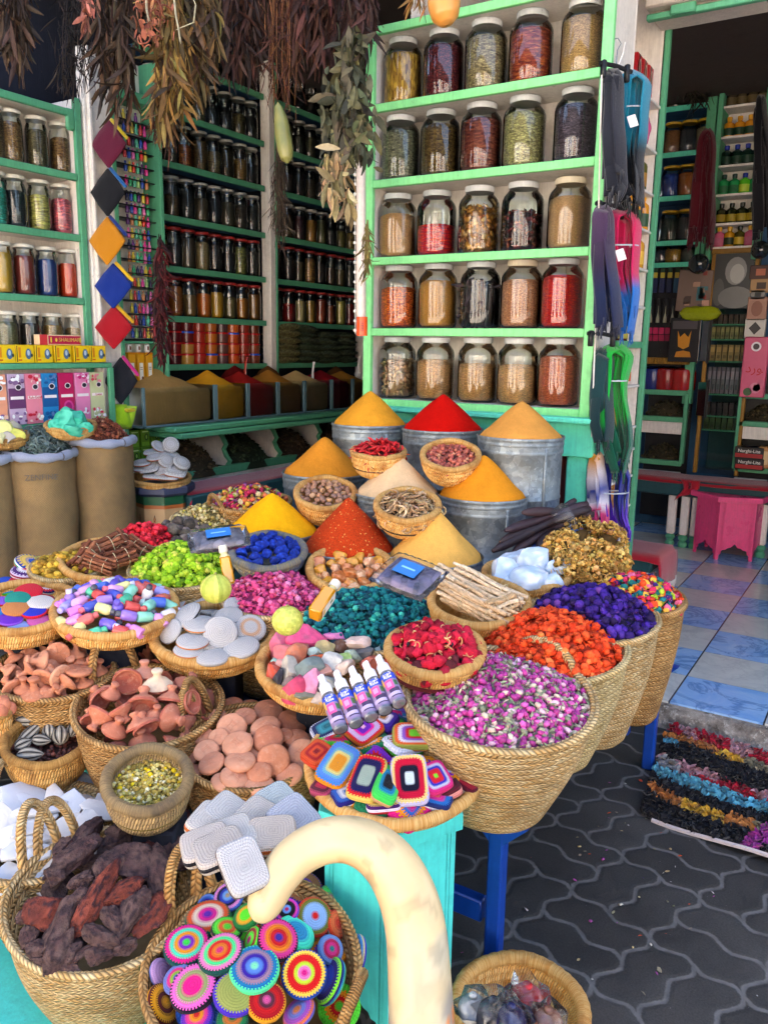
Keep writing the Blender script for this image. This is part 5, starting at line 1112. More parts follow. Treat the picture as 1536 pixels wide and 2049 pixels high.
_RD=[(445,520,130,.8,120,['#b83a28','#3c1c9a','#2c60b8','#6a88d8'],['#1c6a5a'],'red centred blue ringed'),(575,480,190,.75,110,['#a89878','#6a9ad8','#2a3ca8','#1c1c40','#e08ac8'],['#4a78d0'],'tan centred blue and pink'),(690,600,190,.6,125,['#58e028','#58e028','#e0a020','#1c7a38'],['#1c6a30','#b8c8a0'],'neon green centred yellow and green'),(450,612,285,.38,95,['#5a1ca8','#d81c8c','#e8d0b8','#e0582c'],['#1c7048','#1c4ab0'],'purple centred magenta and cream'),(565,680,200,.32,80,['#58d838','#e05a2c','#58d838'],['#202024','#b89a78'],'neon green and black'),(320,780,285,.62,95,['#38e048','#7a28b8','#e8901c','#48d8b0','#e01c88'],['#124a48','#124a48'],'neon centred purple, orange and turquoise'),(530,830,285,.52,108,['#d82c78','#e07a1c','#d81c20','#48e088','#e878b8'],['#124a44','#124a44'],'pink centred orange and red'),(720,745,170,.45,160,['#d81c78','#58e838','#8c1428'],['#58e838','#8c1428','#c8b8e8'],'magenta and neon edged'),(875,745,265,.72,62,['#3c2c9a','#c81824','#e07c1c','#d8388c'],['#241824','#d8388c'],'violet centred red and orange'),(985,705,260,.32,58,['#2c90c0','#2c90c0','#48e0c0'],['#48e0a0','#2878b8','#c8b890','#1c2870'],'turquoise and blue edged'),(1098,600,235,.88,40,['#d82020','#8cb0e0','#8cb0e0','#6a702c'],['#d83420','#6a702c'],'red starred light blue and olive'),(1030,430,260,.5,70,['#4820a0','#4820a0','#a8683c','#a8683c'],['#3c1c90','#a8683c'],'purple centred brown'),(935,560,150,.85,100,['#c01c58','#6a9ae0','#16161c','#16161c','#d83ca8'],['#6a48c8'],'black ringed magenta and blue'),(1200,800,175,.8,30,['#1c7878','#d02c7c','#a81c4c','#6a88c0'],['#5078b0'],'teal centred crimson and slate'),(735,925,310,.66,90,['#88f0c0','#5a8ae0','#3820a0','#a08098','#1c78b0'],['#58e8a0','#58e8a0'],'mint centred blue and purple'),(1040,955,285,.95,85,['#e0208c','#e878c0','#c0e838','#d81c20','#d81c20','#f0d050'],['#1c4ab0'],'magenta centred yellow and red'),(365,1040,305,.74,118,['#e81c88','#e81c88','#98a068','#e868c0'],['#1c1428','#1c1428'],'magenta and sage'),(265,985,190,.7,130,['#3c3cc0','#88b838','#d82c80','#6a78c0'],['#6a78c0'],'blue and lime ringed'),(620,1075,280,.68,78,['#a0a858','#a0a858','#a0a858','#a0a858'],['#4a2cc0','#4a2cc0'],'plain sage green with violet edge'),(808,1125,245,.8,80,['#e058a0','#5a2a3c','#c81820','#a81420'],['#e8a020','#e8a020'],'pink centred red with yellow edge'),(172,1140,250,.35,35,['#e8a018','#5a1c18','#e8a018'],['#5a1c18','#e8a018','#d83818'],'yellow and maroon striped'),(385,1215,210,.7,110,['#d01c20','#e8901c','#e03888','#6a2cb0'],['#2c3cb0'],'red centred orange and violet'),(600,1235,200,.5,90,['#1c8048','#d8782c','#1c8048'],['#1c5a40','#d8782c'],'green and orange'),(1008,1190,220,.3,123,['#e08040','#6a78c8','#a04ab8'],['#e07048','#7058c0','#5a80c8'],'orange and lavender striped'),(1200,995,280,.35,155,['#1c3cb8','#1c3cb8','#241c70'],['#88e838','#241c70','#2c88c8','#58d8a0'],'blue and neon striped'),(112,930,220,.25,25,['#1c5a34','#1c5a34'],['#1c5a34','#284c2c'],'plain dark green'),(165,950,190,.3,30,['#b088b8','#b088b8'],['#b890c0','#6a7ac0'],'plain lilac'),(1362,830,230,.35,172,['#3c28b8','#4a90d0'],['#4a90d0','#c8b890','#3c28b8'],'violet and light blue striped'),(255,660,150,.35,92,['#c83858','#b89a88'],['#c8a898','#b82c50','#c8a898'],'crimson and tan striped'),(1235,645,170,.5,20,['#d83c20','#e06a38'],['#d83c20','#b8b8c8'],'red orange'),(1185,500,190,.4,30,['#b83888','#58e060'],['#5a1c48','#58e060'],'plum and neon green')]
I=Items('crochet pad','of the front basket','round crochet pads in the front basket','crochet pad');ROUND.k=1.05
for(zx,zy,wz,q,dr,rings,side,wd)in _RD:
 px,py=270+zx/3.072,1640+zy/3.072;n=facing(px,py,q,dr);C,_=ROUND.hit(px,py);r=wz/3.072*depth(C)/(2*FPX)
 tag(put(crochet(r,r,r*.56,rings,side,nk=84),C+ray(px,py)*r*(.05+.5*(q<.5)),axes(n,random.uniform(0,6))),'round crochet pad, %s, in the front basket'%wd,'crochet pad','round crochet pads in the front basket')
for u,v in poisson(ROUND,16,.07,.9):
 c=[random.choice(['#d81c78','#2c60b8','#e8901c','#58d838','#7a28b8','#c81820','#1c7048'])for _ in range(5)]
 C=ROUND.at(u,v,ROUND.w(math.hypot(u,v))-.06);I.add(put(crochet(.042,.042,.02,c[:4],c[3:],nk=40),C,axes(ROUND.nor(u,v)+np.array([random.uniform(-.5,.5),random.uniform(-.5,.5),0]))),*pix(C),'sunken')
I.done(4)
_SQ=[(585,300,-40,225,225,.72,95,['#f0b8d8','#6a20b8','#6a20b8','#e01c98','#c0a8d8','#c0a8d8','#d01828'],['#a85c18','#1c1614','#1c1614'],'violet centred red and lilac square'),(412,548,56.5,345,215,.82,100,['#e8982c','#e8982c','#e8982c','#e0d080','#70b0c8','#5a8ae0','#4a88d8'],['#d8881c'],'orange centred blue'),(612,640,69,345,200,.76,105,['#a8b8a8','#a8b8a8','#a8b8a8','#1c1a54','#1c1a54','#d81c28'],['#e8c860','#e8c860'],'sage centred navy and red'),(905,645,95,380,235,.92,90,['#dce8f0','#dce8f0','#14142c','#14142c','#c81038','#c81038','#f0d080'],['#c8c0e8'],'white centred navy and crimson'),(948,350,0,345,200,.62,88,['#70d838','#70d838','#c81828','#8a58c8','#e0d8e8','#e0602c'],['#98a048','#98a048','#c88038'],'lime centred red and orange'),(1238,320,-64,300,235,.8,75,['#a87888','#a87888','#a87888','#1cb0d0','#1cb0d0','#98a0b0'],['#4a484c','#4a484c'],'mauve centred cyan and grey'),(760,140,7,330,260,.36,95,['#3c98c8','#e8d8d0','#d84890','#3c98c8','#f0d870'],['#e8e4e8','#d8d8f0'],'blue and yellow flat white edged'),(585,135,28,260,230,.4,110,['#5a1c90','#c81838','#e8e0e8','#c81838'],['#3c1c90','#d8d8e0','#1c88a8','#48e060'],'red and white striped edge'),(900,180,5,240,220,.36,90,['#3ca048','#7050c0','#2c88c0'],['#e8e8f0','#c81c28'],'green and blue with white edge'),(350,300,27,270,230,.4,112,['#1c6a78','#3c98a8','#1c2c5c'],['#e0e0f0','#241c78','#68e838'],'teal centred navy and neon edged'),(272,475,42,210,190,.6,110,['#8a1828','#e0502c','#a81c28','#e0582c'],['#c84020'],'orange and dark red ringed'),(1090,140,-30,165,150,.62,90,['#d8441c','#d8441c','#d8441c'],['#c83c18'],'plain orange red'),(1290,490,-12,350,240,.3,88,['#c81c30','#c81c30','#8058d0'],['#7050c0','#e0683c','#6a48b8'],'purple edged red and orange'),(1230,555,-5,260,230,.42,82,['#c83038','#c83038','#c0d850'],['#c0c8e8','#a8b8e0','#c0d850'],'red centred lime and pale blue'),(1075,640,-60,240,190,.8,70,['#78e030','#d81c30','#d81c30','#2430b0','#c0c0d8','#d82880'],['#d82c70'],'lime centred blue and pink'),(735,690,72,250,180,.5,60,['#1c1c24','#1c1c24','#1c8ab8','#48e060'],['#48d858','#d8a878'],'black centred blue and neon'),(1165,735,27,245,200,.2,115,['#c83858','#5a1c28'],['#5a1c28','#e09088','#d88078'],'salmon striped edge'),(335,690,50,220,180,.45,110,['#c82c50','#c82c50','#5a1c30'],['#a84060','#5a1c30'],'crimson ringed plum'),(480,770,20,240,190,.4,95,['#2c60b8','#e0e0e8','#2c60b8'],['#241c70','#e0e0f0'],'blue and white ringed navy edged'),(720,810,5,260,190,.4,92,['#58b838','#c81c28','#e8c060'],['#4a1c6a','#e0d8f0','#c81c28'],'green centred with plum and white edge'),(1080,790,-15,260,190,.45,85,['#e07a1c','#d8288c','#1c6ab8'],['#1c2c6a','#d8d8f0'],'orange centred pink and blue'),(1290,670,-35,220,180,.45,70,['#a8d838','#a81c30','#a81c30'],['#581428','#d8c8c0'],'lime centred dark red'),(720,240,-20,200,180,.5,90,['#a8682c','#e8e0f0','#3c1c90'],['#3c1c90'],'brown centred violet')]
SQ.k=1.0
for(zx,zy,la,L,S_,q,dr,rings,side,wd)in _SQ:
 px,py=560+zx/3.491,1380+zy/3.491;n=facing(px,py,q,dr);C,_=SQ.hit(px,py);k=depth(C)/FPX/3.491;v,st=along(n,px,py,la)
 sy=S_*k*(1 if q>.55 else .9);A=np.stack([v,np.cross(n,v),n],1)
 tag(put(crochet(L*k*st/2*.96,sy/2,.022,rings,side,5.0,96,3,.15),C+n*.008+ray(px,py)*(.018 if q<.5 else 0),A),'crochet pad, %s, on the turquoise table tray'%wd,'crochet pad','crocheted squares in the tray on the turquoise table')
I=Items('crochet square','of the square pad tray','crocheted squares in the tray on the turquoise table','crochet pad')
for u,v in poisson(SQ,18,.07,.84):
 c=[random.choice(['#d81c78','#2c60b8','#e8901c','#58d838','#7a28b8','#c81820','#1c7048','#e0e0f0'])for _ in range(5)]
 C=SQ.at(u,v,SQ.w(math.hypot(u,v))-.014);I.add(put(crochet(.05,.036,.02,c[:4],c[3:],5,44,2,.12),C,axes(SQ.nor(u,v)+np.array([random.uniform(-.3,.3),random.uniform(-.3,.3),0]),random.uniform(0,6))),*pix(C),'sunken')
I.done(4)
G1='#aeaaa4'
_PU=[(366,1237,86,.42,130,K_),(420,1206,92,.72,78,K_),(477,1220,64,.6,62,'#c8783c'),(441,1266,70,.96,90,K_),(501,1258,64,.86,78,'#c8a888'),(518,1236,46,.6,30,'#a8a8b0'),(458,1232,56,.5,95,'#b8b8c0'),(400,1250,66,.4,92,'#c87838'),(386,1284,66,.38,90,'#c87030'),(348,1212,56,.5,125,'#c8703c'),(342,1264,54,.72,150,'#a8a49c'),(483,1296,74,.48,100,'#a8a4a0'),(425,1316,70,.32,92,'#b0aca8'),(378,1302,62,.36,88,'#c87838'),(395,1188,60,.5,110,'#c8a080'),(452,1186,58,.5,80,'#a0a0a8'),(340,1240,50,.5,140,'#c88050'),(500,1210,52,.55,60,K_)]
I=Items('white round bath pad','of its coiled tray','white crocheted bath pads in the tray','bath pad');PUM.k=1.0
for px,py,wp,q,dr,ec in _PU:
 n=facing(px,py,q,dr);C,_=PUM.hit(px,py);r=wp*depth(C)/(2*FPX);r=max(r,.031)
 I.add(put(crochet(r,r,r*.6,[W_,W_,W_ if ec!='#c8a888' else '#c8a080',W_],[W_,ec,G1],nk=72,dome=.6),C+ray(px,py)*.004,axes(n)),px,py,{K_:'black edged'}.get(ec,'orange edged' if ec[1]=='c' else 'grey edged'))
for u,v in poisson(PUM,9,.07,.62):
 C=PUM.at(u,v,PUM.w(math.hypot(u,v))-.03);I.add(put(crochet(.034,.034,.02,[G1,G1],[G1,'#b8b4ac'],nk=36,dome=.5),C,axes(PUM.nor(u,v)+np.array([random.uniform(-.5,.5),random.uniform(-.5,.5),0]))),*pix(C),'sunken')
I.done(5)
KN=Fr(500,1690,190,z=.44,tilt=14).dome(.04)
I=Items('square knitted bath pad','beside the gourd','square knitted bath pads beside the gourd','bath pad')
for px,py,la,L,S_,q,dr,ec,wc,dd in((486,1734,112,112,76,.9,60,'#5a4a48','#bcbabb',1.22),(412,1690,20,105,90,.32,105,K_,'#c0b6ae',1.27),(440,1700,24,110,90,.34,105,K_,'#bab0a8',1.25),(465,1672,20,95,90,.35,100,K_,'#c4beb8',1.29),(425,1650,-30,90,80,.45,70,'#c06428','#c6beb6',1.33),(545,1672,5,100,80,.45,90,'#c06428','#c0b4a8',1.29),(588,1640,-48,92,78,.75,70,'#3c3e4c','#a8acb8',1.34),(560,1612,-48,90,70,.6,80,'#c8b8a0','#b0b8b8',1.40),(460,1632,-36,95,80,.45,65,'#2c2230','#c2beba',1.36),(520,1640,-30,90,80,.5,80,'#c07038','#c2bab2',1.36)):
 n=facing(px,py,q,dr);C=P(px,py,d=dd);k=dd/FPX;v,st=along(n,px,py,la)
 I.add(put(crochet(L*k*st/2,S_*k/2,.02,[wc]*4,[wc,ec,wc],6,60,3,.1),C,np.stack([v,np.cross(n,v),n],1)),px,py,{K_:'black edged','#c06428':'orange edged','#c07038':'rust edged'}.get(ec,'grey'))
I.done(3)
_FE=[(40,1385,100,.4,95,'#1c4ab8',None,'deep blue'),(175,1398,200,.42,92,'#c01c34',None,'dark red'),(50,1452,160,.58,95,'#1c98c8','#58c838','cyan with green edge'),(218,1480,215,.56,100,'#c81830',None,'bright red'),(140,1530,190,.5,92,'#1c9080',None,'teal'),(125,1605,205,.52,92,'#c88048',None,'tan'),(315,1560,210,.4,88,'#d8d0c8',None,'cream'),(15,1550,120,.5,90,'#8a5ad0','#c81838','violet with red edge'),(262,1632,195,.42,95,'#2430b8','#d01c34','blue with red edge'),(0,1650,120,.8,80,'#2c80d0',None,'sky blue'),(80,1690,190,.4,90,'#6a28b8','#8a50d0','violet'),(305,1700,180,.45,88,'#c85aa0',None,'pink'),(395,1605,120,.6,80,'#d85a20',None,'orange'),(150,1745,170,.4,88,'#8aa0d8',None,'pale blue'),(40,1760,170,.4,92,'#b81c30',None,'wine red')]
I=Items('felt round','of the far left tray','felt and crochet rounds in the far left tray','felt round');FELT.k=1.0
for zx,zy,wz,q,dr,c,ec,wd in _FE:
 px,py=zx/3.84,800+zy/3.84;n=facing(px,py,q,dr);C,_=FELT.hit(px,py);r=wz/3.84*depth(C)/(2*FPX)
 tag(put(crochet(r,r,r*.5,[c]*4,[ec or c,ec or c],nk=44,zig=False,dome=.5),C,axes(n)),'round felt pad, %s, in the far left tray'%wd,'felt round','felt and crochet rounds in the far left tray')
for zx,zy,wz,q,dr,rg,sd,wd in((210,1352,240,.35,88,['#c81838','#e0d8e0','#4a1c6a'],['#c8b8d0','#8a1838','#e8d8e0','#2c2458'],'plum and white striped'),(392,1440,190,.78,110,['#1c5a3c','#3ca078','#1c2c5a','#e0d8e0','#c82c38'],['#1c2458','#e0e0e8','#48b858'],'green centred navy and white ringed'),(445,1365,190,.3,55,['#e0a860','#c83c28'],['#3cb060','#e8e0d8','#c83838','#1c2c6a'],'cream green and red striped'),(250,1300,270,.25,65,['#3c60b8','#e8c060'],['#1c3c90','#d8e0e8','#38a868','#c83038','#e0b850'],'many coloured striped'),(350,1275,180,.3,80,['#58c048','#e8b060'],['#48b848','#e8b888','#c83828'],'lime and peach striped')):
 px,py=zx/3.84,800+zy/3.84;n=facing(px,py,q,dr);C,_=FELT.hit(px,py);r=wz/3.84*depth(C)/(2*FPX)
 tag(put(crochet(r,r,r*.6,rg,sd,nk=48),C+Z3*.01,axes(n)),'round crochet pad, %s, in the far left tray'%wd,'crochet pad','felt and crochet rounds in the far left tray')
for u,v in poisson(FELT,8,.075,.6):
 C=FELT.at(u,v,FELT.w(math.hypot(u,v))-.028);I.add(put(crochet(.036,.036,.016,[random.choice(['#b81c30','#1c4ab8','#1c9080','#8a5ad0'])]*3,['#40204a'],nk=32,zig=False),C,axes(FELT.nor(u,v))),*pix(C),'sunken')
I.done(3)
b=MB();b.lathe([(.001,-.007),(.024,-.0075),(.0285,-.004),(.030,0),(.0285,.004),(.024,.0072),(.001,.0085)],36);CD=b.build('clay_disc','clay_body',sharp=180)
b=MB()
for y in(-.011,-.0085,-.006,.006,.0085,.011):
 for s_ in(1,-1):b.tube([(-.02,y*1.0,s_*.0069),(0,y*.75+.0,s_*.0084),(.02,y*1.0,s_*.0069)],.0004,4)
for y in(-.01,0,.01):
 b.tube([(y,-.022,.0066),(y*.4,0,.0087),(y,.022,.0066)],.0004,4)
o=b.build('scored_lines','clay_body',parent=CD);colour(o,'#bc7e62')
_CL=[(250,830,190,.75,100),(385,815,150,.4,90),(530,855,240,.52,85),(710,945,235,.55,58),(505,980,240,.47,105),(245,980,235,.86,100),(125,905,160,.7,120),(350,900,180,.6,90),(290,1115,245,.7,108),(525,1070,245,.8,105),(565,1237,258,.99,90),(790,1180,235,.95,100),(50,1165,200,.75,110),(90,1260,215,.6,122),(310,1245,245,.42,92),(270,1372,240,.5,68),(195,1412,225,.35,75),(460,1430,235,.36,92),(690,1352,225,.55,112),(460,1335,200,.7,100),(650,1040,140,.6,90),(745,1075,200,.6,80),(145,1060,160,.8,110),(900,985,190,.55,88),(20,1050,170,.7,100),(830,1290,190,.6,100)]
I=Items('flat clay stone','of the clay disc basket','flat round clay stones in the palm basket','clay stone');CLAY.k=1.02
for zx,zy,wz,q,dr in _CL:
 px,py=400+zx/3.84,1200+zy/3.84;n=facing(px,py,q,dr);C,_=CLAY.hit(px,py);s_=wz/3.84*depth(C)/(2*FPX)/.030
 o=copy(CD,mat4=m4(C+ray(px,py)*.003,axes(n,random.uniform(0,6)),s_));colour(o,random.choice(['#cb8a6b','#c58262','#d09475','#bf7c5e']));I.add(o,px,py,'terracotta')
for u,v in poisson(CLAY,22,.05,.9):
 C=CLAY.at(u,v,CLAY.w(math.hypot(u,v))-.03);o=copy(CD,mat4=m4(C,axes(CLAY.nor(u,v)+np.array([random.uniform(-.6,.6),random.uniform(-.6,.6),0])),1.0));colour(o,'#c08468');I.add(o,*pix(C),'sunken')
I.done(6)
b=MB();b.lathe([(.001,-.003),(.028,-.004),(.031,-.001),(.031,.003),(.027,.007),(.014,.012),(.0085,.018),(.0075,.028),(.009,.034),(.0125,.038),(.013,.041),(.011,.043),(.001,.0435)],28)
ST=b.build('clay_stamp','clay_body',sharp=60)
b=MB()
for k in range(8):
 a=k*PI/4;b.tube([(.006*math.cos(a),.006*math.sin(a),-.0043),(.026*math.cos(a),.026*math.sin(a),-.0043)],.0007,4)
o=b.build('stamped_pattern','clay_body',parent=ST);colour(o,'#b87c60')
def towards(px,py,dr,q):
 return math.sqrt(1-q*q)*(math.cos(R_(dr))*CR+math.sin(R_(dr))*CU)-q*ray(px,py)
_STP=[(420,260,150,60,.3),(550,270,190,95,.25),(255,285,130,70,.2),(170,350,150,140,.3),(452,400,180,70,-.9),(300,480,190,170,.55),(585,390,150,85,.2),(728,380,140,85,.2),(95,430,150,120,.3),(215,550,160,215,.35),(345,580,170,60,-.7),(440,575,190,150,-.5),(600,575,210,265,-.2),(500,650,170,225,.5),(265,705,210,95,.3),(185,660,150,95,.4),(75,660,160,130,-.5),(665,500,160,45,.6),(760,520,150,80,.4),(50,550,150,150,.2),(380,300,150,110,.4),(640,620,150,100,.3),(400,700,150,45,.4)]
I=Items('mushroom shaped clay stamp','of its basket','clay stamps in the back left palm basket','clay stamp');STAMP.k=1.0
for zx,zy,wz,dr,q in _STP:
 px,py=zx/3.84,1200+zy/3.84;C,_=STAMP.hit(px,py);n=towards(px,py,dr,q);s_=wz/3.84*depth(C)/(2*FPX)/.031
 o=copy(ST,mat4=m4(C-n*.012,axes(n,random.uniform(0,6)),s_));colour(o,random.choice(['#ca8a6a','#c48060','#d09676','#bb785a']));I.add(o,px,py,'')
for u,v in poisson(STAMP,22,.05,.9):
 C=STAMP.at(u,v,STAMP.w(math.hypot(u,v))-.04);o=copy(ST,mat4=m4(C,axes(RNG.normal(size=3)+np.array([0,0,.4])),1));colour(o,'#bc7e62');I.add(o,*pix(C),'sunken')
I.done(5)
b=MB();b.lathe([(.001,.013),(.012,.0115),(.022,.007),(.0285,.001),(.0315,.0005),(.034,.003),(.034,.006),(.031,.009),(.024,.017),(.014,.023),(.009,.028),(.0085,.033),(.012,.038),(.013,.042),(.011,.0445),(.001,.045)],32);TJ=b.build('tagine_lid','clay_body',sharp=70)
b=MB();b.lathe([(.0315,.0003),(.033,-.0004),(.0345,.0025),(.0343,.0055)],32);b.lathe([(.001,.0122),(.012,.0107),(.022,.0062),(.0285,.0003)],32);o=b.build('glazed_rim','clay_body',parent=TJ,sharp=70);colour(o,'#a85c4c')
_TGL=[(1015,460,210,85,-.75),(985,620,225,75,-.88),(1100,790,240,85,-.6),(850,535,130,120,-.7),(770,740,200,130,-.55),(1120,965,220,115,-.45),(1455,790,200,190,-.4),(1310,755,200,80,-.35),(1212,640,230,92,.3),(1120,420,180,60,.2),(1370,545,190,130,.4),(1440,640,190,55,.1),(715,640,190,80,-.15),(775,900,230,235,.5),(940,860,200,300,.1),(1060,955,200,110,-.2),(1325,915,220,345,.5),(1425,760,150,170,.3),(690,900,150,100,-.6),(890,985,200,65,.2),(1240,500,160,50,-.5),(1110,560,200,90,.1),(1500,560,150,80,-.3),(860,700,170,60,.3),(1200,870,160,80,.4)]
I=Items('little clay tagine lid','of its basket','clay tagine lids in the palm basket','tagine lid');TAG.k=1.0
for k,(zx,zy,wz,dr,q)in enumerate(_TGL):
 px,py=zx/3.84,1200+zy/3.84;C,_=TAG.hit(px,py);n=towards(px,py,dr,q);s_=wz/3.84*depth(C)/(2*FPX)/.034
 o=copy(TJ,mat4=m4(C-n*.012,axes(n,random.uniform(0,6)),s_));colour(o,'#dcc4a8' if k==8 else random.choice(['#c27c62','#b87056','#cb8c74','#ba745c']));I.add(o,px,py,'cream' if k==8 else 'hollow side up' if q<-.3 else 'knob up')
for u,v in poisson(TAG,24,.06,.88):
 C=TAG.at(u,v,TAG.w(math.hypot(u,v))-.045);o=copy(TJ,mat4=m4(C,axes(RNG.normal(size=3)),1));colour(o,'#ac6c58');I.add(o,*pix(C),'sunken')
I.done(6)
def chunk(name,mat,pal,dims,seed,sub=3,rough=.06,flats=10,fmin=.5,fmax=.8,tex=5.0,parent=None):
 """broken stone: a ball cut by random planes, then roughened; colour mottled from pal"""
 import bmesh
 from mathutils import noise as mn
 bm=bmesh.new();bmesh.ops.create_icosphere(bm,subdivisions=sub,radius=1.0);rs=np.random.default_rng(seed)
 ks=[nrm(rs.normal(size=3))for _ in range(flats)];ds=rs.uniform(fmin,fmax,flats);s=SCAT();vs=[];cs=[];off=Vector(rs.uniform(-50,50,3));pc=[np.array(lin(p))for p in pal]
 for q in bm.verts:
  p=np.array(q.co)
  for k_,d_ in zip(ks,ds):
   e=p@k_
   if e>d_:p=p-k_*(e-d_)
  t=mn.noise(Vector(p)*tex*.35+off);t2=mn.noise(Vector(p)*tex+off);p=p*(1+rough*(t2+t));vs.append(p*np.asarray(dims)/2)
  m=min(1,max(0,.5+t*1.1));c=pc[0]*(1-m)+pc[min(1,len(pc)-1)]*m
  if len(pc)>2 and t2>.22:c=pc[2]
  cs.append(c*(1+.12*t2))
 s.raw(vs,[tuple(v.index for v in f.verts)for f in bm.faces],cs);bm.free()
 return s.build(name,mat,(0,0,0),parent,35)
_RK=[(815,320,235,190,'#d6507c','hot pink'),(620,365,170,190,'#c0607a','rose'),(722,265,125,115,'#c44a26','orange red'),(1050,285,140,85,'#d87cae','orchid pink'),(980,362,130,105,'#b4a272','khaki'),(1185,350,180,130,'#e2c2b4','pale peach'),(1270,405,160,110,'#5c5c60','charcoal'),(752,465,140,170,'#c67454','salmon'),(880,412,120,85,'#9fb4b0','pale aqua'),(888,472,120,95,'#c2542c','rust'),(955,462,100,90,'#c85c30','bright rust'),(1085,450,110,85,'#aecb78','lime'),(1010,495,150,125,'#c8c6be','off white'),(840,545,190,150,'#6e7c7a','grey green'),(690,572,130,190,'#b2aca2','stone grey'),(620,515,100,95,'#c89088','dusty pink'),(606,622,75,140,'#3a3840','black'),(566,580,90,140,'#b44632','brick red'),(715,690,170,160,'#bc4260','raspberry'),(850,645,150,180,'#d886a2','candy pink'),(810,745,160,95,'#83836f','olive grey'),(590,490,85,70,'#8fb0a6','sea green'),(1075,370,100,90,'#5c3e30','dark brown'),(1375,385,130,105,'#93a4a0','slate'),(905,770,100,85,'#b6a292','beige'),(640,430,170,110,'#c66e70','coral'),(1175,435,110,85,'#9cb0a6','pale green'),(1310,480,120,95,'#be6856','terracotta'),(930,560,150,120,'#b8867a','pinkish brown'),(980,640,150,120,'#8a8e8c','mid grey'),(760,380,110,90,'#a45a50','dull red'),(1120,520,130,110,'#cbb5a8','pale sand'),(680,660,100,100,'#7a6a64','taupe')]
ROCKS.k=1.05
for k,(zx,zy,wz,hz,hx,wd)in enumerate(_RK):
 px,py=400+zx/3.84,1200+zy/3.84;C,n=ROCKS.hit(px,py);u=depth(C)/FPX/3.84;c=np.array(lin(hx))
 o=chunk('coloured_rock','rock',[tuple(c),tuple(np.clip(c*1.25,0,.9)),tuple(np.clip(c*.8+.06,0,.9))],(wz*u*1.55,max(wz,hz)*u*1.3,hz*u*1.55),100+k,3,.07,11,.45,.8)
 tag(put(o,C+ray(px,py)*.002,np.stack([CR,np.cross(CU,CR),CU],1)),'%s rough rock in the tray of mixed coloured rocks'%wd,'rock','coloured rocks in the coiled tray')
def shard(name,mat,L,W2,th,seed):
 rs=random.Random(seed);n=rs.choice((5,6,7));an=sorted(2*PI*(i+rs.uniform(-.32,.32))/n for i in range(n));pl=[]
 for a in an:q=rs.uniform(.82,1.1);pl.append((L/2*math.cos(a)*q,W2/2*math.sin(a)*q))
 out=[]
 for i,p in enumerate(pl):
  q=pl[(i+1)%n]
  for t in(0,.25,.5,.75):out.append(((p[0]+(q[0]-p[0])*t)*(1+rs.uniform(-.025,.025)),(p[1]+(q[1]-p[1])*t)*(1+rs.uniform(-.025,.025))))
 m=len(out);b=MB();vs=[];tl=rs.uniform(-.5,.5)
 for sc,z in((.0,.46),(.5,.5),(.9,.46),(.985,.3),(1.0,-.1),(.96,-.4),(.5,-.5),(.0,-.5)):
  for x,y in out:vs.append((x*sc,y*sc,z*th*(1+.25*tl*x/L*2)+rs.uniform(-.04,.04)*th+0))
 b.add(vs,[(j*m+(k+1)%m,j*m+k,(j+1)*m+k,(j+1)*m+(k+1)%m)for j in range(7)for k in range(m)],rs.choice(('#ced0d4','#c2c6ce','#d8d6d4','#c8ccd4')));return b.build(name,mat,sharp=32)
_SL=[(330,1430,350,150,22,.55,100),(195,1550,470,230,-32,.6,70),(620,1440,330,190,-12,.7,85),(410,1500,180,150,10,.7,100),(60,1690,260,150,-60,.7,70),(420,1590,210,130,15,.5,90),(250,1620,300,100,5,.5,90),(130,1580,340,200,-25,.7,80),(560,1560,240,180,20,.75,90),(760,1610,260,170,-30,.7,70),(680,1700,220,150,15,.6,90),(60,1830,220,160,70,.7,110),(250,1860,320,90,16,.5,95),(210,1770,280,110,10,.5,90),(120,1930,260,150,20,.7,90),(300,1960,260,130,25,.75,95),(790,1560,150,120,-40,.7,70),(20,1560,160,110,40,.7,100)]
I=Items('white mineral slab','of the slab basket','white mineral slabs in the left basket','mineral slab');SLAB.k=1.05
for k,(zx,zy,L,S_,la,q,dr)in enumerate(_SL):
 px,py=zx/3.84,1200+zy/3.84;n=facing(px,py,q,dr);C,_=SLAB.hit(px,py);u=depth(C)/FPX/3.84;v,st=along(n,px,py,la)
 o=shard('mineral_slab','chalk',L*u*st*1.1,S_*u*1.2,.009,300+k);I.add(put(o,C-ray(px,py)*(.002*(k%5)),np.stack([v,np.cross(n,v),n],1)),px,py,'')
for u,v in poisson(SLAB,18,.07,.8):
 C=SLAB.at(u,v,SLAB.w(math.hypot(u,v))-.018);o=shard('mineral_slab','chalk',.15,.09,.009,330+int(1e4*abs(u)));I.add(put(o,C,axes(SLAB.nor(u,v),random.uniform(0,6))),*pix(C),'sunken')
I.done(5)
_WD=[(560,440,420,150,38),(930,260,330,160,22),(1310,240,360,170,35),(1030,480,250,250,60),(830,520,330,140,58),(730,780,560,130,58),(930,720,310,120,28),(620,630,180,90,30),(330,850,260,230,20),(470,980,420,180,60),(870,930,220,110,-65),(1020,880,400,150,68),(1230,580,340,150,95),(1170,900,350,150,52),(770,1090,280,140,-25),(945,1140,190,100,25),(440,1170,340,170,70),(215,890,170,90,35),(225,1050,180,100,70),(310,1160,200,110,10),(450,1255,330,90,-18),(750,1210,200,110,10),(560,1180,180,80,60),(630,1190,200,50,35),(1340,350,200,170,80),(480,380,200,120,40),(660,290,280,130,55),(1120,850,160,110,30),(1220,790,150,70,10),(620,740,120,110,40),(420,610,140,110,20),(1400,430,160,150,60)]
I=Items('dark wood resin chunk','of the wood basket','dark wood resin chunks in the front left basket','wood chunk');WOOD.k=1.04
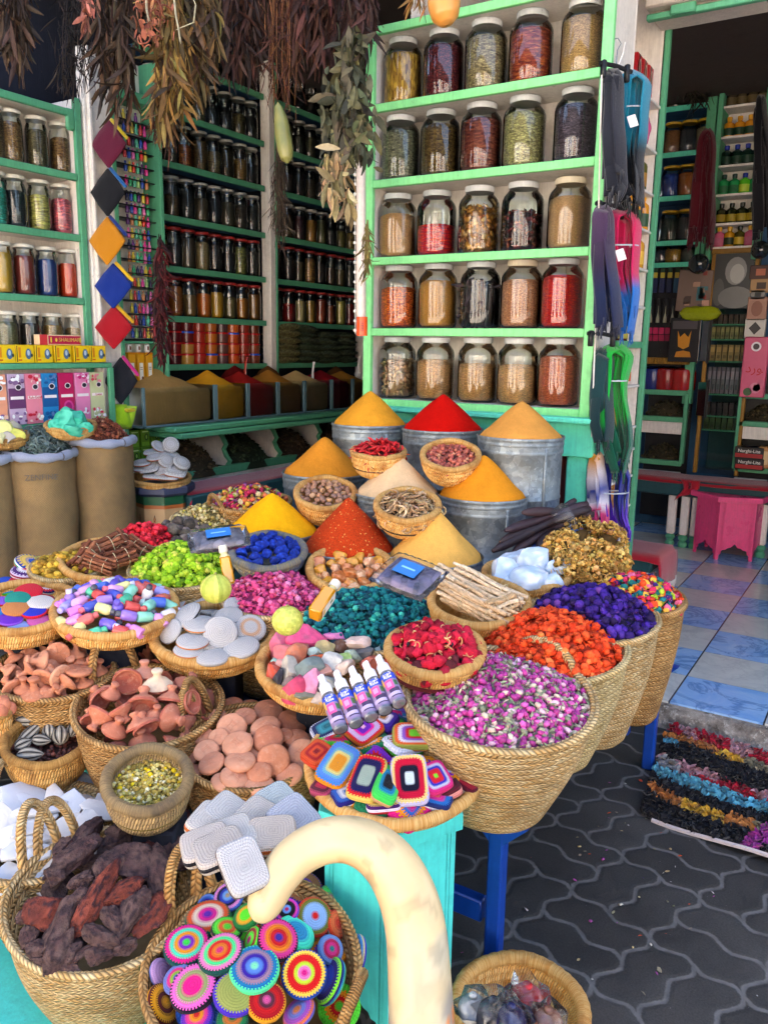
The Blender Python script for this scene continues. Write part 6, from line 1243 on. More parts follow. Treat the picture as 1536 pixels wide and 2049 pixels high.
for k,(zx,zy,L,S_,la)in enumerate(_WD):
 px,py=zx/3.84,1600+zy/3.84;C,n0=WOOD.hit(px,py);u=depth(C)/FPX/3.84;n=nrm(n0-.5*ray(px,py));v,st=along(n,px,py,la)
 pal=(['#7a3a2c','#5c2c26','#3a2226']if k in(2,5,8,13,6)else['#4a3434','#5c4844','#33262a'])
 o=chunk('wood_chunk','bark',pal,(L*u*min(st,1.5)*1.3,S_*u*1.45,min(S_,150)*u*1.2),500+k,4,.15,9,.5,.95,4.2);I.add(put(o,C,np.stack([v,np.cross(n,v),n],1)),px,py,'reddish' if '7a' in pal[0]else '')
for u,v in poisson(WOOD,18,.065,.66):
 C=WOOD.at(u,v,WOOD.w(math.hypot(u,v))-.04);o=chunk('wood_chunk','bark',['#3a2a2a','#463634'],(.09,.05,.04),560+int(1e4*abs(u)),3,.15,8,.5,.95,4.2);I.add(put(o,C,axes(RNG.normal(size=3))),*pix(C),'sunken')
I.done(6)
def lumps(fr,n,dist,size,pal,mat,what,where,group,cat,name,rows,lift=.006,rough=.08,sub=3,words='',flats=10):
 I=Items(what,where,group,cat)
 for k,(u,v)in enumerate(poisson(fr,n,dist,.93)):
  C=fr.at(u,v,fr.w(math.hypot(u,v))+lift);s_=random.uniform(*size);pl=random.choice(pal)
  o=chunk(name,mat,pl,(s_*random.uniform(.9,1.3),s_*random.uniform(.8,1.1),s_*random.uniform(.75,1)),hash(name)%999+k*7,sub,rough,flats,.55,.9);I.add(put(o,C,axes(RNG.normal(size=3))),*pix(C),words)
 I.done(rows)
lumps(BLUE,30,.026,(.036,.05),[['#12309c','#0e2478','#1a44b8'],['#0c2070','#14389c','#0a1a5c']],'petals','indigo lump','of the blue bowl','indigo lumps in the blue stained bowl','indigo lump','indigo_lump',5)
lumps(RESIN,34,.029,(.038,.055),[['#c8762e','#d8944a','#e0b070'],['#b86a34','#cc8c5a','#a85a2c'],['#d8a03a','#c88a34'],['#8a4434','#a05a44','#b87a5a'],['#c88a60','#d8a880','#e0bc98']],'resin','amber resin chunk','of the amber bowl','amber resin chunks in the coiled bowl','resin chunk','resin_chunk',5)
lumps(NUTM,60,.019,(.021,.027),[['#b08060','#8f6650'],['#a07258','#7c5a4c'],['#c0946c','#a07654'],['#7a5e54','#94705c']],'waxy','whole nutmeg','of the nutmeg bowl','whole nutmegs in the coiled bowl','nutmeg','nutmeg',6,.004,.03,2,'',3)
for k,(px,py,w_,h_)in enumerate(((1010,1150,78,62),(1036,1122,62,50),(1075,1130,70,56),(1110,1142,60,54),(1065,1165,84,56),(1100,1165,50,40),(1030,1170,60,40))):
 C,n=ALUM.hit(px,py);u=depth(C)/FPX
 tag(put(chunk('alum_crystal','crystal',['#c4d4e6','#b4c8de','#dce6f0'],(w_*u*1.25,w_*u,h_*u*1.35),800+k,3,.05,12,.45,.75),C,np.stack([CR,np.cross(CU,CR),CU],1)),'clear white alum crystal, %s in the crystal bowl'%('left','back left','back right','right','front middle','front right','front left')[k],'crystal','alum crystals in the coiled bowl')
def frilly(name,mat,pal,size,seed):
 """dry curly flower head: a stalk with many crumpled florets"""
 s=SCAT();n=300;rs=np.random.default_rng(seed);d=rs.normal(size=(n,3));d[:,2]=np.abs(d[:,2])*.9;d/=np.linalg.norm(d,axis=1)[:,None]
 pos=d*size*.42*(.75+.25*rs.random((n,1)));s.pieces([tmpl('frill'),tmpl('curl'),tmpl('flake'),tmpl('curl')],pos,rots(d,1.2),rs.uniform(.009,.02,n),pick(pal,n,.2));s.raw(*(lambda b:(b.v,b.f))(MB().lathe([(.001,-.04),(.008,-.035),(.02,-.005),(.03,.01),(.001,.03)],8)),np.array(lin('#5a4420')))
 return s.build(name,mat,(0,0,0))
for k,(px,py,w_)in enumerate(((1125,1100,80),(1165,1075,85),(1215,1085,80),(1190,1120,85),(1140,1140,75),(1195,1150,75),(1230,1125,60))):
 C,n=MOSS.hit(px,py);tag(put(frilly('dried_flower','rock',[('#c89a48',4),('#d8b064',3),('#a88038',2),('#80622c',1)],w_*1.2*depth(C)/FPX,k),C,axes(n,random.uniform(0,6))),'curly yellow brown dried flower head, %s of its tray'%('back left','back middle','back right','centre','front left','front right','right edge')[k],'dried flower','yellow brown flower heads in the tray')
heap(SEED.dome(.0,-.034),380,['blob','rock'],(.008,.013),[('#5c3028',4),('#7a4438',2),('#44241f',3)],'bed of small dark red seeds under the striped pods',cat='seeds',name='seed_bed',jit=.006,mat='waxy',base='#2c1814')
def seed_pod(L,R):
 b=MB();prof=[(.001,-L/2)];n=14
 for i in range(1,n):t=i/n;prof.append((R*(math.sin(PI*t**.8))**.75+.001,-L/2+L*t))
 prof.append((.001,L/2));b.lathe(prof,32,wob=lambda a,j:.08*math.cos(8*a));o0=len(b.f)
 for i in range(len(b.f)):k=i%32;b.c[i]=lin(('#2c2a2a','#8c887e','#bdb6a6','#8c887e')[k%4])
 return b.build('seed_pod','rock',sharp=180)
for k,(zx,zy,L,R,la,up_)in enumerate(((240,910,200,55,6,.03),(450,910,130,50,15,.02),(240,1020,230,42,42,.01),(375,1005,120,45,95,.012),(465,1040,150,58,92,.01),(320,1080,130,42,-5,.006),(180,1110,120,48,25,.008),(235,1190,180,55,2,.008),(560,1000,110,45,75,.01))):
 px,py=zx/3.84,1200+zy/3.84;SEED.b=-.02;C,_=SEED.hit(px,py,up_);u=depth(C)/FPX/3.84;v,st=along(nrm(SEED.n*.6-ray(px,py)*.5),px,py,la)
 tag(put(seed_pod(L*u*1.1,R*u),C,axes(v,0)),'grey striped seed pod, %s of the seed bowl'%('back left','back right','left','centre','right of centre','middle front','far left','front','right edge')[k],'seed pod','striped seed pods in the coiled bowl')
b=MB();b.lathe([(.001,0),(.0145,0),(.016,.002),(.016,.036),(.013,.042),(.0085,.045),(.0085,.05),(.001,.05)],18);PBT=b.build('pastel_bottle','gloss_plastic',sharp=50)
b=MB();b.lathe([(.0095,.047),(.0095,.058),(.008,.0595),(.001,.0595)],14);b.build('cap','gloss_plastic',parent=PBT,sharp=50)
CC=['#dc88cc','#e09ad4','#c87ad0','#e8a8d8','#9a78d0','#6a58c0','#4a6ad0','#d0504c','#d86a64','#50b890','#8ad0b8','#e0d890','#ece4e0','#a8a0e0','#3c4ab0','#c0e0d8']
I=Items('tiny bottle','of the pastel bottle tray','tiny pastel bottles lying in the coiled tray','bottle');COSM.k=1.0
for layer,(n,dist)in enumerate(((54,.033),(26,.038))):
 for u,v in poisson(COSM,n,dist,.94 if layer==0 else .55):
  C=COSM.at(u,v,COSM.w(math.hypot(u,v))+(-.004 if layer==0 else-.026));n_=COSM.nor(u,v);a=random.uniform(0,2*PI);t=axes(n_,a)[:,0]+n_*random.uniform(-.35,.45)
  if random.random()<.15:t=n_+RNG.normal(size=3)*.4
  t=nrm(t);o=copy(PBT,mat4=m4(C-t*.025,axes(t),.95));hx=random.choice(CC);colour(o,hx);colour(o.children[0],random.choice(['#c85a5a','#d8687a',hx,hx,'#c8c0e0','#50505c']));I.add(o,*pix(C),cname(hx)+(' sunken' if layer else ''))
I.done(6)
def bundle(name,C,v,up,L,R,n,rr,pal,mat,label,group,cat,hollow=False,bend=0.0):
 v=nrm(v);A=axes(v,0,up);t=empty(name,C,label,cat,group);rs=random.Random(int(1e5*abs(C[0]+C[1])));pts=[]
 for _ in range(4000):
  x,y=rs.uniform(-R,R),rs.uniform(-R,R)
  if math.hypot(x,y)<R-rr*.6 and all((x-a)**2+(y-c)**2>(1.75*rr)**2 for a,c in pts):pts.append((x,y))
  if len(pts)>=n:break
 b=MB()
 for(x,y)in pts:
  l=L*rs.uniform(.9,1.05);o_=rs.uniform(-.06,.06)*L;r=rr*rs.uniform(.8,1.1);bx,by=rs.uniform(-1,1)*bend,rs.uniform(-1,1)*bend;sp=1+.15*rs.random()
  P_=[C+A@np.array([x*(1+.25*abs(s_)*sp)+bx*s_*s_*.0+bx*math.sin(3*s_),y*(1+.2*abs(s_))+by*s_*s_,s_*l/2+o_])for s_ in np.linspace(-1,1,7)];col=rs.choice(pal)
  if hollow:
   b.tube(P_,r,7,col,cap=False);b.tube([p for p in P_[::-1]],r*.62,7,'#2a1812',cap=False)
   for e in(P_[0],P_[-1]):b.lathe([(r*.62,0),(r,0)],7,e,A,rs.choice(pal))
  else:b.tube(P_,[r*.9,r,r,r*1.03,r,r,r*.92],7,col)
 b.build('sticks',mat,parent=t,sharp=50)
 b=MB()
 for s_ in(-.4,.4):
  ring=[C+A@np.array([(R*1.04)*math.cos(a),(R*1.04)*math.sin(a),s_*L/2])for a in np.linspace(0,2*PI,20)];b.tube(ring,.0012,5,'#c8b890',cap=False)
 b.build('string','waxy',parent=t);return t
CINN.k=1.0
for k,(px,py,la,L,R)in enumerate(((172,1118,50,62,22),(208,1098,20,66,24),(245,1092,130,56,24),(268,1080,-10,60,17),(200,1128,160,60,18),(240,1118,20,60,22),(280,1100,150,56,20))):
 C,n=CINN.hit(px,py,.014);u=depth(C)/FPX;v,st=along(nrm(n-.6*ray(px,py)),px,py,la)
 bundle('cinnamon_bundle',C,v,n,L*u*1.05,R*u*.85,18,R*u*.17,['#8a5238','#7a4630','#9c6244','#6a3c2a'],'bark','tied bundle of cinnamon sticks, %s in the cinnamon basket'%('far left','back left','back middle','back right','front left','front middle','front right')[k],'tied cinnamon bundles','cinnamon',True)
STIX.k=1.0
for k,(px,py,la,L,R,lf)in enumerate(((932,1190,-32,150,26,.0),(975,1180,-26,150,24,.012),(955,1212,-28,140,24,.004),(1000,1218,20,62,24,.008),(915,1165,25,50,18,.012))):
 C,n=STIX.hit(px,py,lf);u=depth(C)/FPX;v,st=along(nrm(n-.5*ray(px,py)),px,py,la)
 bundle('stick_bundle',C,v,n,L*u*st,R*u,22,R*u*.18,['#dcc09c','#cfae86','#e4ceae','#bfa078'],'bark','tied bundle of pale liquorice sticks, %s in the bowl'%('left','back right','front','front right with cut ends showing','small one at the back left')[k],'pale liquorice stick bundles','sticks',bend=.005)
t=empty('pod_bundle',P(1110,1050,d=2.75),'bundle of long dark brown pods tied with clear plastic, leaning on the right tins','pods')
for k,(pts,r)in enumerate((([(985,1103),(1050,1068),(1120,1030),(1180,1018)],11),([(1010,1062),(1060,1045),(1120,1026),(1175,1008)],10),([(1000,1085),(1060,1050),(1120,1035),(1160,1030)],10),([(1045,1026),(1090,1022),(1140,1022),(1186,1030)],10),([(1025,1108),(1060,1080),(1110,1045),(1170,1040)],11),([(1075,1100),(1090,1070),(1120,1048),(1150,1040)],11),([(1020,1085),(1050,1070),(1110,1040),(1180,1025)],9),([(1040,1060),(1090,1040),(1130,1020),(1150,1000)],8),([(1030,1118),(1042,1100),(1060,1080),(1100,1055)],9))):
 pp=[P(x,y,d=2.72+.006*k+.02*i-(.05 if i==0 else 0))for i,(x,y)in enumerate(pts)];s_=np.linspace(0,1,12)
 q=np.array(pp);C4=[((1-a)**3)*q[0]+3*a*(1-a)**2*q[1]+3*a*a*(1-a)*q[2]+a**3*q[3]for a in s_];b=MB();rr=r*2.72/FPX
 b.tube(C4,[rr*.35]+[rr*(.85+.15*math.sin(i))for i in range(10)]+[rr*.6],10,random.choice(['#33222a','#2a1d22','#3c2a2e']));b.build('pod','waxy',parent=t,sharp=180)
c=P(1128,1035,d=2.74);v,_=along(-ray(1128,1035),1128,1035,28);b=MB();b.lathe([(.035,-.03),(.042,-.015),(.04,0),(.043,.014),(.034,.03)],14,c,axes(v),wob=lambda a,j:.12*math.sin(5*a+j));b.build('plastic_wrap','clear_wrap',parent=t)
for px,py,w_,lb in((432,1178,62,'small yellow green striped melon behind the white bath pads'),(575,1242,62,'small pale green melon in front of the pink petals')):
 C=P(px,py,d=2.02 if px<500 else 1.95);r=w_/2*depth(C)/FPX;b=MB();pr=[(max(.001,r*math.sin(PI*i/16)),-r*.96*math.cos(PI*i/16))for i in range(17)];b.lathe(pr,40,C,wob=lambda a,j:.012*math.cos(10*a))
 rs=random.Random(px)
 for i in range(len(b.f)):b.c[i]=lin(('#b8be50','#c8c860','#a0ae44','#b0b850')[(i%40)//2%4 if px<500 else rs.choice((0,1,1,3))])
 b.tube([C+Z3*r*.94,C+Z3*r*1.08],[.004,.003],6,'#8a8a4a');tag(b.build('small_melon','waxy',C,sharp=180),lb,'melon')
def oil_bottle(C,ax,up,label,L=.098,w_=.034):
 A=axes(ax,0,up);t=empty('oil_bottle',C,label,'bottle','small oil bottles among the flower heaps');b=MB();b.box(C+A[:,2]*L*.36,(w_,w_*.8,L*.72),.004,Mx=A);o=b.build('bottle_body','liquid',parent=t);colour(o,'#c48400')
 b=MB();b.lathe([(w_*.42,L*.71),(w_*.26,L*.78),(w_*.26,L*.84)],12,C,A);o=b.build('neck','liquid',parent=t);colour(o,'#d8c890')
 b=MB();b.lathe([(w_*.3,L*.83),(w_*.33,L*.85),(w_*.33,L*1.0),(w_*.28,L*1.02),(.001,L*1.02)],14,C,A);o=b.build('cap','gloss_plastic',parent=t);colour(o,'#cfcabc')
 b=MB();c=C+A[:,2]*L*.4+A[:,1]*w_*.41;x,z=A[:,0]*w_*.36,A[:,2]*L*.28;b.quad(c-x-z,c+x-z,c+x+z,c-x+z,'#efeade');e=A[:,1]*.0004;b.quad(c-x*.7-z*.9+e,c+x*.7-z*.9+e,c+x*.7-z*.6+e,c-x*.7-z*.6+e,'#d8b060');b.quad(c-x*.3+z*.2+e,c+x*.3+z*.2+e,c+x*.3+z*.55+e,c-x*.3+z*.55+e,'#4a7a3a');b.build('paper_label','print',parent=t)
 return t
C=P(460,1168,d=2.08);oil_bottle(C,Z3*.95-CR*.16+ray(460,1168)*.2,-ray(460,1168),'small square bottle of golden oil standing in the lime green heap')
C=P(628,1232,d=1.93);v,_=along(nrm(Z3-.9*ray(628,1232)),628,1232,56);oil_bottle(C,v,-ray(628,1232)-CR*.3,'small square bottle of golden oil lying between pink and teal heaps',.115,.04)
def sachet(px,py,d,L,S_,la,label,colr):
 n=facing(px,py,.6,95);C=P(px,py,d=d);v,st=along(n,px,py,la);A=np.stack([v,np.cross(n,v),n],1);u=d/FPX;t=empty('sachet',C,label,'bag','clear sachets with blue labels')
 b=pillow('x',L*u*.9,S_*u*1.2,.028,seed=3);b.v=[tuple(C+A@np.array(p))for p in b.v];o=b.build('contents','fill_chunk',parent=t,sharp=180);colour(o,colr)
 b=pillow('x',L*u*1.12,S_*u*1.5,.036,seed=5,n=16);b.v=[tuple(C+A@(np.array(p)+np.array([0,0,.002*math.sin(p[0]*300+p[1]*200)])))for p in b.v];b.build('plastic_film','clear_wrap',parent=t,sharp=180)
 b=MB();c=C+n*.0225;x,y=v*L*u*.22,np.cross(n,v)*S_*u*.28;b.quad(c-x-y,c+x-y,c+x+y,c-x+y,'#1a6cb4');b.quad(c-x*.6-y*.1+n*.0005,c+x*.6-y*.1+n*.0005,c+x*.6+y*.12+n*.0005,c-x*.6+y*.12+n*.0005,'#8ac4f0');b.build('paper_label','print',parent=t);return t
sachet(818,1152,2.02,120,70,-22,'clear plastic sachet of purple grey pieces with blue label, in front of the pale cone','#75687c');sachet(438,1078,2.32,110,48,8,'clear plastic sachet of grey pieces with blue label, behind the lime green heap','#7c7276')
PROTOS+=[CD,ST,TJ,PBT]
# ========== gourd, sprays, rug, bagged ornaments
def _gourd():
 pts=[(850,2700,1.06,175),(850,2560,1.08,190),(849,2400,1.12,185),(848,2230,1.16,155),(845,2110,1.19,138),(842,2010,1.21,130),(838,1930,1.22,125),(833,1860,1.23,122),(818,1795,1.24,118),(787,1733,1.25,110),(745,1694,1.26,100),(695,1675,1.26,90),(640,1683,1.26,86),(590,1712,1.25,84),(555,1755,1.24,82),(533,1798,1.23,78),(525,1826,1.22,64),(522,1842,1.22,30)]
 C=np.array([P(a,b_,d=d)for a,b_,d,w_ in pts]);R=np.array([w_*d/2/FPX for a,b_,d,w_ in pts]);t=np.linspace(0,len(pts)-1,90);k=np.arange(len(pts))
 C2=np.stack([np.interp(t,k,C[:,i])for i in range(3)],1)
 for _ in range(8):C2[1:-1]=(C2[:-2]+2*C2[1:-1]+C2[2:])/4
 R2=np.interp(t,k,R)
 for _ in range(4):R2[1:-1]=(R2[:-2]+2*R2[1:-1]+R2[2:])/4
 R2[0]=.004;R2[-1]=.004;b=MB();b.tube(C2,R2,36,up=-CF,cap=False);V=np.array(b.v);s=SCAT();from mathutils import noise as mn
 cs=[];bend=C2[48]
 for i,p in enumerate(V):
  v=Vector(p);n1=mn.noise(v*9);n2=mn.noise(v*30+Vector((9,3,1)));n3=mn.noise(v*14+Vector((5,0,2)));c=np.array(lin('#cdb88c'))*(1+.08*n1)
  j=i//36;hz=p[2];out=(p-C2[j])/max(R2[j],.003)
  if 12<j<60:
   inner=max(0,float(out@nrm(bend-C2[j]+np.array([0,0,-.16])+1e-6)));m=min(1,max(0,inner*1.1-.1+n1*.4))*.85;c=c*(1-m)+np.array(lin('#b07434'))*m
  lowz=P(845,1945,d=1.21)[2]
  if hz<lowz+.06:
   m=min(1,max(0,(n3*1.3+.3+(lowz-hz)*6)*1.5));c=c*(1-m*.75)+np.array(lin('#a8a698' if n2>-.05 else '#77777a'))*m*.75
   if n3>.08 and n2>-.1 and hz<lowz-.015:c=np.array(lin('#cc7a3c'))*(1+.2*n2)
  c=c*(1+.1*n3);c=c*.75 if n2>.4 else c
  cs.append(c)
 s.raw(V,b.f,np.array(cs));o=s.build('gourd','gourd_skin',(C2[0][0],C2[0][1],0));tag(o,'huge cream crook necked gourd arching over the front basket','gourd')
 b=MB();b.tube([C2[-1]+np.array([0,0,.004]),C2[-1]-Z3*.006+CR*.003],[.0035,.002],6,'#4a3a78');b.build('stem','waxy',parent=o)
_gourd()
for k,(tx,ty,bx,by_)in enumerate(((642,1354,683,1462),(673,1346,714,1450),(703,1338,744,1438),(731,1328,772,1424),(757,1316,800,1410))):
 a,c=P(bx,by_,d=1.70),P(tx,ty,d=1.80);ax=nrm(c-a);L=np.linalg.norm(c-a);A=axes(ax,0,CR);r=.0165
 if A[:,1]@CF>0:A=np.stack([A[:,0],A[:,1],A[:,2]],1)
 t=empty('spray_bottle',a,'clear spray bottle with white cap, %s of the pack on the coloured rocks'%('leftmost','second from left','middle one','second from right','rightmost')[k],'bottle','pack of five rose water spray bottles')
 b=MB();b.lathe([(.001,0),(r*.9,0),(r,.003),(r,L*.58),(r*.8,L*.64),(r*.6,L*.66)],22,a,A);b.build('bottle_body','jar_glass',parent=t)
 b=MB();b.lathe([(.001,.002),(r*.9,.003),(r*.92,L*.57),(r*.7,L*.63),(.001,L*.64)],18,a,A);o=b.build('rose_water','liquid',parent=t);colour(o,'#a8a6bc')
 b=MB();b.lathe([(r*.6,L*.64),(r*.86,L*.65),(r*.84,L*.8),(r*.6,L*.84),(r*.5,L*.88),(r*.48,L*1.0),(.001,L*1.0)],18,a,A);b.box(a+A[:,2]*L*.96-A[:,1]*r*.3,(r*.5,r*.9,r*.5),.001,Mx=A);o=b.build('spray_cap','gloss_plastic',parent=t);colour(o,'#eceaf0')
 fa=math.atan2(-ray(bx,by_)@A[:,1],-ray(bx,by_)@A[:,0]);b=MB()
 def band(z0,z1,a0,a1,c,e):
  n=8;vs=[]
  for z in(z0,z1):vs+=[a+A@np.array([(r+e)*math.cos(fa+a0+(a1-a0)*i/n),(r+e)*math.sin(fa+a0+(a1-a0)*i/n),z*L])for i in range(n+1)]
  b.add(vs,[(i,i+1,n+2+i,n+1+i)for i in range(n)],c)
 band(.44,.57,-1.3,1.3,'#2a4ac0',.0006);band(.05,.44,-1.3,1.3,'#8a7aa0',.0005);band(.1,.26,-.5,.9,'#3a2a50',.0007);band(.25,.42,-.75,.35,'#e04a90',.0009);band(.29,.38,-.5,.1,'#f090b8',.0011);band(.3,.4,.5,1.0,'#3a6a3a',.0009);band(.36,.5,-1.1,-.75,'#d8b040',.0012);band(.12,.18,-1.0,.8,'#b8a8d0',.0011)
 b.build('paper_label','print',parent=t)
 T_=np.stack([np.array([-math.sin(fa)*A[:,0][i]+math.cos(fa)*A[:,1][i]for i in range(3)]),A[:,2],math.cos(fa)*A[:,0]+math.sin(fa)*A[:,1]],1)
 text('Rose',.009,a+A[:,2]*L*.475+T_[:,2]*(r+.0014),T_,'ink_white',t);text('\uFEA9\uFEAD\uFEEE\uFEDF\uFE8D',.011,a+A[:,2]*L*.535+T_[:,2]*(r+.0014),T_,'ink_white',t)
for k,(px,py,d,r,hx,lb)in enumerate(((1052,2008,1.68,38,'#b8101c','shiny red ornament in a clear bag'),(985,2035,1.64,36,'#3a3c48','dark ornament in a clear bag beside the red one'),(1020,2045,1.62,34,'#2c2c58','navy ornament in a clear bag in front of the red one'),(945,2020,1.66,30,'#b8b8b4','grey ornament in a clear bag at the left of the floor basket'),(1095,2050,1.62,32,'#8a5a48','brown ornament in a clear bag at the right of the floor basket'))):
 C=P(px,py,d=d);R=r*d/FPX;t=empty('bagged_ornament',C,lb,'ornament','bagged ornaments in the floor basket');pr=[(max(.001,R*math.sin(PI*i/14)),-R*math.cos(PI*i/14))for i in range(15)]
 b=MB();b.lathe(pr,24,C);b.lathe([(R*.28,R*.9),(R*.3,R*1.1),(R*.24,R*1.22),(.001,R*1.24)],12,C);o=b.build('ornament','gloss_plastic',parent=t,sharp=180);colour(o,hx)
 s=SCAT();v,f=tmpl('frill');v=np.asarray(v);rs=np.random.default_rng(k)
 for q in range(1):s.raw(C+v*R*(2.7+.3*q)*np.array([1,1,1.15])+np.array([0,0,R*.35]),f,(1,1,1))
 s.build('plastic_bag','clear_wrap',C,t,30)
def _rug():
 s=SCAT();O=np.array([-.66,3.33,.006]);ux=nrm(np.array([1,-.10,0]));uy=nrm(np.array([.10,-1,0]));Wd,L=1.0,.72;n=9000
 K='#17171d';RD='#a8182e';PK='#b8888e';LB='#5fa8bc';OR='#b8743a';YE='#d8a838';OL='#7c7560';MG='#a83a98';GR='#8a8a8c'
 u=RNG.uniform(0,1,n);v=RNG.uniform(0,1,n);from mathutils import noise as mn
 cols=[]
 for a,b_ in zip(u,v):
  q=b_+.035*mn.noise(Vector((a*6,b_*3,1)))+.02*(random.random()-.5);g=mn.noise(Vector((a*9+3,b_*2.5,5)))
  if .1<a-.30*(1-b_)-.22<.155:c=MG
  elif q<.13:c=RD if g>-.08 else PK
  elif q<.21:c=OR if a<.2 else YE if a<.3 else OL if a<.45 else OR
  elif q<.43:c=LB if(a<.06 and q<.27)else K
  elif q<.54:c=RD if g>.12 else PK if g>-.2 else GR
  elif q<.65:c=LB
  elif q<.74:c=K
  elif q<.83:c=OR if a<.12 or .27<a<.36 else YE if a<.27 else OL
  else:c=K
  cols.append(c)
 cols=np.array([lin(c)for c in cols])*(1+RNG.normal(0,.18,(n,1)));wv=lambda a,b_:.012*np.sin(a*9+b_*4)+.012
 crn=np.array([O+ux*a*Wd+uy*b_*L for a,b_ in zip(u,v)]);crn[:,2]+=wv(u,v)+RNG.uniform(0,.012,n)
 s.pieces([tmpl('leaf'),tmpl('leaf'),tmpl('petal')],crn,rots(np.tile(Z3,(n,1)),1.1,fwd=uy),RNG.uniform(.022,.036,n)[:,None]*np.array([[1.1,1.1,1]]),np.clip(cols,.004,.9))
 o=s.build('shaggy_pile','rag',O);o.name='rag_rug';tag(o,'shaggy striped rag rug lying on the dark paving by the step','rug')
 b=MB();vs=[];fs=[]
 for i in range(21):
  for j in range(15):p=O+ux*(i/20)*Wd+uy*(j/14)*L;vs.append(p+Z3*(wv(i/20,j/14)-.004))
 for i in range(20):
  for j in range(14):a=i*15+j;fs.append((a,a+1,a+16,a+15))
 b.add(vs,fs,'#3a3638');b.build('backing','cloth',parent=o,sharp=180)
 b=MB();b.tube([O+ux*a*Wd+uy*(L+.006)+Z3*(wv(a,1)-.002)for a in np.linspace(0.04,1,40)],.008,6,'#c9bfc0');b.build('hem','cloth',parent=o)
_rug()
# ========== sacks, painted stool
def sack(px,py,wpx,d,zb,label,txt=None):
 C=P(px,py,d=d);r=wpx*d/(2*FPX);H=C[2]-zb;b=MB();ph=random.uniform(0,6);n=56
 prof=[(r*.9,-H),(r*1.0,-H+.03),(r*1.04,-H*.85),(r*1.0,-H*.74),(r*1.03,-H*.6),(r*1.02,-H*.4),(r*.99,-H*.2),(r*.985,-.05),(r*.97,-.02),(r*.95,0)]
 pr=[]
 for(a,b_)in zip(prof[:-1],prof[1:]):
  for t in np.linspace(0,1,5)[:-1]:pr.append((a[0]+(b_[0]-a[0])*t,a[1]+(b_[1]-a[1])*t))
 b.lathe(pr,n,C,wob=lambda a,j:.03*math.sin(2*a+ph+j*.12)+.016*math.sin(5*a-j*.35)+.012*math.sin(j*.9+3*a)+.02*math.sin(j*.55)*math.cos(a+ph));o=tag(b.build('sack','burlap',(C[0],C[1],zb),sharp=180),label,'sack','burlap sacks on the blue platform')
 for i,l in enumerate(o.data.uv_layers[0].data):l.uv=(l.uv[0]*1.0,l.uv[1]*.03)
 b=MB();m=44;pts=[C+np.array([r*1.0*math.cos(a)*(1+.02*math.sin(4*a+ph)),r*math.sin(a)*(1+.02*math.sin(4*a+ph)),.004*math.sin(3*a)-.012])for a in np.linspace(0,2*PI,m)]
 b.tube(pts,[.02+.004*math.sin(i*1.3)for i in range(m)],10,'#9298ac',cap=False,flat=1.0);b.build('rolled_rim','cloth',parent=o,sharp=180)
 if txt:
  dr=cam_dir(C);x=np.array([-dr[1],dr[0],0]);text(txt,.035,C+dr*(r*1.06)-Z3*.1,np.stack([x,Z3,dr],1),'ink_grey',o)
 f=Fr(px,py,wpx*.95,d=d,tilt=0);f.C=C-Z3*.02;return f
f=sack(205,876,118,3.9,.34,'tall burlap sack with a pale rolled rim, nearest the painted stool');heap(f.dome(.11,0),900,['stick','flake'],(.016,.03),[('#8a4a34',4),('#a05a40',3),('#6e3628',2),('#b87a5c',1)],'heap of shredded red brown bark on the right sack',cat='bark',name='bark_heap',base='#4a2418')
f=sack(80,902,132,3.75,.34,'tall burlap sack of grey leaves, middle of the three sacks','ZENFINE');heap(f.dome(.12,0),900,['leaf','leaf','curl'],(.025,.045),[('#5a6a66',4),('#6e7e7a',3),('#46544f',3)],'heap of grey green dried leaves on the middle sack',cat='dried herbs',name='leaf_heap',base='#2c3634')
f=sack(-42,912,120,3.6,.34,'burlap sack cut by the left edge of the view');heap(f.dome(.08,0),300,['leaf'],(.025,.04),[('#5a5a56',1)],'heap of dark leaves on the left edge sack',cat='dried herbs',name='leaf_heap')
f=Fr(142,852,96,d=3.78,tilt=10).dome(.03,.0);coil_tray(f,.045,'coiled tray of sea green stones between two sacks',mat='coil',rim=.012)
for k,(px,py,w_,h_)in enumerate(((128,848,52,48),(158,846,44,42),(140,835,36,34),(168,858,30,26),(115,855,30,28),(148,862,40,26))):
 C,n=f.hit(px,py);u=depth(C)/FPX;tag(put(chunk('green_stone','chalk',['#38b090','#5cc8a8','#2c9a80'],(w_*u*1.3,w_*u,h_*u*1.3),900+k,3,.07,10,.45,.8),C,np.stack([CR,np.cross(CU,CR),CU],1)),'sea green stone, %s on the small tray over the sacks'%('left','right','top','far right','far left','front')[k],'stone','sea green stones on the tray')
f=Fr(12,872,84,d=3.65,tilt=10).dome(.03,.0);coil_tray(f,.045,'coiled tray of pale yellow stones at the left edge',mat='coil_brown',rim=.012)
for k,(px,py,w_,h_,hx)in enumerate(((8,862,44,34,'#d8d488'),(34,872,34,30,'#e0dc6a'),(22,856,36,32,'#b0aa98'),(2,876,34,26,'#d0cc98'),(20,878,30,24,'#a8a29a'))):
 C,n=f.hit(px,py);u=depth(C)/FPX;c=np.array(lin(hx));tag(put(chunk('pale_stone','chalk',[tuple(c),tuple(c*.85)],(w_*u*1.3,w_*u,h_*u*1.3),920+k,3,.06,10,.45,.8),C,np.stack([CR,np.cross(CU,CR),CU],1)),'pale stone, %s, on the tray at the left edge'%('cream yellow at back','bright yellow at right','grey at back right','cream at front left','grey at front')[k],'stone','pale yellow stones on the tray')
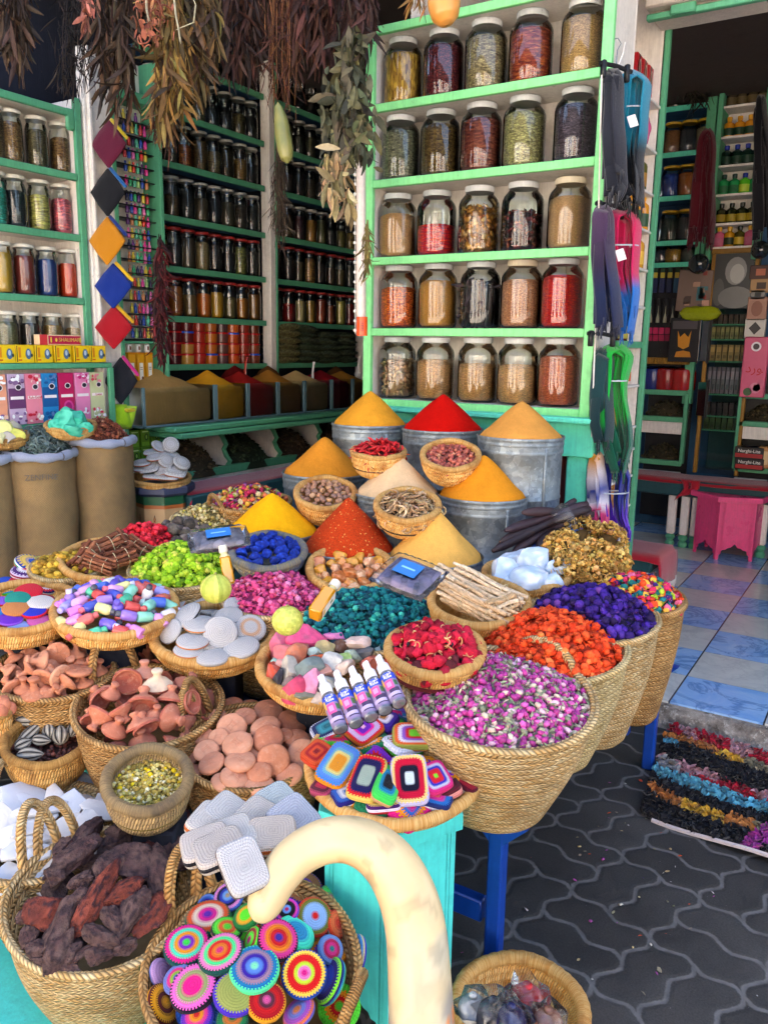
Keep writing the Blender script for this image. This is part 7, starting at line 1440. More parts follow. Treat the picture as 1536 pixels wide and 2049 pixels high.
def painted_stool():
 C=P(325,974,d=4.2);C[2]=.85;r=.135;zb=.34;t=empty('painted_stool',(C[0],C[1],zb),'octagonal painted wooden stool with arabesque panels and dark top','stool');b=MB();A8=[R_(5)+k*PI/4 for k in range(8)]
 rg=lambda rr,z:[np.array([C[0]+rr*math.cos(a),C[1]+rr*math.sin(a),z])for a in A8]
 def prism(b,L,col=None):
  vs=[p for l in L for p in l];b.add(vs,[(j*8+k,j*8+(k+1)%8,(j+1)*8+(k+1)%8,(j+1)*8+k)for j in range(len(L)-1)for k in range(8)]+[tuple((len(L)-1)*8+k for k in range(8))],col)
 prism(b,[rg(r,zb),rg(r,C[2]-.05)],'#c8a070');b.build('body','print',parent=t,sharp=20)
 b=MB();prism(b,[rg(r+.012,C[2]-.05),rg(r+.03,C[2]-.035),rg(r+.03,C[2]-.01),rg(r+.022,C[2])]);b.build('top','drum_blue',parent=t,sharp=20)
 b=MB();og=[(.5,.97),(.56,.9),(.54,.84),(.6,.78),(.72,.68),(.8,.58),(.88,.52),(.9,.4),(.84,.3),(.88,.2),(.78,.1),(.5,.06)];og=og+[(1-x,z)for x,z in og[-2:0:-1]]
 for k in range(8):
  p,q=rg(r,0)[k],rg(r,0)[(k+1)%8];nn=nrm((p+q)/2-np.array([C[0],C[1],0]));nn[2]=0;H=C[2]-.06-zb
  def poly(sc,e,col,ctr=(.5,.5),pts=og):b.add([p+(q-p)*(ctr[0]+(x-ctr[0])*sc)+Z3*(zb+.01+H*(ctr[1]+(z-ctr[1])*sc))+nn*e for x,z in pts],[tuple(range(len(pts)))[::-1]],col)
  b.add([p+(q-p)*x+Z3*(zb+.01+H*z)+nn*.0008 for x,z in((0,.9),(1,.9),(1,1),(0,1))],[(0,1,2,3)],'#1c5a38');b.add([p+(q-p)*x+Z3*(zb+.01+H*z)+nn*.001 for x,z in((0,.86),(1,.86),(1,.9),(0,.9))],[(0,1,2,3)],'#b8642c')
  og2=[(x,z*.82)for x,z in og];poly(1.0,.0008,'#1c1a18',(.5,.42),og2);poly(.94,.0014,'#c07030',(.5,.42),og2);poly(.84,.002,'#1c1a18',(.5,.42),og2);poly(.79,.0026,'#d8b888',(.5,.42),og2)
  for(cx,cz,rx,rz,c)in((.5,.62,.07,.05,'#9a2c1c'),(.5,.3,.09,.1,'#a83a20'),(.34,.42,.1,.04,'#1c5a34'),(.66,.42,.1,.04,'#1c5a34'),(.3,.24,.09,.05,'#1c5a34'),(.7,.24,.09,.05,'#1c5a34'),(.42,.52,.05,.06,'#1c5a34'),(.58,.52,.05,.06,'#1c5a34'),(.5,.45,.04,.05,'#1c5a34'),(.36,.33,.04,.03,'#2c2018'),(.64,.33,.04,.03,'#2c2018'),(.5,.16,.1,.03,'#1c5a34')):
   b.add([p+(q-p)*(cx+rx*math.cos(a))+Z3*(zb+.01+H*(cz+rz*math.sin(a)))+nn*.0032 for a in np.linspace(0,2*PI,10)[:-1]],[tuple(range(9))[::-1]],c)
 b.build('painted_panel','print',parent=t,sharp=0)
painted_stool()
f=Fr(322,957,116,d=4.18,tilt=6).dome(.12,-.0);coil_tray(f,.05,'coiled tray of white bath pads on the painted stool',mat='coil',rim=.012)
I=Items('white bath pad','on the painted stool','white bath pads piled on the painted stool','bath pad');OE='#b85c2c'
for px,py,wp,q,dr,ec,sq in((342,890,34,.95,90,G1,2),(318,893,32,.5,60,OE,2),(305,905,36,.4,100,OE,2),(330,908,34,.45,95,OE,2),(345,912,34,.5,70,OE,2),(333,922,34,.75,60,OE,2),(310,915,34,.45,100,OE,2),(299,934,42,.6,110,K_,4),(327,936,36,.7,120,OE,4),(352,942,44,.55,85,OE,5),(364,926,36,.6,60,'#8a8a90',2),(285,926,38,.4,100,OE,2),(284,938,36,.35,95,'#a83020',2),(310,952,44,.3,90,OE,4),(338,954,44,.3,90,'#8a5a40',4)):
 n=facing(px,py,q,dr);C=P(px,py,d=4.12+(.05 if py<915 else-.02));r=wp*4.12/(2*FPX);I.add(put(crochet(r,r,r*.5,[W_,W_,G1],[W_,ec],sq,40,2,.4),C,axes(n,.6)),px,py,{K_:'black edged',OE:'orange edged'}.get(ec,'plain'))
I.done(4)
# ========== mitts on the post
def mitt(px,py,w_,h_,col,cuff,label,d=None,cu=1,layers=2):
 C=P(px,py,x=AX+.11)if d is None else P(px,py,d=d);k=depth(C)/FPX;n=-ray(px,py);X=CR;Y=CU;A=np.stack([X,Y,n],1);o0=None
 for l in range(layers):
  b=pillow('x',1,1,.35,seed=l+px,n=14);a=R_(45);V=np.array(b.v);x,y=V[:,0]*.7071-V[:,1]*.7071,V[:,0]*.7071+V[:,1]*.7071;V=np.stack([x*w_*k*.74,y*h_*k*.74,V[:,2]*.05],1)
  b.v=[tuple(C+A@p+n*(-.012*l)+X*(.006*l))for p in V]
  if l==0:o0=b.build('bath_mitt','knit',C,sharp=180);colour(o0,col);tag(o0,label,'mitt','bath mitts hanging on the white post')
  else:o=b.build('back_mitt','knit',parent=o0,sharp=180);colour(o,col)
 b=MB();p0,p1=C+X*w_*k*.06*cu+Y*h_*k*.52,C+X*w_*k*.56*cu+Y*h_*k*.1;b.box((p0+p1)/2+n*.003,(np.linalg.norm(p1-p0),.02,.018),.006,Mx=np.stack([nrm(p1-p0),np.cross(n,nrm(p1-p0)),n],1));o=b.build('cuff','knit',parent=o0,sharp=180);colour(o,cuff)
 b=MB();b.tube([C+Y*h_*k*.5,C+Y*h_*k*.68,C+Y*h_*k*.7-n*.06],.0012,4);b.build('loop','shelf_white',parent=o0)
for a in((217,288,70,98,'#5a0f2c','#b8a018','burgundy bath mitt, topmost on the white post'),(215,385,68,98,'#121217','#1c5a9c','black bath mitt with blue cuff on the white post'),(214,482,72,98,'#c07c12','#142c78','mustard bath mitt with navy cuff on the white post'),(226,572,74,92,'#0e2c82','#d8b018','royal blue bath mitt with yellow cuff on the white post'),(227,655,74,88,'#a00c1c','#c89a14','red bath mitt with yellow cuff on the white post'),(241,762,66,96,'#15171f','#b02070','black bath mitt with pink cuff on the white post')):mitt(*a)
b=MB();C=P(243,832,x=AX+.12)
for l,(ox,oy,hx)in enumerate(((0,0,'#8cb418'),(-.022,-.004,'#9cc420'),(.018,-.006,'#a4c82c'))):
 q=pillow('x',.09,.125,.05,seed=l,n=12);A=np.stack([CR,CU,-CF],1);b.add([C+A@(np.array(p)+np.array([ox+.25*p[1]*(l-1),oy,-.012*l]))for p in q.v],q.f,hx)
o=b.build('bath_mitt','cloth',C,sharp=180);tag(o,'lime green bath mitts, lowest on the white post','mitt','bath mitts hanging on the white post');b=MB();b.box(C+CR*.045+CU*.03,(.03,.06,.02),.006,'#c8b020');b.build('cuff','cloth',parent=o)
# ========== scarves on clip hangers by the doorway
def drape(prof,stops,label,x=-.99,pl=5,flat=.5,tie=None,card=None,group='knitted scarves hanging by the doorway',rough=.13):
 """folded strips hung over a bar: nested loops, (px, py, width px) down its length; colour stops by px y"""
 C0=P(prof[0][0],prof[0][1],x=x);d0=depth(C0);ys=[p[1]for p in prof];F=nrm(np.array([CF[0],CF[1],0]));s=SCAT();y0,y1=ys[0],ys[-1];sy=[q[0]for q in stops];sc=[lin(q[1])for q in stops]
 wat=lambda y:np.interp(y,ys,[p[2]for p in prof])/2;cat_=lambda y:np.interp(y,ys,[p[0]for p in prof])
 for k in range(pl):
  for sd in(-1,1):
   q=1-.86*k/pl;e=y1-(y1-y0)*random.uniform(0,.22)*(k>0);top=y0+(ys[1]-y0)*.9*(1-q);N_=34;pts=[];pyv=[]
   for i in range(N_):
    t=i/(N_-1);py=top+(e-top)*t;a=min(1,(py-top)/max(8,22*q));wv=1.5*math.sin(py*.045+k*1.7+sd);pts.append(P(cat_(py)+sd*q*wat(py)*math.sqrt(1-(1-a)**2)+wv*a,py,d=d0+.012*k+.02*math.sin(k*2+py*.02)));pyv.append(py)
   b=MB();b.tube(pts,.026+.006*math.sin(k*3.1+sd),10,flat=.13,up=CR*.86+F*.5*sd);cs=[]
   sh=1+.14*math.sin(k*2.3+sd)
   for i in range(N_):
    for j in range(10):cs.append(np.array([np.interp(pyv[i]+10*math.sin(k*2+sd),sy,[z[c]for z in sc])for c in range(3)])*sh)
   s.raw(b.v,b.f,np.array(cs))
   for j in range(5):p=pts[-1]+F*random.uniform(-.03,.03);b=MB();b.tube([p+Z3*.01,p-Z3*.02,p-Z3*random.uniform(.03,.05)+CR*random.uniform(-.008,.008)],[.003,.003,.001],4);s.raw(b.v,b.f,np.array(sc[-1]))
 o=tag(s.build('scarf','cloth',C0),label,'scarf',group);px=[p[0]for p in prof];wd=[p[2]for p in prof]
 if tie:y=tie;c=P(np.interp(y,ys,px),y,d=d0);r=np.interp(y,ys,wd)*d0/(2*FPX)*1.06;b=MB();b.tube([c+CR*math.cos(a)*r+F*math.sin(a)*r*flat*1.1 for a in np.linspace(0,2*PI,24)],.003,5,'#b8c0c8',cap=False);b.build('tie','waxy',parent=o)
 if card:c=P(card[0],card[1],d=d0-.06);b=MB();b.box(c,(.032,.042,.001),.0002,'#e8e2da',Mx=np.stack([CR*.95+CU*.3,CU*.95-CR*.3,-CF],1));b.build('price_tag','print',parent=o)
 return o
drape([(1226,138,14),(1227,200,18),(1228,300,22),(1232,372,26),(1226,392,14)],[(138,'#14151c'),(260,'#23252f'),(392,'#12131c')],'grey and navy patterned shawl clipped beside the white cabinet',x=-1.0,pl=5,group='shawls hanging by the doorway')
drape([(1264,142,30),(1268,165,52),(1266,212,50),(1262,260,50),(1256,310,44),(1260,370,42),(1268,412,22)],[(142,'#0e7a92'),(275,'#0c6c84'),(310,'#10181f'),(412,'#0e1016')],'teal and black knitted scarf, uppermost of the hanging scarves',x=-.98,tie=216,card=(1265,242))
drape([(1205,412,18),(1208,480,22),(1212,560,27),(1219,640,36),(1219,656,36)],[(412,'#47304a'),(520,'#2c2038'),(580,'#182446'),(656,'#141a38')],'purple and navy patterned shawl beside the pink scarf',x=-1.0,pl=6,group='shawls hanging by the doorway')
drape([(1244,418,40),(1246,450,58),(1246,500,56),(1243,545,52),(1250,585,42),(1256,625,26),(1252,668,18)],[(418,'#c41650'),(560,'#b8124c'),(585,'#1a66b4'),(668,'#165ca8')],'crimson pink knitted scarf with blue ends',x=-.97,tie=492,card=(1241,510))
drape([(1208,700,20),(1206,780,26),(1204,850,28),(1206,885,20)],[(700,'#14383a'),(885,'#0f2c30')],'dark teal knitted scarf behind the bright green one',x=-1.0)
drape([(1230,690,40),(1232,715,58),(1228,762,46),(1226,800,50),(1230,850,56),(1238,890,50),(1240,946,18)],[(690,'#0da234'),(840,'#0f9a38'),(856,'#0c5c44'),(946,'#0c5640')],'bright green knitted scarf with dark green ends',x=-.97,tie=762)
drape([(1193,912,16),(1194,960,22),(1196,1010,26),(1200,1050,24)],[(912,'#d8922c'),(950,'#d8d0d4'),(985,'#2c3c8c'),(1015,'#d8d0d4'),(1030,'#c82c68'),(1050,'#c82c68')],'orange, white and blue printed scarf, lowest behind the blue one',x=-1.0,pl=4)
drape([(1222,918,44),(1226,955,64),(1222,1000,60),(1226,1035,54),(1244,1066,34)],[(918,'#141f80'),(1010,'#16248c'),(1025,'#4a1fa8'),(1066,'#6424bc')],'royal blue knitted scarf with violet ends',x=-.96,tie=985)
for k,(px,py,lb)in enumerate(((1232,132,'uppermost black clip hanger beside the white cabinet'),(1222,410,'black clip hanger above the pink scarf'),(1215,915,'black clip hanger above the royal blue scarf'),(1205,668,'black clip hanger above the green scarf'))):
 C=P(px,py,x=-1.0);dx=nrm(np.array([.55,.84,0]));t=empty('clip_hanger',C,lb,'hanger','clip hangers by the doorway');b=MB();b.tube([C-dx*.07,C,C+dx*.07+Z3*-.01],.008,8);b.build('bar','black',parent=t)
 for q in(-.055,.05):b=MB();b.box(C+dx*q-Z3*.018,(.018,.02,.06),.004,Mx=axes(Z3,.99));b.build('clip','black',parent=t)
 b=MB();b.tube([C,C+Z3*.05,C+Z3*.075+dx*.015,C+Z3*.09,C+Z3*.085-dx*.015],.002,5);b.build('hook','galvanised',parent=t)
for(px0,py0,px1,py1,lb)in((1250,85,1237,130,'cord'),(1203,150,1182,900,'cord')):
 a,c=P(px0,py0,x=-1.02),P(px1,py1,x=-1.02);b=MB();b.tube([a,(a+c)/2+CR*.004,c],.003,6);o=b.build('cord','shelf_white',a);tag(o,'short cord holding the uppermost hanger' if py0<100 else 'long white cord hanging down the cabinet side','cord')
 # ========== dried herbs under the roof
def herb_bunch(px,py0,py1,wpx,d,n,leaf,pal,label,stretch=(1,.42,.6),kinds=('leaf',),taper=.5,stems=14,spread=.35,mat='leafy',drop=None,seedtilt=1.4):
 top,bot=P(px,py0,d=d),P(px,py1,d=d);W=wpx*d/(2*FPX);s=SCAT();F=nrm(np.array([CF[0],CF[1],0]));b=MB();L=bot-top;T_=[]
 for k in range(stems):
  a=random.uniform(0,2*PI);q=math.sqrt(random.random());e=bot+CR*math.cos(a)*q*W*taper+F*math.sin(a)*q*W*.6*taper-L*random.uniform(0,.3);m=(top+bot)/2+CR*math.cos(a)*q*W*.8+F*math.sin(a)*q*W*.5
  P4=[top*(1-t)**2+2*m*t*(1-t)+e*t*t for t in np.linspace(0,1,6)];T_.append(P4);b.tube(P4,[.003,.0025,.002,.002,.0015,.001],4)
 s.raw(b.v,b.f,np.array(lin(pal[-1][0]))*.7);t=RNG.uniform(.02,1,n)**.9;si=RNG.integers(0,stems,n);pos=np.array([np.array([np.interp(t[i]*5,range(6),[p[j]for p in T_[si[i]]])for j in range(3)])for i in range(n)])
 pos+=RNG.normal(0,1,(n,3))*W*spread*.35;z=RNG.uniform(leaf[0],leaf[1],n)*d/FPX;N=RNG.normal(size=(n,3));N[:,2]*=.25;N/=np.linalg.norm(N,axis=1)[:,None];fw=(drop if drop is not None else np.array([0,0,-1.0]))
 fw=np.tile(fw,(n,1))+RNG.normal(0,spread,(n,3));a=fw-N*(fw*N).sum(1)[:,None];a/=np.linalg.norm(a,axis=1)[:,None];R=np.stack([a,np.cross(N,a),N],2)
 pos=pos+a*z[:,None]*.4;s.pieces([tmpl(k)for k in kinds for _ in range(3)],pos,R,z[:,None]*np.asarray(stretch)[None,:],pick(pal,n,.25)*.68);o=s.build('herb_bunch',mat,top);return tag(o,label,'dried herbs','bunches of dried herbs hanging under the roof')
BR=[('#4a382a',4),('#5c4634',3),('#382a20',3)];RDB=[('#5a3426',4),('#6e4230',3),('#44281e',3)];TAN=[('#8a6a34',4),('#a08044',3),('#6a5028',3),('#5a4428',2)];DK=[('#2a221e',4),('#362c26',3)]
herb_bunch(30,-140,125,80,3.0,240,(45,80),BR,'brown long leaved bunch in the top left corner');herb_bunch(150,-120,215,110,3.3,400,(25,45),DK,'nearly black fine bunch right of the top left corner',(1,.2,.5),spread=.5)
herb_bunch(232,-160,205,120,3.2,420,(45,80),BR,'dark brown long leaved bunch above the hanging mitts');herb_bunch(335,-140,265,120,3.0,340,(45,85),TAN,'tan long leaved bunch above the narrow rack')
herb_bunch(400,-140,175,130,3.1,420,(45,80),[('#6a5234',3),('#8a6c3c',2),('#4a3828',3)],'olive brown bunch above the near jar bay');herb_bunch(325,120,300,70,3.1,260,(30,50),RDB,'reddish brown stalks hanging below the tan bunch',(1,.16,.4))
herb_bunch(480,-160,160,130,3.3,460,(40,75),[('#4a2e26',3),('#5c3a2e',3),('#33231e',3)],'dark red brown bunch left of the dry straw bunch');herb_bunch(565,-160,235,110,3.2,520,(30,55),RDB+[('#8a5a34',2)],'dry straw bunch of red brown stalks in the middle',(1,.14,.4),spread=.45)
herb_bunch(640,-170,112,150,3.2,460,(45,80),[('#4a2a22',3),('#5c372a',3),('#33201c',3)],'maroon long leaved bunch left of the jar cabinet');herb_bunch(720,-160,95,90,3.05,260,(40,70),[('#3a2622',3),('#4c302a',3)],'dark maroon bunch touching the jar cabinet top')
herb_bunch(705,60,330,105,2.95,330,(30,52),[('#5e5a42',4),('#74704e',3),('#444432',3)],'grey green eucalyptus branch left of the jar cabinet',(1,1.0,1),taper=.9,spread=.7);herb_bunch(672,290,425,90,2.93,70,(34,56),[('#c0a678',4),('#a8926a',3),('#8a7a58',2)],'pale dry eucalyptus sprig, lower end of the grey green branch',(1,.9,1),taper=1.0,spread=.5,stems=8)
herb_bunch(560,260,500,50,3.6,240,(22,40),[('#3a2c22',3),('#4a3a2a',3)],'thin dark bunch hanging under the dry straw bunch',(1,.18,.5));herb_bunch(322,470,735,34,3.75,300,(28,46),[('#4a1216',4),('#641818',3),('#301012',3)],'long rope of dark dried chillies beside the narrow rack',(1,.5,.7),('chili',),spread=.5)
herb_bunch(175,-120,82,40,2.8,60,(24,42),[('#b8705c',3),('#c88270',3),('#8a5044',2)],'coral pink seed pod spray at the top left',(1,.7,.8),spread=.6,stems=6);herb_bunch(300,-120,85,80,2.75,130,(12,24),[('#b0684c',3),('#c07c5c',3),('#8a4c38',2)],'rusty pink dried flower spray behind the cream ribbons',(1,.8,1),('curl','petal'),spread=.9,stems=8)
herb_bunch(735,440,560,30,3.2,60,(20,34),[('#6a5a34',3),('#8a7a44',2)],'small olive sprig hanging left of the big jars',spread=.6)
for k,pts in enumerate((([(292,-30),(294,20),(300,45)],[(345,-40),(352,30),(358,60),(362,88)],[(372,-40),(392,10),(388,45),(352,60)]))):
 b=MB();q=[P(x,y,d=2.7+.02*i)for i,(x,y)in enumerate(pts)];t=np.linspace(0,len(q)-1,16);q=[np.array([np.interp(a,range(len(q)),[p[j]for p in q])for j in range(3)])for a in t];b.tube(q,[.014]*15+[.004],8,'#d8cfae',flat=.12,up=-CF);tag(b.build('ribbon','waxy',q[0],sharp=180),'cream curled ribbon, %s of the three at top left'%('left','middle','right')[k],'ribbon','cream ribbons hanging at the top left')
def drop_fruit(prof,d,pal,label,name):
 C=[P(x,y,d=d)for x,y,w_ in prof];t=np.linspace(0,len(C)-1,30);C2=[np.array([np.interp(a,range(len(C)),[p[j]for p in C])for j in range(3)])for a in t];R=np.interp(t,range(len(C)),[w_*d/2/FPX for x,y,w_ in prof]);b=MB();b.tube(C2,R,22,cap=False);s=SCAT();from mathutils import noise as mn
 cs=[np.array(lin(pal[0]))*(.5+.5*mn.noise(Vector(p)*25))+np.array(lin(pal[1]))*(.5-.5*mn.noise(Vector(p)*25))for p in b.v];s.raw(b.v,b.f,np.array(cs));return tag(s.build(name,'gourd_skin',C[0]),label,'gourd')
drop_fruit([(556,205,3),(557,215,16),(562,240,28),(566,270,32),(571,300,32),(574,318,24),(575,327,3)],3.1,('#8a8448','#6e7440'),'long olive gourd hanging under the straw bunch','hanging_gourd')
drop_fruit([(888,-90,4),(888,-60,40),(888,-25,62),(888,10,66),(890,35,54),(892,47,30),(893,51,3)],2.75,('#c88438','#d89a50'),'round orange gourd hanging in front of the cabinet top','hanging_gourd')
herb_bunch(835,-110,26,50,2.8,60,(30,55),[('#a87c3c',3),('#8a6430',2)],'tan leaf bunch beside the orange gourd',spread=.4,stems=5)
b=MB();c0,c1=P(722,320,y=3.0),P(722,670,y=3.0);b.tube([c0,c1],[.02,.022],14);o=b.build('paper_tube','gloss_plastic',c1);colour(o,'#d8c8bc');tag(o,'long pale tube hanging left of the jar cabinet, orange sticker at its end','tube')
b=MB();b.tube([P(724,634,y=2.98),P(724,672,y=2.98)],.0235,14);s=b.build('sticker','gloss_plastic',parent=o);colour(s,'#e8501c')
ax=nrm(P(724,634,y=2.98)-P(724,672,y=2.98));text('Gläs!',.02,P(724,653,y=2.98)-ray(724,653)*.0245,np.stack([ax,np.cross(-ray(724,653),ax),-ray(724,653)],1),'ink_black',o)
b=MB()
for i in range(18):
 c=P(710,330+i*19.5,y=2.99);pr=[(max(.0008,.007*math.sin(PI*j/6)),-.007*math.cos(PI*j/6))for j in range(7)];b.lathe(pr,8,c)
b.tube([P(710,320,y=2.99),P(710,668,y=2.99)],.0012,4);tag(b.build('bead_string','lid_white',P(710,330,y=2.99)),'string of white beads hanging left of the jar cabinet','beads')
s=SCAT();n=150;pos=np.stack([RNG.uniform(-.75,.5,n),RNG.uniform(1.2,3.2,n),np.full(n,.006)],1);pos[:70,0]=RNG.normal(-.55,.16,70);s.pieces([tmpl('petal'),tmpl('flake'),tmpl('leaf')],pos,rots(np.tile(Z3,(n,1)),.35),RNG.uniform(.006,.016,n),pick([('#b8b4ac',3),('#c8502c',2),('#a8509a',2),('#7c7560',3),('#c8b080',3),('#4a2a88',1)],n))
tag(s.build('fallen_petals','petals',(-.5,2.2,0)),'scattered petals and scraps fallen on the dark paving','litter',None,'stuff')
# ========== goods on the post shelves
def bottle_proto(r,H,cap_h=.2,neck=.35,name='bottle',mat='liquid',shoulder=.62):
 b=MB();b.lathe([(.001,0),(r*.92,0),(r,.004),(r,H*shoulder),(r*.9,H*(shoulder+.06)),(r*neck*1.1,H*(shoulder+.14)),(r*neck,H*(1-cap_h)),(.001,H*(1-cap_h))],18);o=b.build(name,mat,sharp=50)
 b=MB();b.lathe([(r*neck,H*(1-cap_h)-.002),(r*neck*1.25,H*(1-cap_h)),(r*neck*1.35,H*.98),(r*neck*1.1,H),(.001,H)],14);c=b.build('cap','gloss_plastic',parent=o,sharp=50)
 b=MB();b.lathe([(r+.0006,H*.12),(r+.0006,H*.46)],18);l=b.build('label_band','ocol',parent=o,sharp=50);PROTOS.append(o);return o
def bottle(pr,C,hx,cap,lab,label,group,s=1.0,nolab=False):
 o=copy(pr,mat4=m4(C,axes(Z3,random.uniform(0,6)),s));colour(o,hx);tag(o,label,'bottle',group)
 for ch in list(o.children):
  if ch.name.startswith('cap'):colour(ch,cap)
  elif nolab:bpy.data.objects.remove(ch)
  else:colour(ch,lab)
 return o
BT_T=bottle_proto(.03,.17);BT_S=bottle_proto(.034,.13);BT_P=bottle_proto(.014,.13,.25,.3,'perfume_bottle','liquid',.34)
yS=lambda px:P(px,500,x=SX-.05)[1]
G='bottles on the post shelves'
HEN=carton2(.075,.05,.15,'#b01820',[(0,.4,.0,1,'#b81c24'),(.4,.6,0,1,'#14141a'),oval(.28,.6,.2,.26,'#d8b0a0'),oval(.28,.62,.12,.18,'#5a2c28'),(.1,.9,.06,.14,'#d8b040')]).build('henna_box','print');PROTOS.append(HEN)
for k,px in enumerate((1288,1303,1318)):
 o=copy(HEN,(SX-.06,(3.74,3.83,3.92)[k],WZ[0]));tag(o,'red and black henna box with a face, %s on the top post shelf'%('nearest','middle','farthest')[k],'box','henna boxes on the top post shelf')
b=pillow('x',.14,.12,.16,seed=4);C=np.array([SX-.05,3.86,WZ[1]+.07]);b.v=[tuple(C+np.array([p[2]*.5,p[1],p[0]]))for p in b.v];o=b.build('pink_bag','gloss_plastic',C-Z3*.07,sharp=180);colour(o,'#d8588c');tag(o,'crumpled pink bag with an orange top on the second post shelf','bag')
b=MB();b.lathe([(.03,.07),(.022,.09),(.02,.12),(.001,.12)],12,C);o2=b.build('bag_top','gloss_plastic',parent=o);colour(o2,'#e8902c')
for i,its in((2,((3.62,'#8a7a30','#d89a1c','#c8a860'),(3.74,'#5a5a28','#d89a1c','#a87a30'))),(3,((3.58,'#d08a1c','#e0a820','#2c4a2c'),(3.70,'#d8902c','#e0a820','#2c4a2c'),(3.82,'#d08a20','#e0a820','#2c4a2c'))),(4,((3.56,'#2c2420','#c83a1c','#d8502c'),(3.67,'#2c2824','#2c2824','#c83a24'),(3.79,'#c8902c','#d8781c','#e0b040'))),(5,((3.55,'#5cc81c','#1c3020','#2c5a20'),(3.65,'#58c020','#1c3020','#2c5a20'),(3.75,'#60cc24','#1c3020','#2c5a20'))),(6,((3.62,'#4a2018','#26382c','#b0a038'),))):
 for k,(y,hx,cp,lb)in enumerate(its):
  bottle(BT_T,(SX-.045,y+.16,WZ[i]),hx,cp,lb,'%s bottle with %s cap, %s on the %s post shelf'%(cname(hx),cname(cp),ORD[k],ORD[i]),G,1.0)
for k,y in enumerate((3.78,3.85,3.92)):bottle(BT_P,(SX-.04,y,WZ[7]),'#d8c0b0','#c81c24','#c8502c','slender perfume bottle with red tip, %s on the eighth post shelf'%ORD[k],'red tipped perfume bottles',1.0)
def figurine(C,hx,label,s=1.0):
 b=MB();b.lathe([(.001,0),(.02,0),(.021,.008),(.014,.016),(.011,.035),(.017,.055),(.02,.07),(.013,.085),(.008,.092),(.012,.1),(.014,.112),(.01,.124),(.001,.128)],14,C,wob=lambda a,j:.14*math.cos(2*a+j));b.v=[tuple(np.asarray(C)+(np.array(p)-np.asarray(C))*s)for p in b.v]
 o=b.build('wood_figurine','satin',C,sharp=180);colour(o,hx);tag(o,label,'figurine','carved figurines on the post shelves')
for i,hx,n in((8,'#b8843c',3),(9,'#2c1c18',3),(10,'#4a2c1c',3),(11,'#b07a3c',2)):
 for k in range(n):figurine((SX-.045,3.77+k*.075,WZ[i]),hx,'%s carved wood figurine, %s on the %s post shelf'%(cname(hx),ORD[k],ORD[i]),(1.0,.75,.85,1.0)[i-8])
 # ========== the tiled room
RY=6.72
pz=lambda px,py,y=RY:P(px,py,y=y)[2];pxx=lambda px,py,y=RY:P(px,py,y=y)[0]
RSPY=(120,211,303,391,481,525);RSZ=[pz(1372,q)for q in RSPY]
R1=empty('room_shelves',(-1.72,RY+.15,.15),'tall blue backed shelves with mint edges at the back of the tiled room','shelf')
b=MB();b.box((-1.75,RY+.3,2.6),(.62,.02,2.9),.003);b.build('back_panel','deep_blue',parent=R1)
for z in RSZ:
 b=MB();b.box((-1.75,RY+.15,z-.012),(.6,.28,.024),.002);s=b.build('shelf','deep_blue',parent=R1);b=MB();b.box((-1.75,RY-.0,z-.014),(.6,.018,.036),.003);b.build('edge_strip','mint',parent=s)
for x in(-1.43,):
 b=MB();b.box((x,RY+.02,2.6),(.07,.06,2.9),.004);b.build('stile','dull_green',parent=R1)
for r,its in enumerate((((1345,'#3a3c34'),(1382,'#3c3a34')),((1345,'#3c4034'),(1384,'#34342c')),((1337,'#8a5a38'),(1370,'#30343c'),(1403,'#a09878')),((1334,'#2c4ca8'),(1366,'#b8682c'),(1394,'#b8b04c')),((1330,'#2c3c38'),(1364,'#2c3434'),(1396,'#8a5a2c')),((1314,'#2c3c4c'),(1340,'#b88420'),(1374,'#3c4c48')))):
 for k,(px,hx)in enumerate(its):
  x=pxx(px,RSPY[r]-30);o=jar(JAR_ROOM,(x,RY+.13,RSZ[r]+.001),hx,'fill_herb' if r<2 else 'fill_seed' if r!=3 else 'powder',.95,'%s jar, %s from left on the %s shelf in the tiled room'%(cname(hx),ORD[k],ORD[r]),'jars in the tiled room',lid='#c8a018' if 2<=r<5 else '#3a4a5a')
  if r==5:o.scale=(1.15,1.15,.62)
b=MB();b.box((-1.78,RY+.05,1.82),(.56,.02,.78),.003);tag(b.build('packet_board','black',(-1.78,RY+.05,1.4)),'dark board with rows of hanging packets in the tiled room','board')
for r,(y0,y1)in enumerate(((530,585),(598,645))):
 for k in range(5):
  pxk=1310+k*14.5-(r*8);C=P(pxk,(y0+y1)/2,y=RY+.01);h=(y1-y0)/FPX*depth(C);b=MB()
  if r==0:b.box(C+Z3*h*.36,(.03,.012,h*.28),.003,'#123a20');b.box(C+Z3*h*.12,(.034,.013,h*.2),.003,'#b8a83c');b.box(C-Z3*h*.24,(.044,.014,h*.52),.004,('#16204a','#16204a','#141c3c','#2c5a78','#3a7a98')[k])
  else:b.box(C,(.034,.012,h),.004,'#15161a');b.lathe([(.014,-h*.5),(.012,-h*.3),(.003,-h*.1),(.001,h*.2)],10,C-np.array([0,.008,0]),col='#a8a890')
  o=b.build('hanging_packet','print',C);tag(o,('green, yellow and navy packet' if r==0 else 'black packet with a pale pointed tip')+', %s from left on the dark board'%ORD[k],'packet','hanging packets in the tiled room')
z=pz(1330,722);b=MB();b.box((-1.74,RY+.1,z),(.62,.3,.05),.006);
for i in range(26):b.box((-2.03+i*.0235,RY-.054,z),(.014,.012,.034),.004)
tag(b.build('gold_ledge','gold_paint',(-1.74,RY+.1,z)),'gold moulded ledge above the herb bins in the tiled room','shelf')
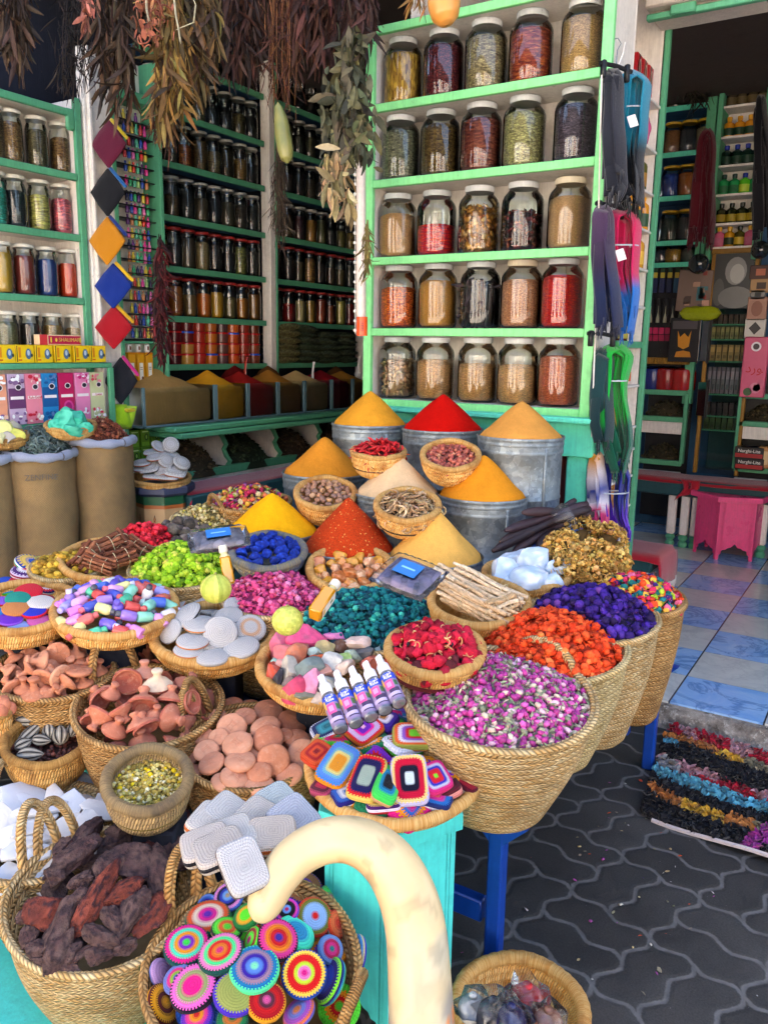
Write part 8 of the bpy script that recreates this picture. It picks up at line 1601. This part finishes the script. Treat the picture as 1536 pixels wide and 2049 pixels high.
for k,px in enumerate((1300,1312,1324,1336)):
 for r in range(2):
  C=P(px,662+r*14,y=RY+.06);b=MB();b.box(C,(.042,.05,.05),.003,'#c01c58' if r==0 else '#a81848');tag(b.build('red_box','print',C),'small crimson box, %s in the %s row above the gold ledge'%(ORD[k],('upper','lower')[r]),'box','small crimson boxes in the tiled room')
for px,hx,wd in((1302,'#14246c','deep blue'),(1330,'#8c1414','dark red, middle'),(1364,'#a01818','bright red, right')):
 C=P(px,782,y=RY+.06);C[2]=pz(1330,782);b=MB();b.lathe([(.001,0),(.085,0),(.095,.02),(.095,.14),(.09,.165),(.06,.18),(.001,.18)],22,C);o=b.build('glossy_pot','gloss_plastic',C);colour(o,hx);tag(o,'big glossy %s pot under the gold ledge'%wd,'pot')
for(px0,px1,lb)in((1282,1372,'left'),(1480,1575,'right')):
 x0,x1=pxx(px0,820),pxx(px1,820);xm=(x0+x1)/2;W2=x1-x0;t=empty('herb_bin',(xm,RY,.09),'green edged two tier herb bin, %s of the display cabinet in the tiled room'%lb,'bin','herb bins in the tiled room')
 zs=[pz(1330,q)for q in(785,838,862,925,950)];b=MB()
 for zz in(zs[0],zs[1],zs[3]):b.box((xm,RY-.01,zz),(W2,.05,.04),.004)
 for x in(x0,x1):b.box((x,RY-.01,(zs[0]+zs[3])/2),(.03,.05,zs[0]-zs[3]),.004)
 b.build('frame','dull_green',parent=t)
 for zc,zh in(((zs[1]+zs[2])/2-.02,zs[1]-zs[2]),(zs[4]-.02,.1)):b=MB();b.box((xm,RY,zc),(W2-.01,.04,zh),.003);b.build('front_panel','shelf_white',parent=t)
 b=MB();b.box((xm,RY+.2,.8),(W2,.02,1.2),.003);b.build('back_panel','black',parent=t)
 for q,zz in enumerate((zs[1]+.02,zs[3]+.02)):
  if lb=='right' and q==1:continue
  f=Fr(0,0,1,d=1);f.C=np.array([xm,RY+.12,zz]);f.r=W2*.5;f.n=Z3;f.ex=np.array([1.,0,0]);f.ey=np.array([0,1.,0]);f.sq=.5;f.dome(.12,0);heap(f,220,['leaf','flake'],(.02,.035),[('#4a4028',3),('#5c5034',2),('#3a3420',2)],'heap of brown dried herb, %s tier of the %s herb bin'%(('upper','lower')[q],lb),cat='dried herbs',name='herb_heap',jit=.01)
BC0,BC1=pxx(1437,330),pxx(1524,330);R2=empty('bottle_case',((BC0+BC1)/2,RY,2.0),'white backed case of small bottles with mint frame in the tiled room','case')
BPY=(212,273,330,388,446,493);BCZ=[pz(1475,q)for q in BPY];b=MB();b.box(((BC0+BC1)/2,RY+.16,(BCZ[0]+BCZ[-1])/2+.15),(BC1-BC0,.02,BCZ[0]-BCZ[-1]+.5),.003);b.build('back_panel','shelf_white',parent=R2)
for x in(BC0-.01,BC1+.01):b=MB();b.box((x,RY+.05,(BCZ[0]+BCZ[-1])/2+.15),(.035,.22,BCZ[0]-BCZ[-1]+.5),.004);b.build('side_panel','dull_green',parent=R2)
for z in BCZ:b=MB();b.box(((BC0+BC1)/2,RY+.06,z-.008),(BC1-BC0,.2,.016),.002);b.build('shelf','shelf_white',parent=R2)
for r,row in enumerate(([('#3a3428','#d8b81c','#5a4a28')]*4,[('#d08a20','#d89a20','#1c3c24')]*4,[('#143024','#1a2c98','#1c3c2c')]*4,[('#2c9a58','#1c3a2c','#1c6a3c'),('#2c9a58','#1c3a2c','#1c6a3c'),('#5ab828','#1a2c98','#b8d040'),('#2c9a58','#1c3a2c','#1c6a3c')],[('#2c3018','#1c2418','#a08a20')]*4,[('#d8688c','#d8a820','#d06a8c'),('#c8901c','#d8a820','#2c3c20'),('#4a4414','#16201a','#c8a82c'),('#d8688c','#d8a820','#d06a8c')])):
 for k,(hx,cp,lb)in enumerate(row):
  x=BC0+(BC1-BC0)*(k+.55)/4.15;bottle(BT_S,(x,RY+.05,BCZ[r]),hx,cp,lb,'%s bottle with %s cap, %s on %s shelf of the bottle case'%(cname(hx),cname(cp),ORD[k],ORD[r]),'small bottles in the white backed case',1.15)
C=P(1484,132,y=RY);t=empty('script_panel',C,'dark gilt framed panel with a line of script above the bottle case','panel');b=MB();b.box(C,(.36,.03,.26),.004);b.build('board','dark_wood',parent=t);b=MB()
for q in(-.17,.17):b.box(C+np.array([q,-.02,0]),(.03,.02,.28),.005)
for q in(-.125,.125):b.box(C+np.array([0,-.02,q]),(.32,.02,.03),.005)
b.build('frame','gold_paint',parent=t)
XA=np.stack([np.array([1.,0,0]),Z3,np.array([0,-1.,0])],1)
text('\uFDF2 \uFEF0\uFEE0\uFECB \uFEDE\uFEDB\uFEEE\uFE97',.075,C+np.array([0,-.017,0]),XA,'ink_gold',t)
herb_bunch(1392,20,205,70,5.9,420,(22,42),[('#332c1c',4),('#423a26',3),('#28231a',3)],'big dark dried bunch hanging in the tiled room',(1,.3,.6),spread=.6)
herb_bunch(1462,20,105,36,6.0,130,(22,36),[('#2a2420',4),('#383028',3)],'small dark dried bunch hanging over the script panel',(1,.3,.6))
drape([(1416,258,16),(1412,300,28),(1408,380,36),(1404,440,42),(1400,492,46)],[(258,'#5c0a1c'),(492,'#4c0818')],'long dark red scarf hanging from the post in the tiled room',x=P(1410,370,y=6.2)[0],pl=6,group='scarves in the tiled room')
drape([(1522,190,8),(1526,300,22),(1530,480,40)],[(190,'#0c0c14'),(480,'#0c0c12')],'black cloth hanging at the right edge of the view',x=P(1526,300,y=5.9)[0],pl=4,group='scarves in the tiled room')
for px,py,w_,lb in((1397,528,40,'round dark glass ball hanging below the red scarf'),(1520,500,36,'round black ball hanging at the right edge')):
 C=P(px,py,y=6.25);r=w_/2*depth(C)/FPX;b=MB();b.lathe([(max(.001,r*math.sin(PI*i/14)),-r*math.cos(PI*i/14))for i in range(15)],22,C);o=b.build('glass_ball','liquid',C,sharp=180);colour(o,'#1c2222');tag(o,lb,'ball');b=MB();b.tube([C+Z3*r,C+Z3*(r+.12)],.004,6);b.build('cord','black',parent=o)
GX0,GX1=pxx(1418,700),pxx(1492,700);gz0,gz1=.62,pz(1450,503);GC=empty('display_cabinet',((GX0+GX1)/2,RY,.09),'glazed display cabinet with gilt uprights in the tiled room','cabinet')
b=MB();b.box(((GX0+GX1)/2,RY+.28,(gz0+gz1)/2),(GX1-GX0,.02,gz1-gz0),.003);b.build('back_panel','dark_teal',parent=GC)
b=MB();b.quad((GX0,RY-.02,gz0),(GX1,RY-.02,gz0),(GX1,RY-.02,gz1),(GX0,RY-.02,gz1));b.build('glass_pane','dark_jar_glass',parent=GC,sharp=0)
for x in(GX0-.02,GX1+.02):b=MB();b.box((x,RY-.02,(gz0+gz1)/2),(.03,.03,gz1-gz0),.004);b.build('upright','gold_paint',parent=GC)
b=MB();b.box(((GX0+GX1)/2,RY-.02,gz1),(GX1-GX0+.08,.04,.04),.005);b.build('top_rail','gold_paint',parent=GC)
for r,(py,hx,n,lb)in enumerate(((648,'#5a3c30',7,'brown'),(678,'#8a7a48',8,'khaki'),(722,'#a8824c',6,'tan'),(788,'#8c7c84',8,'mauve'),(832,'#3c2c2a',6,'dark brown'),(860,'#3a4a24',6,'dark green'))):
 z=pz(1440,py);b=MB();b.box(((GX0+GX1)/2,RY+.12,z-.006),(GX1-GX0,.26,.012),.002);b.build('shelf','dull_green',parent=GC)
 for k in range(n):
  x=GX0+(GX1-GX0)*(k+.5)/n;h=(.07,.09,.12,.2,.1,.1)[r];c=np.array(lin(hx))*random.uniform(.75,1.2);b=carton2((GX1-GX0)/n*.84,.06,h,tuple(c),[(.12,.88,.55,.85,tuple(np.clip(c*1.7,0,.8))),(.2,.8,.15,.35,tuple(c*.5))]);b.v=[(p[1]+x,RY+.05-p[0],p[2]+z)for p in b.v]
  tag(b.build('small_carton','print',(x,RY+.05,z)),'%s small carton, %s from left on shelf %d of the display cabinet'%(lb,ORD[k],r+1),'carton','small cartons in the display cabinet')
C=P(1464,562,y=RY-.03);b=MB();b.box(C,(.28,.006,.4),.001,'#3c3e3e');rs=random.Random(3)
for(cx,cz,rx,rz,c,e)in((.02,.07,.075,.1,'#8a8a88',.0035),(.03,.05,.05,.07,'#b0b0ac',.004),(.03,-.12,.12,.08,'#787876',.0038),(-.09,-.08,.04,.1,'#565856',.0036)):
 b.add([C+np.array([cx+rx*math.cos(a),-e,cz+rz*math.sin(a)])for a in np.linspace(0,2*PI,18)[:-1]],[tuple(range(17))],c)
tag(b.build('photo_print','print',C),'grey photo print of a head and shoulders on the display cabinet glass','print')
for px,py,c1,lb in((1453,582,'#d8d4d0','white sticker with a red mark on the cabinet glass'),(1481,607,'#c8d4e0','white and blue sticker on the cabinet glass')):
 C=P(px,py,y=RY-.03);b=MB();b.box(C,(.05,.003,.065),.001,c1);b.box(C+np.array([0,-.0018,-.005]),(.026,.002,.03),.0005,'#b83038' if px<1470 else '#3a6ab0');tag(b.build('sticker','print',C),lb,'sticker')
for px,py0,py1,w_,lb in((1409,640,722,.05,'narrow upright mirror left of the display cabinet, upper'),(1402,765,832,.06,'narrow upright mirror left of the display cabinet, lower')):
 C=P(px,(py0+py1)/2,y=RY-.04);h=(py1-py0)/FPX*depth(C);b=MB();b.box(C,(w_,.012,h),.002,Mx=axes(Z3,R_(4)));o=b.build('mirror_strip','mirror',C);tag(o,lb,'mirror');b=MB();b.box(C+np.array([w_*.62,.004,0]),(.02,.02,h+.03),.002);b.build('frame','black',parent=o)
C=P(1368,680,y=RY-.1);b=MB();b.box(C,(.22,.02,.33),.004);o=b.build('framed_picture','black',C);tag(o,'black framed picture of a gold crown shape leaning on the gold ledge','picture');b=MB()
for pts,c in(([(-.05,.07),(-.03,.02),(0,.05),(.03,.02),(.05,.07),(.04,-.05),(.0,-.07),(-.04,-.05)],'#c8861c'),([(-.06,-.13),(.06,-.13),(.05,-.09),(.0,-.08),(-.05,-.09)],'#c07c1c'),([(-.09,.08),(.09,.08),(.09,.14),(-.09,.14)],'#4a4448')):b.add([C+np.array([x,-.0125,z])for x,z in pts],[tuple(range(len(pts)))[::-1]],c)
b.build('picture','print',parent=o,sharp=0)
C=P(1388,582,y=RY-.12);b=MB();b.box(C,(.24,.012,.3),.003,'#6a5448',Mx=axes(np.array([.05,-.05,1]),.1))
for k in range(14):b.box(C+np.array([random.uniform(-.1,.1),-.008,random.uniform(-.13,.13)]),(random.uniform(.02,.06),.004,random.uniform(.02,.06)),.001,random.choice(['#a88470','#c89a84','#3a6a70','#4a3a34','#8c3c30','#b8a898']))
tag(b.build('wall_poster','print',C),'faded colour poster hanging below the glass ball','poster')
b=pillow('x',.3,.1,.1,seed=9);C=P(1400,627,y=RY-.12);b.v=[tuple(C+np.array(p))for p in b.v];o=b.build('yellow_bag','gloss_plastic',C,sharp=180);colour(o,'#94a018');tag(o,'yellow green plastic bag above the framed picture','bag')
for k,(px,py,w_,h_,hx,c2,lb)in enumerate(((1522,545,.15,.1,'#4a2c24','#b86a50','brown box with pink spots'),(1523,572,.15,.1,'#a88458','#3c2820','tan box with dark windows'),(1516,590,.1,.07,'#8a8884','#2c2c2c','grey box with a dark square'),(1514,618,.13,.17,'#a87c68','#8a5a48','pinkish brown compact box'),(1510,657,.14,.14,'#c8c4bc','#3a3634','white box with a dark diamond'))):
 C=P(px,py,y=RY-.02);b=MB();b.box(C,(w_,.05,h_),.004,hx);n_=12 if k==3 else 4;b.add([C+np.array([w_*.3*math.cos(a),-.0262,h_*.33*math.sin(a)])for a in np.linspace(PI/n_ if n_>4 or k<3 else 0,2*PI+(PI/n_ if n_>4 or k<3 else 0),n_+1)[:-1]],[tuple(range(n_))],c2);tag(b.build('cosmetic_box','print',C),lb+' in the column right of the display cabinet','box','cosmetic boxes in the tiled room')
C=P(1509,735,y=RY-.05);t=empty('rose_box',C-Z3*.22,'tall pink rose water box standing on the right herb bin','box');b=MB();b.box(C,(.17,.06,.44),.008,'#d05a7c')
for(cx,cz,r,c)in((.0,.15,.035,'#e8e0e4'),(.0,.15,.022,'#3c2c34'),(.02,-.15,.04,'#d88098'),(.03,-.15,.026,'#b83c60'),(-.03,-.18,.03,'#3a5a34'),(.055,-.11,.025,'#c85a7c')):b.add([C+np.array([cx+r*math.cos(a),-.0305-.0004*(c!='#e8e0e4'),cz+r*math.sin(a)])for a in np.linspace(0,2*PI,14)[:-1]],[tuple(range(13))],c)
b.build('carton','print',parent=t);text('\uFEA9\uFEAD\uFEEE',.09,C+np.array([0,-.033,-.01]),XA,'ink_red',t)
for k,(px,py)in enumerate(((1500,905),(1500,927))):
 C=P(px,py,y=RY-.06);b=MB();b.box(C,(.2,.12,.085),.004,'#1a1414');b.box(C+np.array([0,-.061,-.02]),(.19,.002,.03),.0005,'#a01c1c');o=b.build('charcoal_box','print',C);tag(o,'black and red charcoal box, %s of the two by the herb bin'%('upper','lower')[k],'box','charcoal boxes');text('Narghi-Lite',.034,C+np.array([0,-.0625,.014]),XA,'ink_white',o)
C=P(1530,915,y=RY-.06);b=MB();b.box(C,(.1,.1,.16),.01,'#b8844c');b.box(C+np.array([0,-.051,0]),(.06,.004,.1),.004,'#d8b888');tag(b.build('tan_box','print',C),'tan box with pale window beside the charcoal boxes','box')
z=pz(1400,952,6.4);BN=empty('room_bench',(-1.2,6.45,.15),'dark teal bench with white turned legs along the back of the tiled room','bench');b=MB();b.box((-1.2,6.45,z-.09),(1.7,.34,.12),.01);b.build('seat','dark_teal',parent=BN)
def turned(x,y,z0,z1,parent):
 H=z1-z0;b=MB();b.box((x,y,z0+H*.62),(.06,.06,H*.76),.01);b.build('leg','shelf_white',parent=parent);b=MB();b.lathe([(.001,0),(.028,0),(.036,H*.05),(.03,H*.1),(.02,H*.12),(.034,H*.16),(.036,H*.2),(.024,H*.235),(.001,H*.24)],16,(x,y,z0));b.build('foot','dull_green',parent=parent)
for px in(1345,1371,1393,1530):turned(pxx(px,1010,6.35),6.35,.09,z-.15,BN)
runner('bench_cloth',(-1.98,6.45,z-.025),(-.4,6.45,z-.025),(0,-.38,0),.05,'#9c1828','red cloth covering the long bench in the tiled room',fringe=False)
b=MB();xa,xb=pxx(1360,960,6.26),pxx(1400,960,6.26);vs=[]
for i in range(9):
 for j in range(6):vs.append((xa+(xb-xa)*i/8+.03*math.sin(j*.9)*(i<4),6.255-.006*math.sin(i*2.2),z-.02-.16*j/5*(1-.08*i)))
b.add(vs,[(i*6+j,i*6+j+1,(i+1)*6+j+1,(i+1)*6+j)for i in range(8)for j in range(5)]);o=b.build('bench_cloth','knit',(xa,6.25,z-.1),sharp=180);colour(o,'#a81c2c');tag(o,'fold of red cloth hanging over the front of the long bench','cloth')
md=o.modifiers.new('thickness','SOLIDIFY');md.thickness=.006
NB_=empty('low_stool_bench',(-1.4,4.42,.15),'low dark bench with white legs beside the doorway post','bench');b=MB();b.box((-1.45,4.42,.45),(.9,.36,.08),.015);b.build('seat','dark_teal',parent=NB_)
for y in(4.28,4.56):b=MB();b.box((-1.03,y,.25),(.07,.07,.32),.008);b.build('leg','shelf_white',parent=NB_)
runner('bench_cloth',(-.985,4.42,.5),(-1.85,4.42,.5),(0,.40,0),.17,'#b01428','bright red fringed cloth on the low bench beside the doorway post')
PT=hex_table((-.965,6.33,.092),.455,.243,'pink_paint',R_(20),'bright pink hexagonal table on the blue and cream tiles',over=.05)
for pr in PROTOS:
 for ch in list(pr.children):bpy.data.objects.remove(ch)
 bpy.data.objects.remove(pr)
